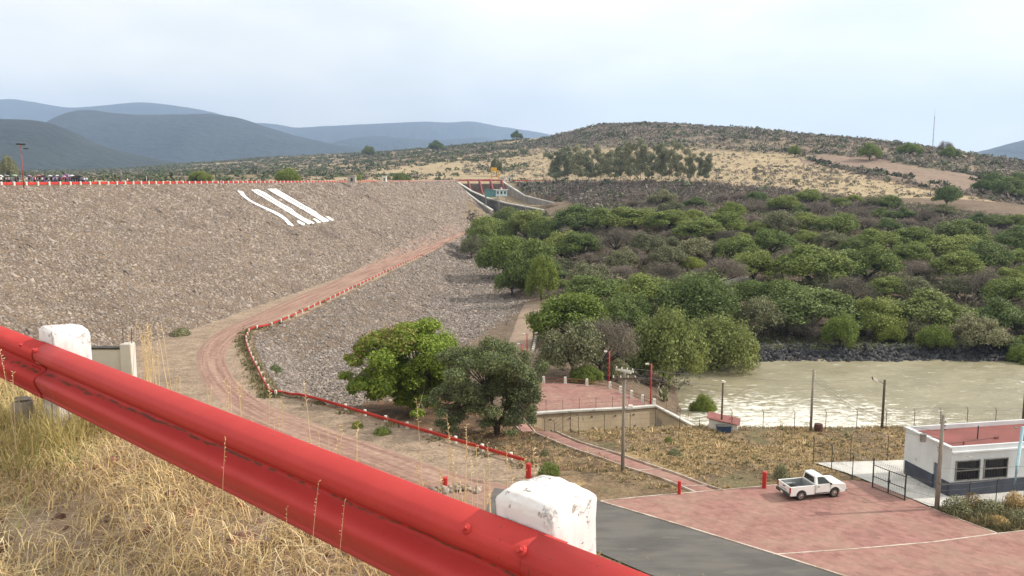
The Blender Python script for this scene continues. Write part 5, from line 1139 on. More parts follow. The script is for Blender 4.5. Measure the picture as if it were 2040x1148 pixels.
make_kind('tall', 'eucalyptus_tree', 4, 10000, .034, 'euca', lambda r: [(r.normal() * .2, r.normal() * .2, z * r.uniform(.85, 1.05), .12 + .08 * r.random(), .12 + .08 * r.random(), .085) for z in np.linspace(.3, 1.0, 20)], 'barkpale', dict(up=.1, shell=.4), base=.016, fork=.4, seed=600, k=9)
def tree(kind, p, w, h=None, label='', group=None, cat='tree', v=None, natural=.72):
    name, cm, tm = random.choice(TREES[kind]) if v is None else TREES[kind][v]
    h = h or w * natural; t = thing(name, p, label, cat, random.uniform(0, 6.28), group); t.scale = (w, w, h / natural if kind != 'tall' else h)
    for nm, m_ in (('crown', cm), ('trunk', tm)):
        o = bpy.data.objects.new(nm, m_); C.objects.link(o); o.parent = t
    return t
placed = []
def tree_px(kind, cx, top, w, h, label=None, group=None, cat='tree', base=None):
    """foot found on the land under the crown, size from the distance"""
    q = hit(cx, base if base else top + h * .97, 60); dist = q.y * cp - q.z * sp
    ww = w / PF * dist * 1.2; hh = h / PF * dist * 1.1
    if kind == 'tall': t = tree(kind, q, ww, hh * 1.02, label, group, cat)
    else: t = tree(kind, q, ww, hh * 1.05, label, group, cat)
    placed.append((cx, top + h / 2, w, h)); return t
NT = [  # kind, centre x, crown top, width, height, label
 ('acacia', 1500, 508, 92, 62, None), ('acacia', 1538, 466, 88, 50, None), ('acacia', 1622, 500, 132, 82, 'big domed thorn tree beside the pale patch of road high on the far bank'), ('acacia', 1722, 498, 112, 74, None),
 ('acacia', 1745, 462, 80, 42, None), ('acacia', 1815, 458, 90, 44, None), ('acacia', 1900, 476, 112, 40, None), ('acacia', 1902, 508, 92, 60, None), ('dark', 1965, 488, 90, 60, None), ('acacia', 1500, 566, 80, 56, None),
 ('acacia', 1560, 568, 110, 70, None), ('dark', 1618, 586, 165, 86, 'widest dark green domed thorn tree on the slope above the river boulders'), ('acacia', 1740, 602, 100, 72, None), ('dark', 1852, 588, 142, 80, 'wide dark domed thorn tree above the boulders near the right edge'),
 ('dark', 1978, 604, 108, 70, None), ('olive', 1950, 634, 92, 66, None), ('acacia', 2004, 560, 90, 60, None), ('acacia', 1762, 556, 70, 44, None), ('olive', 1905, 552, 60, 44, None), ('olive', 1515, 602, 92, 78, 'grey green rounded tree just above the boulders right of the river bend'),
 ('bright', 1674, 634, 64, 62, 'bright green bushy tree among the boulders, largest of the bright ones'), ('bright', 1768, 643, 54, 44, 'small bright green tree among the boulders right of the largest one'), ('bright', 1862, 652, 58, 46, 'bright green bushy tree low on the boulders, third from the river bend'), ('bright', 2034, 692, 46, 42, 'green shrub at the waterline by the right edge'),
 ('bare', 1690, 560, 90, 60, None), ('bare', 1600, 640, 80, 44, None), ('olive', 1820, 640, 70, 40, None), ('bare', 1560, 500, 60, 60, None), ('bare', 1950, 540, 80, 60, None), ('olive', 1640, 545, 70, 50, None),
 ('pepper', 1430, 640, 128, 112, 'dense dark rounded tree overhanging the river at its left end'), ('pepper', 1322, 632, 132, 138, 'tall drooping green pepper tree between the platform and the river'), ('pepper', 1388, 556, 140, 108, 'broad green thorn tree behind the two river bank trees'), ('pepper', 1290, 645, 90, 84, None),
 ('bright', 1138, 598, 150, 92, 'bright yellow green bushy tree at the bend of the service track'), ('olive', 1140, 652, 116, 104, 'thin dull green tree with bare branches behind the red platform'), ('bare', 1200, 646, 110, 110, 'leafless grey tree behind the red platform'), ('acacia', 1290, 556, 110, 74, None), ('acacia', 1235, 606, 90, 72, None),
 ('acacia', 1178, 556, 112, 56, None), ('acacia', 1255, 590, 80, 60, None), ('bright', 1170, 732, 60, 36, 'low light green shrub behind the back edge of the red platform'), ('olive', 1230, 720, 60, 40, None), ('bright', 1400, 792, 44, 48, 'small leafy green tree at the fence corner left of the red roofed hut'),
 ('dark', 1010, 420, 62, 50, 'dark green tree in front of the control cabin pole'), ('acacia', 975, 440, 84, 58, None), ('acacia', 1052, 428, 90, 62, None), ('bright', 1010, 482, 110, 74, None), ('acacia', 1058, 492, 100, 100, 'tall green tree with long crown at the foot of the lower stone slope'), ('bright', 1078, 520, 56, 84, None),
 ('acacia', 1120, 470, 76, 54, None), ('olive', 1170, 530, 90, 56, None), ('acacia', 1160, 470, 80, 46, None), ('dark', 1145, 416, 96, 56, 'dark round topped tree where the spillway wall ends'), ('acacia', 1208, 420, 70, 42, None), ('acacia', 1262, 420, 112, 42, None), ('acacia', 1332, 424, 84, 42, None), ('acacia', 1392, 440, 90, 44, None), ('acacia', 1445, 428, 74, 44, None),
 ('olive', 1240, 500, 60, 44, None), ('olive', 1330, 496, 70, 44, None), ('acacia', 1460, 478, 80, 50, None), ('olive', 1290, 470, 70, 44, None), ('olive', 1390, 480, 80, 44, None), ('bare', 1330, 530, 80, 60, None), ('bare', 1430, 520, 90, 60, None), ('bare', 1230, 460, 70, 50, None), ('bare', 1400, 600, 60, 50, None),
 ('acacia', 960, 458, 56, 54, None), ('olive', 940, 474, 40, 44, None), ('bright', 1020, 540, 60, 50, None), ('acacia', 1080, 440, 60, 50, None),
 ('bright', 1583, 294, 22, 20, 'small dense green tree alone at the upper left corner of the ploughed field'), ('bright', 1732, 290, 36, 30, 'pale green lone tree with visible trunk at the top of the ploughed field'), ('dark', 1886, 376, 50, 36, 'dark lone tree with short trunk on the tan hillside, right'), ('bare', 1882, 284, 26, 22, 'leafless tree on the skyline right of the lattice tower'), ('bright', 1891, 296, 32, 24, 'dense green bush like tree below the skyline right of the lattice tower'),
 ('bright', 1812, 288, 40, 24, 'green tree clump on the skyline left of the lattice tower'), ('dark', 1975, 348, 40, 34, None), ('dark', 2010, 358, 60, 40, None), ('dark', 2030, 348, 40, 30, None), ('dark', 1955, 362, 40, 24, None),
]
ZN = lambda x, y: 'far bank' if x > 1480 and y > 440 else 'right hillside' if x > 1480 else 'near dam foot' if y > 560 else 'upper valley'
WORDX = 0
WORD = {'acacia': 'domed green thorn tree', 'dark': 'dark domed tree', 'olive': 'dull olive tree', 'bright': 'bright green tree', 'pepper': 'drooping green tree', 'bare': 'bare brown tree', 'tall': 'tall thin eucalyptus'}
ORDN = ['leftmost', 'second from left', 'third from left', 'fourth from left', 'fifth from left', 'sixth from left', 'seventh from left', 'eighth from left', 'ninth from left', 'tenth from left', 'eleventh from left', 'twelfth from left', 'thirteenth from left', 'fourteenth from left', 'fifteenth from left', 'sixteenth from left', 'seventeenth from left', 'eighteenth from left']
allt = []
for kd, cx, top, w, h, lab in NT:
    t = tree_px(kd, cx, top, w, h, lab); allt.append((cx, top + h / 2, kd, t, lab))
# the rest of the thicket: find free places
zones = [([(1110, 600), (1480, 560), (1480, 420), (1110, 430)], 26, (34, 70)), ([(1480, 660), (2060, 690), (2060, 470), (1480, 440)], 46, (46, 96)), ([(1240, 425), (2060, 500), (2060, 445), (1700, 395), (1240, 395)], 34, (30, 60)), ([(960, 500), (1110, 600), (1110, 450), (980, 450)], 8, (34, 56)), ([(1220, 700), (1290, 770), (1480, 680), (1480, 600), (1220, 620)], 10, (40, 70))]
for poly, n, wr_ in zones:
    tries = 0; k = 0
    while k < n and tries < 4000:
        tries += 1; x = random.uniform(min(p[0] for p in poly), max(p[0] for p in poly)); y = random.uniform(min(p[1] for p in poly), max(p[1] for p in poly))
        if not in_poly(np.array([x]), np.array([y]), poly)[0]: continue
        w = random.uniform(*wr_); h = w * random.uniform(.5, .68)
        if any(abs(x - a_) < (w + c_) * .36 and abs(y - b_) < (h + d_) * .34 for a_, b_, c_, d_ in placed): continue
        kd = random.choices(['acacia', 'dark', 'olive', 'bare', 'bright'], [.36, .22, .2, .17, .05] if n != 34 else [.1, .22, .2, .46, .02])[0]
        if 1400 < x < 1680 and 470 < y + h / 2 < 600 and (in_poly(np.array([x]), np.array([y + h / 2]), [(1395, 555), (1510, 545), (1510, 600), (1395, 600)])[0] or in_poly(np.array([x]), np.array([y + h / 2]), [(1555, 490), (1670, 500), (1670, 540), (1555, 530)])[0]): continue
        t = tree_px(kd, x, y - h / 2, w, h, None); allt.append((x, y, kd, t, None)); k += 1
buckets = {}
for x, y, kd, t, lab in allt:
    if lab: continue
    z = ZN(x, y); row = 'lowest row' if (y > 600) else 'middle row' if y > 520 else 'upper row' if y > 440 else 'top row'
    buckets.setdefault((z, row, kd), []).append((x, t))
for (z, row, kd), l in buckets.items():
    l.sort(key=lambda q: q[0])
    for i, (x, t) in enumerate(l): t['label'] = '%s, %s, %s, %s' % (WORD[kd], z, row, ORDN[min(i, 17)]); t['group'] = 'valley and hillside trees'
# eucalyptus row
for i, (x, w, tp) in enumerate([(1108, 40, 312), (1130, 46, 304), (1152, 40, 300), (1172, 36, 310), (1196, 34, 304), (1214, 30, 312), (1236, 32, 303), (1256, 34, 300), (1276, 42, 292), (1298, 30, 306), (1318, 34, 296), (1334, 32, 297), (1352, 26, 306), (1374, 24, 312), (1402, 30, 312)]):
    tree_px('tall', x, tp, w, 366 - tp, 'slender eucalyptus, %s of the row below the tan hill' % ORDN[i], 'eucalyptus row at the foot of the hill', base=367)
# two big trees below the road bend
def big_tree(name, p, lobes, n, leaf, mats, label, base, fork, trunkpts, seed):
    t = thing(name, p, label, 'tree'); r = np.random.default_rng(seed)
    o = link('crown', np_mesh('crown', leaf_cloud(n, lobes, leaf, seed, .45, .42), Q(n)), M[mats[0]], t)
    if len(mats) > 1:
        l2 = [l for l in lobes if mats[2](l)]; l2 = [(x, y, z + .15, a * 1.04, b_ * 1.04, c_ * 1.04) for x, y, z, a, b_, c_ in l2]; n2 = int(n * .035); link('seed_pods' if mats[1] == 'flower' else 'outer_twigs', np_mesh('crown_top', leaf_cloud(n2, l2, leaf * .9, seed + 5, .3, .2), Q(n2)), M[mats[1]], t)
    b = MB()
    for pts, rad in trunkpts: b.tube(pts, rad, 9, False)
    tips = [Vector(q[0][-1]) for q in trunkpts]
    for l in lobes:
        e = Vector(l[:3]); s = min(tips, key=lambda q: (q - e).length); m_ = s.lerp(e, .5) + Vector(r.normal(size=3)) * .3; b.tube([s, m_, e], [.11, .07, .025], 5, False)
        for _ in range(3): e2 = e + Vector(r.normal(size=3)) * .9; b.tube([m_.lerp(e, .5), e2], [.035, .012], 4, False)
    b.build('trunk', M[mats[3] if len(mats) > 3 else 'bark'], t, 0, True); return t
def px_lobes(p, cx, base, dist, items, depth):
    o = []; r = np.random.default_rng(3); s = dist / PF; dz = s * 8
    for x, y, rx, rz in items:
        for _ in range(7): k = r.uniform(.5, .95); o.append(((x - cx) * s + r.normal() * rx * s * .6, r.normal() * depth, (base - y) * s * 1.03 + r.normal() * rz * s * .5, rx * s * k * .88, rx * s * k * .88, rz * s * k * .88))
    return o
q1 = hit(826, 823); d1 = q1.y * cp - q1.z * sp
it1 = [(740, 745, 34, 18), (765, 715, 36, 24), (800, 690, 40, 26), (840, 680, 44, 24), (878, 700, 34, 26), (895, 735, 26, 24), (735, 770, 26, 16), (780, 750, 36, 22), (825, 735, 42, 30), (865, 750, 36, 26), (800, 775, 30, 16), (720, 700, 20, 14), (760, 680, 26, 16), (845, 785, 28, 14), (900, 765, 18, 14), (710, 755, 16, 12), (820, 665, 34, 14)]
M['leafbright2'] = pm('leaf_vivid', (.24, .31, .04), (.16, .23, .03), .5, .65, isl=.42, transl=.25); M['leafdark2'] = pm('leaf_feathery', (.17, .195, .085), (.11, .135, .06), .5, .75, isl=.45, transl=.15)
big_tree('flamboyant_tree', q1, px_lobes(q1, 826, 820, d1, it1, 2.6), 110000, .24, ('leafbright2', 'flower', lambda l: (l[2] > 8.2 and l[0] < -.5) or (l[0] < -5.6 and l[2] > 5.5), 'barkpale'),
    'big bright green spreading tree with rusty seed pods on its crown, below the road bend', 1, 1, [([(-.1, 0, -.5), (-.2, 0, 1.2), (-.9, .2, 3.2), (-2.2, .3, 5)], [.42, .32, .24, .15]), ([(.3, .1, -.5), (.25, .1, 1.4), (.7, 0, 3.4), (1.8, 0, 5.2)], [.36, .28, .22, .14]), ([(.1, -.2, -.4), (.1, -.2, 1.6), (-.1, .4, 3.6), (.1, .9, 5.8)], [.3, .25, .2, .12])], 31)
q2 = hit(990, 866); d2 = q2.y * cp - q2.z * sp
it2 = [(890, 800, 24, 20), (905, 760, 30, 24), (930, 725, 30, 22), (965, 715, 34, 22), (1000, 715, 36, 20), (1030, 735, 30, 24), (1050, 770, 24, 26), (1060, 810, 16, 22), (940, 770, 36, 28), (985, 760, 38, 28), (1025, 785, 30, 26), (900, 830, 24, 14), (950, 810, 30, 16), (1020, 825, 24, 14), (875, 785, 16, 14)]
big_tree('mesquite_tree', q2, px_lobes(q2, 990, 866, d2, it2, 2.2), 80000, .17, ('leafdark2', 'leaf', lambda l: l[2] > 6, 'bark'),
    'dark feathery mesquite tree with forked trunk next to the footpath', 1, 1, [([(0, 0, -.5), (-.1, 0, .8), (-1.2, 0, 2.4), (-2.6, .2, 3.8)], [.36, .27, .2, .12]), ([(.1, 0, -.4), (0, 0, 1.0), (-.4, .2, 2.8), (-.8, .3, 4.8)], [.3, .24, .17, .1]), ([(.05, .05, -.4), (.2, 0, 1.2), (.9, -.1, 2.8), (2.2, 0, 4.4)], [.28, .22, .16, .1])], 37)

def bushes(P, S, nq, leaf, hfac, seed, asp=.6, up=.3):
    """many shrubs in one vertex array"""
    r = np.random.default_rng(seed); n = len(P); d = r.normal(size=(n, nq, 3)); d /= np.linalg.norm(d, axis=2)[..., None]; d[..., 2] = np.abs(d[..., 2])
    rad = 1 - np.abs(r.normal(0, .28, (n, nq, 1))); c = P[:, None, :] + d * rad * S[:, None, None] * np.array([1, 1, hfac]) * r.uniform(.75, 1.2, (n, 1, 3))
    nn = d * .5 + r.normal(0, .6, (n, nq, 3)) + np.array([0, 0, up]); nn /= np.linalg.norm(nn, axis=2)[..., None]
    a = np.cross(nn, r.normal(size=(n, nq, 3))); a /= np.linalg.norm(a, axis=2)[..., None]; b_ = np.cross(nn, a); s = leaf * S[:, None, None] * r.uniform(.6, 1.3, (n, nq, 1)); a = a * s; b_ = b_ * s * asp
    return np.stack([c - a * .5 - b_ * .5, c + a * .5 - b_ * .3, c + a * .5 + b_ * .5, c - a * .4 + b_ * .6], 2).reshape(-1, 3)
def stuff(name, V, mat, label, cat):
    o = link(name, np_mesh(name, V, Q(len(V) // 4)), mat); return tag(o, label, cat, kind='stuff')
def scatter(n, y0, y1, u0, u1, poly=None, notpoly=None, dens=None, seed=1):
    r = np.random.default_rng(seed); Y = np.sqrt(r.uniform(y0 ** 2, y1 ** 2, n)); X = r.uniform(u0, u1, n) * Y; Z = G(X, Y); a, b_ = project(X, Y, Z); k = np.ones(n, bool)
    if poly is not None: k &= in_poly(a, b_, poly)
    for q in (notpoly or []): k &= ~in_poly(a, b_, q)
    k &= ~in_poly(a, b_, [(895, 352), (1000, 350), (1050, 388), (1150, 408), (1150, 424), (1060, 428), (940, 428)]) & ~in_poly(X, Y, CH) & ~((Hdam(X, Y) > Z - .4) & (Y < 757)) & ~((Hberm(X, Y) > Z - .3) & (X < Xrail(Y) + 2))
    if dens is not None: k &= r.random(n) < dens(X, Y, a, b_)
    return np.stack([X, Y, Z], -1)[k]
tr_poly = [(1050, 620), (1100, 590), (1180, 590), (1180, 620), (1100, 640), (1050, 760), (1020, 720)]
# brown undergrowth of the valley
P = scatter(26000, 122, 480, -.12, 1.0, [(940, 455), (985, 425), (1060, 432), (1110, 372), (1500, 372), (1700, 396), (2060, 440), (2700, 450), (2700, 700), (2060, 690), (1490, 682), (1420, 745), (1340, 790), (1230, 760), (1062, 752), (1078, 640), (1120, 606), (1085, 594), (1045, 598), (1000, 540)], [[(1040, 622), (1110, 600), (1180, 600), (1180, 588), (1060, 592)], [(1410, 560), (1495, 553), (1500, 574), (1410, 572)], [(1580, 492), (1660, 508), (1655, 518), (1570, 500)]], seed=2)
S = np.exp(np.random.default_rng(5).normal(.15, .35, len(P))) * (1 + P[:, 1] / 900)
h_ = len(P) * 5 // 8; stuff('undergrowth', bushes(P[:h_], S[:h_], 60, .36, 1.0, 6, .12, 0), M['twig'], 'leafless brown thorn scrub filling the valley between the trees', 'scrub')
stuff('green_undergrowth', bushes(P[h_:], S[h_:] * .9, 70, .22, .9, 7, .6), M['leafolive'], 'low olive green scrub mixed between the valley trees', 'scrub')
# shore plants above the boulders
P = scatter(3200, 158, 172, .15, 1.0, None, seed=8); stuff('bank_plants', bushes(P, np.full(len(P), .9), 40, .3, 1.0, 9, .5), M['leafolive'], 'low green plants along the top of the boulder bank', 'plants')
# grey belt of bare wood under the hill
BELT = [(1090, 372), (1200, 366), (1420, 368), (1560, 382), (1700, 402), (1900, 436), (2060, 450), (2060, 500), (1850, 450), (1600, 425), (1400, 410), (1150, 412)]
P = scatter(30000, 330, 720, -.02, .75, BELT, seed=12); S = np.exp(np.random.default_rng(6).normal(.75, .25, len(P))); stuff('bare_wood', bushes(P, S, 26, .45, 1.25, 13, .16, 0), pm('brown_belt_twig', (.20, .16, .14), (.14, .112, .10), .03, .95, isl=.5), 'dense belt of leafless brown woodland under the tan hillside', 'wood')
# hill scrub
TANP = TAN
def dhill(X, Y, a, b_):
    n = fbm(X / 60, Y / 60, 3, 90); tan = in_poly(a, b_, TANP); fld = in_poly(a, b_, FIELD); up = (a > 1330) & (b_ < 318); d = np.where(tan, .26 + .7 * np.clip(n, 0, .5), np.clip(.75 + n * 1.6, .15, 1)); d = np.where(fld, .0, d); d = np.where(up, d * .55, d); d = np.where((a > 1500) & (b_ > 330) & tan, .75, d); return d
P = scatter(64000, 440, 1500, -.06, .85, None, dens=dhill, seed=20); a, b_ = project(P[:, 0], P[:, 1], P[:, 2]); tan = in_poly(a, b_, TANP)
r_ = np.random.default_rng(21); S = np.exp(r_.normal(.35, .4, len(P))) * (1 + P[:, 1] / 2200) * np.where(tan, .62, 1.2); S = np.minimum(S, 4.6)
g = r_.random(len(P)) < np.where(tan, .12, .2)
stuff('hill_scrub', bushes(P[~g], S[~g], 20, .42, .95, 22, .6), M['twiggrey'], 'dry grey brown shrubs dotted over the hillside', 'scrub')
stuff('green_hill_scrub', bushes(P[g], S[g] * 1.15, 26, .42, .95, 23, .8), pm('hill_green', (.14, .155, .085), (.095, .11, .06), .02, .9, isl=.4), 'small dark green bushes scattered over the hillside', 'scrub')
# hedge lines round the ploughed field
hp_ = []
for L_ in ([(1611, 316), (1685, 334)], [(1640, 330), (1700, 338)], [(1710, 338), (1762, 347)], [(1780, 349), (1817, 358)], [(1842, 361), (1879, 369)], [(1796, 322), (1858, 332)], [(1866, 332), (1957, 353)], [(1940, 357), (2060, 400)], [(1950, 350), (2060, 372)], [(1960, 372), (2060, 405)], [(1500, 300), (1700, 310)]):
    a0, a1 = hit(*L_[0], 200), hit(*L_[1], 200); n_ = int((a1 - a0).length / 2.2)
    for i in range(n_): q = a0.lerp(a1, r_.random()); hp_.append((q.x + r_.normal() * 2, q.y + r_.normal() * 5))
hp_ = np.array(hp_); P = np.stack([hp_[:, 0], hp_[:, 1], G(hp_[:, 0], hp_[:, 1])], -1)
stuff('hedge', bushes(P, np.exp(r_.normal(.75, .35, len(P))), 40, .4, .9, 24, .7), pm('hedge_green', (.11, .12, .07), (.07, .075, .05), .02, .9, isl=.4), 'dark hedge lines round the ploughed field on the right hillside', 'hedge')
# lowland bush behind the crest, left
def dlow(X, Y, a, b_): n = fbm(X / 110, Y / 80, 3, 95); return np.clip(.5 + n * 2.4, 0.03, 1)
P = scatter(52000, 470, 2600, -.75, .02, None, dens=dlow, seed=30); r_ = np.random.default_rng(31); S = np.exp(r_.normal(.72, .38, len(P))) * (1 + P[:, 1] / 3600); S = np.minimum(S, 5.0); g = r_.random(len(P)) < .52
stuff('lowland_bush', bushes(P[g], S[g], 24, .42, .95, 32, .8), pm('low_green', (.105, .125, .055), (.07, .088, .042), .01, .9, isl=.28), 'green bushes covering the low hills behind the dam crest', 'scrub')
stuff('dry_lowland_bush', bushes(P[~g], S[~g] * .85, 18, .42, .9, 33, .6), M['twiggrey'], 'dry brown bushes covering the low hills behind the dam crest', 'scrub')
# a few distinct crowns behind the crest
for x, tp, w, h, kd, lab in ((16, 322, 38, 38, 'olive', 'tall grey green tree behind the crest at the left edge'), (575, 342, 52, 22, 'bright', 'light green bush just behind the crest right of the crowd'), (400, 348, 44, 14, 'bright', 'low light green bush behind the crest above the stones'), (800, 346, 46, 16, 'dark', 'dark green rounded bush right of the white gauge hut'), (714, 336, 26, 24, 'bright', 'green bush behind the grey crest hut'), (990, 330, 26, 24, 'olive', 'grey green tree just behind the yellow crane'),
    (735, 288, 30, 14, 'dark', 'dark tree on the low ridge, leftmost of three'), (870, 280, 34, 14, 'dark', 'dark tree on the low ridge, middle of three'), (1030, 264, 26, 12, 'dark', 'dark tree on the low ridge, rightmost of three')):
    q = at_y(x, tp + h, (870 if x > 900 else 640 if x > 780 else 560) if tp > 310 else 1700); q.z = float(G(q.x, q.y)); d = q.y; tree(kd, q, w / PF * d, (h + 3) / PF * d * 1.3 + (0 if tp < 310 else 2), lab)
# terrace: dry grass tufts and weeds
def dter(X, Y, a, b_):
    n = fbm(X / 5, Y / 5, 4, 61); off = in_poly(X, Y, PARK) | in_poly(X, Y, ASPH) | in_poly(X, Y, PAD); wth = np.abs(X - np.interp(Y, [63, 94], [16, .5])) < 1.6
    return np.where(off | (wth & (Y < 94)), 0, np.clip(.5 + n * 2.5, .12, 1))
P = scatter(90000, 56, 90, -.1, .75, None, dens=dter, seed=40); P = P[::2]; P = P[(P[:, 0] > Xrail(P[:, 1]) + 1.2)]; r_ = np.random.default_rng(41)
k = r_.random(len(P)) < .78
def tufts(P, S, nq, seed, wid=.05):
    r = np.random.default_rng(seed); n = len(P); a = r.uniform(0, 2 * np.pi, (n, nq)); l = r.uniform(.5, 1.2, (n, nq, 1)) * S[:, None, None]; dr = np.stack([np.cos(a), np.sin(a), np.zeros_like(a)], -1); lean = r.uniform(.15, .9, (n, nq, 1))
    b0 = P[:, None, :] + dr * .25 * S[:, None, None] * r.random((n, nq, 1)); tip = b0 + dr * l * lean + np.array([0, 0, 1.]) * l * (1.1 - lean * .7); sd = np.cross(dr, [0, 0, 1.]) * wid * S[:, None, None]
    return np.stack([b0 - sd, b0 + sd, tip + sd * .25, tip - sd * .25], 2).reshape(-1, 3)
stuff('dry_weeds', tufts(P[k], np.exp(r_.normal(-1.75, .4, k.sum())), 9, 42, .10), pm('dry_weed', (.56, .42, .24), (.40, .29, .16), .3, .9, isl=.45), 'dry straw coloured weeds over the flat between the footpath and river', 'grass')
stuff('green_weeds', tufts(P[~k], np.exp(r_.normal(-1.7, .35, (~k).sum())), 9, 43, .12), pm('green_weed', (.22, .21, .09), (.15, .145, .07), .3, .9, isl=.4), 'green and dark weeds in patches over the flat', 'grass')
Pc = P[::14]; stuff('dark_litter', bushes(Pc, np.exp(r_.normal(-1.4, .4, len(Pc))), 22, .2, .4, 44), pm('litter', (.09, .06, .04), (.05, .035, .025), .5, .95, isl=.4), 'dark clods and dead plants strewn on the flat', 'litter')
# road verge weeds
r_ = np.random.default_rng(50); vv = []
for k in range(2600):
    s = r_.random(); i = int(s * (len(rp3) - 1)); p = rp3[i]; vv.append((p.x + r_.normal() * .7 - .3, p.y + r_.normal() * .7 - .3, 0))
vv = np.array(vv); vv[:, 2] = G(vv[:, 0], vv[:, 1]); stuff('verge_weeds', tufts(vv, np.exp(r_.normal(-1.1, .35, len(vv))), 8, 51, .08), pm('verge', (.24, .20, .10), (.13, .13, .06), .4, .9, isl=.4), 'weeds growing along the road side guardrail', 'grass')
# near edge of the dirt road and the asphalt
vv = np.stack([r_.uniform(-40, 20, 16000), r_.uniform(44, 105, 16000)], -1); z = G(vv[:, 0], vv[:, 1]); q = vv[:, 0] * RN[0] + vv[:, 1] * RN[1]; k = (np.abs(q - 42.5) < 3.2 * r_.random(16000) + .5)
P = np.stack([vv[k, 0], vv[k, 1], z[k]], -1); P = P[::2]; stuff('slope_foot_grass', tufts(P, np.exp(r_.normal(-1.7, .35, len(P))), 12, 52, .05), M['dry'], 'dry grass along the near edge of the road', 'grass')
# particular shrubs
def shrub(px, py, w, h, mat, lab, leaf=.10, nq=1700, seed=0, name='shrub', z=None):
    q = hit(px, py, 50) if z is None else at_z(px, py, z); d = q.y * cp - q.z * sp; s = w / PF * d / 2; t = thing(name, q, lab, 'shrub')
    link('foliage', np_mesh('foliage', bushes(np.array([[0, 0, 0.0]]), np.array([s]), nq, leaf, h / w * 2 * .95, seed, .6), Q(nq)), mat, t)
    b = MB(); r = random.Random(seed)
    for _ in range(6): b.tube([(0, 0, -.1), (r.uniform(-.5, .5) * s, r.uniform(-.5, .5) * s, s * h / w * 1.3)], [.03, .01], 4)
    b.build('stems', M['bark'], t); return t
shrub(1094, 947, 46, 28, M['leafbright'], 'bright green round shrub between the red bollard and the concrete pole', seed=1)
shrub(1332, 880, 20, 14, M['leaf'], 'small green shrub in the dry flat left of the red roofed hut', seed=2)
shrub(1556, 954, 40, 34, M['leafolive'], 'leafy green weed bush right behind the pickup bed', seed=3, leaf=.10)
shrub(514, 736, 18, 12, M['leafdark'], 'small dark green shrub at the guardrail bend', seed=4); shrub(548, 742, 26, 16, M['leafdark'], 'dark green shrub on the rubble just below the guardrail bend', seed=5)
shrub(712, 852, 30, 14, M['leafbright'], 'low light green plant beyond the guardrail near the big tree', seed=6); shrub(762, 864, 40, 14, M['leaf'], 'low spreading green plant beyond the guardrail, right of the light one', seed=7)
shrub(360, 668, 46, 16, M['leafolive'], 'grey green shrub at the inner edge of the road bend', seed=8); shrub(1086, 908, 24, 18, M['leafolive'], 'grey green shrub left of the concrete pole foot', seed=9)
shrub(1345, 905, 30, 10, M['leafolive'], 'low grey green patch shrub on the flat below the hut', seed=10)
for x, y, w, h, mt, lb in ((1905, 1024, 60, 34, 'leafolive', 'tangled green brown bush in front of the building corner'), (1935, 1014, 44, 34, 'flower', 'reddish dry bush in front of the first window'), (1968, 1020, 60, 30, 'leafolive', 'olive bush in front of the second window'), (2020, 1012, 50, 36, 'dry', 'straw coloured bush at the foot of the pale blue pole'), (2035, 1040, 60, 24, 'leafolive', 'low olive bush at the lower right corner of the grass triangle'), (1990, 1044, 50, 20, 'dry', 'low dry bush in the grass triangle by the lot')):
    shrub(x, y, w, h, M[mt], lb, leaf=.085, nq=2200, seed=x)
r_ = np.random.default_rng(61); tri = px_poly([(1868, 1018), (1925, 1016), (2120, 998), (2120, 1048), (1990, 1062), (1920, 1036)], -25); X = r_.uniform(30, 45, 5000); Y = r_.uniform(55, 64, 5000); k = in_poly(X, Y, tri); P = np.stack([X[k], Y[k], G(X[k], Y[k])], -1)
stuff('triangle_grass', tufts(P, np.exp(r_.normal(-1.0, .4, len(P))), 9, 62, .06), pm('mixed_weed', (.27, .22, .11), (.13, .12, .06), .5, .9, isl=.45), 'mixed dry and green weeds in the triangle beside the paved lot', 'grass')
# prickly pear by the river
q = hit(1322, 800); t = thing('prickly_pear', q, 'prickly pear cactus on the bare bank between the platform and the river', 'cactus'); r2 = random.Random(5)
for i in range(22):
    a = r2.uniform(0, 6.28); z = .3 + 1.9 * r2.random(); rr = r2.uniform(.1, .95); m_ = Euler((r2.uniform(-.5, .5), r2.uniform(-.5, .5), a)).to_matrix()
    b = MB(); ps = [Vector((.2 * math.cos(k * math.pi / 5), .03 * s, .28 * math.sin(k * math.pi / 5))) for s in (-1, 1) for k in range(10)]; c_ = Vector((rr * math.cos(a), rr * math.sin(a), z)); b.add([m_ @ p * 1.1 + c_ for p in ps], [(k, (k + 1) % 10, 10 + (k + 1) % 10, 10 + k) for k in range(10)] + [tuple(range(9, -1, -1)), tuple(range(10, 20))]); b.tube([Vector((0, 0, 0)), c_ * .6, c_], [.09, .06, .04], 4); b.build('pad', M['leafolive'], t)

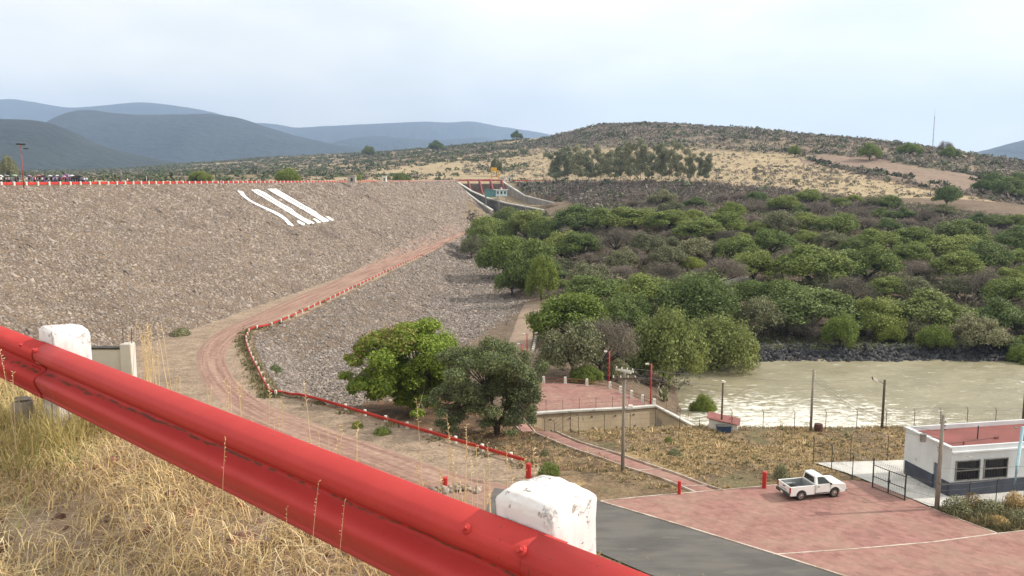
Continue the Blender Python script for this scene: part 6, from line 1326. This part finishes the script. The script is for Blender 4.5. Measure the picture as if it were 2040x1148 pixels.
# ------------------------------------------------------------ foreground grass, stones, stalks
def blades(n, xr, yr, lmin, lmax, wid, seed, clump=.22, lean=(.3, 1.1), keep=None, seg=3, nc=None):
    r = np.random.default_rng(seed); nc = nc or int(n / 26); cx = r.uniform(*xr, nc); cy = r.uniform(*yr, nc); kk = r.integers(0, nc, n); X = cx[kk] + r.normal(0, clump * .35, n); Y = cy[kk] + r.normal(0, clump * .35, n)
    if keep is not None: m_ = keep(X, Y); X, Y, kk = X[m_], Y[m_], kk[m_]
    n = len(X); Z = Hnear(X, Y) + .10 * fbm(X / .8, Y / .8, 4, 5) - .01; a = np.arctan2(Y - cy[kk], X - cx[kk]) + r.normal(0, .8, n); l = r.uniform(lmin, lmax, n) * (.6 + .8 * r.random(nc)[kk]); ln = r.uniform(*lean, n)
    dr = np.stack([np.cos(a), np.sin(a), 0 * a], -1); sd = np.stack([-np.sin(a), np.cos(a), 0 * a], -1) * (wid * r.uniform(.6, 1.3, n))[:, None]; up = np.array([0, 0, 1.]); base = np.stack([X, Y, Z], -1)
    rows_ = []
    for i in range(seg + 1):
        f = i / seg; bend = ln * f; p = base + dr * (l * f * np.sin(bend))[:, None] + up * (l * f * np.cos(bend * 1.15))[:, None]; w_ = sd * (1 - .85 * f); rows_.append(np.stack([p - w_, p + w_], 1))
    V = np.stack(rows_, 1).reshape(n, -1, 3); q = np.concatenate([np.array([[2 * i, 2 * i + 1, 2 * i + 3, 2 * i + 2]]) for i in range(seg)]); F = (np.arange(n)[:, None, None] * (2 * (seg + 1)) + q[None]).reshape(-1, 4); return V.reshape(-1, 3), F
near_ok = lambda X, Y: (qrail(X, Y) > -3.6) & (Y > .3)
V, F = blades(200000, (-7.5, 1.2), (.4, 7.0), .045, .17, .0024, 70, .3, (.7, 1.65), lambda X, Y: near_ok(X, Y) & (fbm(X / .7, Y / .7, 3, 33) > -.22) & (qrail(X, Y) < .9))
tag(link('dry_grass', np_mesh('dry_grass', V, F), pm('straw', (.70, .54, .28), (.46, .32, .15), 1.6, .7, isl=.5, transl=.12)), 'tangled dry straw coloured grass under the foreground guardrail', 'grass', kind='stuff')
V, F = blades(60000, (-9, 6), (.5, 7.9), .08, .24, .003, 74, .5, (.3, 1.5), lambda X, Y: (qrail(X, Y) > .9) & (qrail(X, Y) < 9))
tag(link('slope_grass', np_mesh('slope_grass', V, F), M['dry']), 'dry straw grass on the bank falling away beyond the foreground rail', 'grass', kind='stuff')
V, F = blades(42000, (-7.5, 1.5), (.3, 7.0), .08, .22, .0020, 71, 1.2, (1.3, 1.75), near_ok, nc=2200)
V[:, 2] += .012; tag(link('straw_litter', np_mesh('straw_litter', V, F), pm('pale_straw', (.66, .55, .33), (.45, .34, .18), 2, .8, isl=.5, transl=.08)), 'flattened pale straw lying on the shoulder soil', 'grass', kind='stuff')
V, F = blades(3000, (-4.6, -2.2), (2.6, 5.6), .07, .19, .0026, 72, .25, (.2, 1.1), lambda X, Y: near_ok(X, Y) & (np.abs(qrail(X, Y) + .25) < .45), nc=110)
tag(link('green_grass', np_mesh('green_grass', V, F), pm('fresh_grass', (.36, .36, .10), (.26, .28, .07), 2, .7, isl=.35, transl=.3)), 'fresh green grass round the foot of the left white post', 'grass', kind='stuff')
pq = rail_pt(PS1, 0, -.16); V, F = blades(2600, (pq.x - .45, pq.x + .45), (pq.y - .4, pq.y + .4), .10, .26, .0028, 75, .2, (.15, 1.0), near_ok, nc=40)
tag(link('post_foot_grass', np_mesh('post_foot_grass', V, F), pm('foot_grass', (.56, .46, .20), (.40, .33, .13), 3, .7, isl=.4, transl=.2)), 'thick yellow green grass hiding the foot of the left white post', 'grass', kind='stuff')
r_ = np.random.default_rng(73); n = 2600; X = r_.uniform(-5, 1.5, n); Y = r_.uniform(.4, 5.5, n); Z = Hnear(X, Y) + .10 * fbm(X / .8, Y / .8, 4, 5)
o = rocks('shoulder_stones', np.stack([X, Y, Z], -1), np.exp(r_.normal(-4.0, .5, n)), M['reddrock'], flat=.6, tilt=.8); tag(o, 'small reddish stones scattered in the dry grass of the shoulder', 'stones', kind='stuff')
for i, (x, y, s) in enumerate(((352, 942, .11), (385, 1060, .10), (480, 1118, .10), (265, 965, .07))):
    p = at_z(x, y, -1.55); p.z = near_z(p.x, p.y); b = bmesh.new(); bmesh.ops.create_icosphere(b, subdivisions=3, radius=s * .5)
    from mathutils import noise as mn
    for v in b.verts: v.co *= 1 + .9 * mn.noise(v.co * 14 + Vector((i * 7, 0, 0))); v.co.z *= .6
    me = bpy.data.meshes.new('stone'); b.to_mesh(me); b.free(); o = link('stone', me, M['reddrock']); o.location = p; tag(o, ['red brown stone half hidden under the middle of the rail', 'reddish stone in the straw, the lower middle one', 'rough red stone near the bottom of the foreground grass', 'small red stone left of the larger ones under the rail'][i], 'stone')
# tall thin stalks with seed heads beyond and before the rail
def stalk_field(spec, seed, name, lab):
    r = random.Random(seed); b = MB()
    for px, ptop, pbase, q_, rad in spec:
        # plan position on the line parallel to the rail at offset q_
        rr = ray(px, pbase); t = (RDIST + q_) / (RN[0] * rr.x + RN[1] * rr.y); X, Y = rr.x * t, rr.y * t; z0 = near_z(X, Y) if Y < 8 else float(Hnear(X, Y)); zt = slope_of(ptop) * Y
        lean = Vector((r.uniform(-.12, .12), r.uniform(-.05, .05), 0)) * (zt - z0); pts = [Vector((X, Y, z0)) - lean, Vector((X, Y, (z0 + zt) / 2)) - lean * .5, Vector((X, Y, zt))]
        pts = [pts[0], pts[0].lerp(pts[1], .5), pts[1], pts[1].lerp(pts[2], .5) - lean * .05, pts[2]]; b.tube(pts, [rad, rad, rad * .8, rad * .6, rad * .4], 4, False)
        hd = pts[-1] - pts[-2]
        for k in range(9):
            c = pts[-1] - hd * (k * .09) ; d = Vector((r.uniform(-1, 1), r.uniform(-1, 1), r.uniform(0, .8))).normalized() * rad * r.uniform(4, 9); b.tube([c, c + d], [rad * .5, rad * 1.1], 3, True)
    tag(b.build(name, pm('dry_stalk', (.66, .50, .30), (.48, .34, .18), 2, .8)), lab, 'grass', kind='stuff')
r = random.Random(9); spl = []
for i in range(26): x = r.gauss(300, 16); spl.append((x, r.uniform(640, 720), 770 + r.uniform(0, 20), r.uniform(3.0, 5.0), .005))
for i in range(20): x = r.uniform(440, 720); rb = 655 + .382 * x + 60; spl.append((x, rb - r.uniform(70, 190), rb, r.uniform(.5, 2.2), .0024))
for i in range(26): x = r.gauss(960, 55); rb = 655 + .382 * x + 60; spl.append((x, rb - r.uniform(100, 240), rb, r.uniform(.5, 1.8), .0022))
for i in range(6): x = r.uniform(330, 440); rb = 655 + .382 * x + 60; spl.append((x, rb - r.uniform(65, 110), rb, r.uniform(.4, 2), .0024))
stalk_field(spl, 4, 'tall_dry_stalks', 'thin tall dry grass stalks rising behind the foreground rail')
spl = [(455, 870, 1000, -.28, .0012), (690, 1000, 1130, -.25, .0011), (640, 960, 1130, -.25, .0011), (575, 1010, 1100, -.3, .001), (8, 700, 790, -.3, .002), (30, 740, 800, -.3, .002)]
stalk_field(spl, 6, 'seed_stalks', 'wispy pale seed stalks in front of the foreground rail')

# ------------------------------------------------------------ people on the crest
def person_mesh(pose=0):
    me = bpy.data.meshes.new('p'); b = bmesh.new(); sk = b.verts.layers.skin.verify()
    J = {'pel': (0, 0, .95, .15), 'sp': (0, 0, 1.15, .14), 'ch': (0, .0, 1.36, .165), 'nk': (0, 0, 1.50, .06), 'hd': (0, -.01, 1.60, .09), 'tp': (0, 0, 1.70, .075)}
    ay = -.22 if pose == 1 else 0
    for s, n in ((-1, 'l'), (1, 'r')):
        st = .12 if (pose == 2 and s > 0) else -.1 if pose == 2 else 0
        J['sh' + n] = (s * .18, 0, 1.42, .065); J['el' + n] = (s * .25, ay * .4, 1.15, .048) if not (pose == 1 and s > 0) else (.24, -.12, 1.2, .048); J['wr' + n] = (s * .24, -.05 + ay * .5, .92, .036) if not (pose == 1 and s > 0) else (.18, -.28, 1.36, .036); J['fi' + n] = (s * .24, -.07 + ay * .5, .84, .03) if not (pose == 1 and s > 0) else (.17, -.31, 1.43, .03)
        J['hi' + n] = (s * .09, 0, .88, .10); J['kn' + n] = (s * .10, -st * .6, .48, .065); J['an' + n] = (s * .10, -st + .02, .09, .045); J['to' + n] = (s * .11, -st - .14, .03, .04)
    E = [('pel', 'sp'), ('sp', 'ch'), ('ch', 'nk'), ('nk', 'hd'), ('hd', 'tp')]
    for n in 'lr': E += [('ch', 'sh' + n), ('sh' + n, 'el' + n), ('el' + n, 'wr' + n), ('wr' + n, 'fi' + n), ('pel', 'hi' + n), ('hi' + n, 'kn' + n), ('kn' + n, 'an' + n), ('an' + n, 'to' + n)]
    V = {}
    for k, (x, y, z, r) in J.items(): v = b.verts.new((x, y, z)); v[sk].radius = (r, r * .8 if k in ('pel', 'sp', 'ch') else r); V[k] = v
    V['pel'][sk].use_root = True
    for a, c in E: b.edges.new((V[a], V[c]))
    b.to_mesh(me); b.free(); o = bpy.data.objects.new('p', me); C.objects.link(o); m_ = o.modifiers.new('s', 'SKIN'); m_.use_smooth_shade = True; o.modifiers.new('u', 'SUBSURF').levels = 1
    dg = bpy.context.evaluated_depsgraph_get(); r_me = bpy.data.meshes.new_from_object(o.evaluated_get(dg)); bpy.data.objects.remove(o)
    for _ in range(4): r_me.materials.append(None)
    for p in r_me.polygons:
        c = p.center; i = 3 if c.z > 1.62 or (c.z > 1.53 and c.y > .02) else 2 if (c.z > 1.50 or (abs(c.x) > .2 and c.z < 1.2)) else 1 if c.z < .97 and abs(c.x) < .2 else 0
        if c.z < .08: i = 3
        p.material_index = i; p.use_smooth = True
    r_me.name = 'body'; return r_me
PM = [person_mesh(k) for k in range(3)]
skin = pm('skin', (.30, .17, .11), None, 3, .6); hair = pm('dark_hair', (.02, .015, .012), None, 3, .6)
CL = {'white': (.75, .75, .74), 'pink': (.55, .05, .16), 'black': (.02, .02, .025), 'grey': (.25, .27, .3), 'red': (.45, .04, .05), 'blue': (.10, .16, .32), 'purple': (.25, .10, .30), 'navy': (.03, .04, .10), 'orange': (.55, .2, .08)}
CM = {k: pm('cloth_' + k, v, None, 3, .85) for k, v in CL.items()}
def person(px, off, shirt, pants, pose, lab, group=None, rz=None, Y=None):
    Y = Y or 186 - (px - 30) * .0; 
    for _ in range(6): # stand just behind the crest rail
        X = (px - PW / 2) / PF * (Y * cp + 1.3 * sp); Y2 = (X + 132.1 + off) / .1085; Y = Y + (Y2 - Y) * .25 if 150 < Y2 < 420 else Y
    X = (px - PW / 2) / PF * (Y * cp + 1.3 * sp)
    t = bpy.data.objects.new('person', PM[pose]); C.objects.link(t); t.location = (X, Y, -1.3); t.rotation_euler = (0, 0, rz if rz is not None else random.uniform(0, 6.28)); s = random.uniform(.97, 1.06); t.scale = (s, s, s)
    for i, m_ in enumerate((CM[shirt], CM[pants], skin, hair)): t.material_slots[i].link = 'OBJECT'; t.material_slots[i].material = m_
    return tag(t, lab, 'person', group)
crest_x = lambda px: px
PEOPLE_Z = -1.02
seq = [(2, 'white'), (8, 'black'), (13, 'white'), (18, 'white'), (23, 'grey'), (31, 'navy'), (36, 'black'), (53, 'white'), (58, 'black'), (64, 'grey'), (68, 'pink'), (75, 'grey'), (79, 'black'), (84, 'white'), (88, 'navy'), (93, 'black'), (97, 'white'), (103, 'navy'), (108, 'grey'), (113, 'white'), (119, 'black'), (124, 'orange'), (128, 'pink'), (134, 'purple'), (139, 'black'), (143, 'navy'), (148, 'grey'), (153, 'black'), (158, 'black'), (163, 'grey'), (168, 'white'), (173, 'white')]
seq += [(66 + i * 4.3, random.choice(['black', 'grey', 'navy', 'white', 'black', 'purple'])) for i in range(24)]; seq.sort()
cnt = {}; up_lab = {'white': 'white', 'black': 'black', 'grey': 'grey', 'navy': 'dark navy', 'pink': 'bright pink', 'orange': 'orange', 'purple': 'purple'}
def dist_on_crest(px, off):   # walk down the ray until it stands `off` metres behind the rail line
    u = (px - PW / 2) / PF; return (132.1 + off) / (.1085 - u * 1.0 + 0) if False else (132.1 + off) / (.1085 - u / 1.0)
for i, (px, c) in enumerate(seq):
    cnt[c] = cnt.get(c, 0) + 1; off = random.uniform(.9, 3.8); u = (px - PW / 2) / PF * .9915; Y = (132.1 + off) / (.1085 - u)
    t = person(px, off, c, random.choice(['black', 'navy', 'grey', 'blue']), i % 3, 'person in %s shirt in the crest crowd, %s in that colour' % (up_lab[c], ORDN[cnt[c] - 1]), 'crowd on the dam crest'); t.location = (u * Y, Y, PEOPLE_Z)
for px, c, lab, off in ((228, 'black', 'person in black crouched low at the crest rail right of the crowd', 1.2), (234, 'red', 'person in red shirt standing apart on the crest right of the crowd', 1.5), (239, 'blue', 'person in blue shirt beside the one in red on the crest', 1.9), (254, 'white', 'person in white and dark clothes standing alone rightmost on the crest', 1.5)):
    u = (px - PW / 2) / PF * .9915; Y = (132.1 + off) / (.1085 - u); t = person(px, off, c, 'navy', 0, lab); t.location = (u * Y, Y, -1.3 - (.5 if px == 228 else 0))
def umbrella_mesh():
    b = MB(); n = 10; vs = []; 
    for k in range(5):
        f = k / 4; r = .62 * math.sin(f * 1.25) / math.sin(1.25)
        for j in range(n): a = 2 * math.pi * j / n; sc = 1 - .04 * (j % 2) * f; vs.append((r * math.cos(a) * sc + .0001, r * math.sin(a) * sc, .34 * (math.cos(f * 1.35) - 1) / (1 - math.cos(1.35)) * 1.0))
    fs = [(i * n + j, i * n + (j + 1) % n, (i + 1) * n + (j + 1) % n, (i + 1) * n + j) for i in range(4) for j in range(n)]
    b.add(vs, fs); me = bpy.data.meshes.new('canopy'); me.from_pydata(b.v, [], b.f); me.materials.append(None); return me
UM = umbrella_mesh(); sb = MB().tube([(0, 0, -.95), (0, 0, .06)], .015, 5); SM = bpy.data.meshes.new('shaft'); SM.from_pydata(sb.v, [], sb.f); SM.materials.append(M['darkmetal'])
ul = [(3, 'white', 1), (14, 'grey', 1), (30, 'green', 1.2), (60, 'lilac', 1), (77, 'pinkish', 1), (87, 'black', 1), (100, 'white', 1.05), (107, 'navy', .98), (113, 'white', 1.1), (120, 'navy', 1.02), (127, 'lilac', 1.0), (131, 'purple', 1.2), (138, 'lilac', 1.15), (143, 'white', 1.2), (149, 'black', 1.05), (155, 'black', 1.1), (161, 'black', 1.0)]
UC = {'white': (.7, .7, .72), 'grey': (.35, .38, .4), 'green': (.28, .38, .30), 'lilac': (.45, .28, .45), 'pinkish': (.5, .2, .2), 'black': (.02, .02, .03), 'navy': (.05, .06, .14), 'purple': (.3, .08, .32)}
UCM = {k: pm('umbrella_' + k, v, None, 3, .6) for k, v in UC.items()}; cu = {}
for px, c, hs in ul:
    cu[c] = cu.get(c, 0) + 1; off = random.uniform(.8, 2.4); u = (px - PW / 2) / PF * .9915; Y = (132.1 + off) / (.1085 - u); t = thing('umbrella', (u * Y, Y, PEOPLE_Z + 1.0 + hs * 1.0), '%s umbrella held over the crest crowd, %s of that colour' % (c, ORDN[cu[c] - 1]), 'umbrella', random.random(), 'umbrellas over the crowd')
    t.rotation_euler = (random.uniform(-.35, .35), random.uniform(-.35, .35), 0)
    o = bpy.data.objects.new('canopy', UM); C.objects.link(o); o.parent = t; o.material_slots[0].link = 'OBJECT'; o.material_slots[0].material = UCM[c]; o = bpy.data.objects.new('shaft', SM); C.objects.link(o); o.parent = t

# ------------------------------------------------------------ overhead wires
def wire(a, b_, sag, n=14): return [a.lerp(b_, i / n) - Vector((0, 0, sag * 4 * (i / n) * (1 - i / n))) for i in range(n + 1)]
ptop = p1 + Vector((0, 0, h1)); farp = hit(1108, 515); 
def cable(a, b_, sag, lab, r=.018): t = tag(MB().tube([q - a for q in wire(a, b_, sag)], r, 3, False).build('cable', M['wire']), lab, 'cable'); t.location = a
cable(ptop + Vector((.6, 0, .1)), at_y(1820, 742, 175), 1.5, 'power cable from the concrete pole across the river, upper one'); cable(ptop + Vector((.8, 0, -.6)), at_y(1800, 752, 170), 1.8, 'power cable from the concrete pole across the river, lower one')
cable(ptop + Vector((-.6, 0, .1)), at_y(1063, 612, pf.y), 2.5, 'power cable from the concrete pole back to the service track pole', .02)
b1 = t_p4.location + Vector((-.1, 0, 6.2)); 
pa = at_z(1615, 857, -26.4); pa.z = slope_of(745) * pa.y
for dz in (0, .3, .6): cable(pa + Vector((0, 0, -dz)), b1 + Vector((0, 0, -dz)), 1.2, '%s of three sagging cables between river bank pole and lot corner pole' % ['top', 'middle', 'lowest'][int(dz / .29)], .014)
cable(b1 + Vector((.2, 0, -2.9)), b1 + Vector((14, 1.5, -2.5)), .3, 'thin cable from the lot corner pole over the yard fence', .014)

# ------------------------------------------------------------ mountains
MM = pm('wooded_mountain', (.036, .045, .038), (.022, .030, .026), .004, .95, coords='World', bump=.7, bscale=.02, bdist=30)
def ridge(name, prof, Y, depth, seed, foot=345, amp=26, back=1.0):
    xs = np.linspace(prof[0][0], prof[-1][0], 240); ys = np.interp(xs, [p[0] for p in prof], [p[1] for p in prof]); 
    k = np.ones(9) / 9; ys = np.convolve(np.pad(ys, 4, mode='edge'), k, 'valid'); W_ = np.linspace(-1, back, 70)
    XS, WS = np.meshgrid(xs, W_); YS = Y + WS * depth; X = (XS - PW / 2) / PF * Y * (1 + WS * depth / Y * .3); top = np.array([slope_of(y) for y in ys]) * Y
    ft = slope_of(foot) * (Y - depth) - 30; sh_ = np.cos(np.clip(WS, -1, 1) * np.pi / 2) ** .9
    gull = np.abs(fbm(X / 420 + WS * .3, YS / 1400, 4, seed)) * 2.2; Z = ft + (top[None] - ft) * sh_ - amp * 3.2 * gull * (1 - sh_) * sh_ * 4 + amp * .25 * fbm(X / 90, YS / 90, 3, seed + 5)
    me = np_mesh(name, np.stack([X, YS, Z], -1).reshape(-1, 3), ((np.arange(69)[:, None] * 240 + np.arange(239)[None])[..., None] + np.array([0, 1, 241, 240])).reshape(-1, 4), True); return tag(link(name, me, MM), kind='structure')
ridge('mountain', [(-700, 260), (-300, 235), (0, 238), (60, 238), (110, 243), (150, 262), (190, 284), (240, 300), (320, 318), (420, 335)], 3500, 700, 1)
ridge('mountain', [(100, 300), (130, 250), (165, 224), (200, 219), (240, 226), (300, 230), (380, 229), (440, 228), (490, 236), (530, 250), (600, 272), (680, 290), (760, 300), (900, 325)], 6600, 1300, 2)
ridge('mountain', [(-700, 190), (-300, 215), (0, 206), (40, 196), (100, 206), (160, 217), (220, 212), (300, 204), (360, 210), (420, 220), (480, 236), (560, 255), (700, 300)], 12000, 2000, 3, amp=44)
ridge('mountain', [(430, 300), (520, 245), (560, 248), (600, 256), (650, 252), (720, 249), (780, 246), (850, 243), (900, 245), (945, 242), (990, 252), (1060, 262), (1110, 272), (1150, 288), (1200, 310)], 12500, 2000, 4, amp=44)
ridge('mountain', [(600, 305), (700, 276), (760, 271), (860, 280), (960, 274), (1050, 290), (1150, 310)], 9000, 1100, 6)
ridge('mountain', [(1900, 310), (1960, 298), (2010, 284), (2060, 272), (2200, 258), (2500, 250), (2900, 280)], 6500, 1200, 7)
# haze: even pale air round everything
hm = bpy.data.materials.new('haze'); hm.use_nodes = True; hn = hm.node_tree.nodes; hn.clear(); ho = hn.new('ShaderNodeOutputMaterial'); hv = hn.new('ShaderNodeVolumePrincipled'); hv.inputs['Color'].default_value = (.48, .66, 1, 1); hv.inputs['Density'].default_value = HAZE; hv.inputs['Anisotropy'].default_value = .15
hm.node_tree.links.new(hv.outputs[0], ho.inputs['Volume'])
tag(MB().box((0, 7500, 700), (50000, 17000, 1520)).build('haze', hm), kind='stuff')
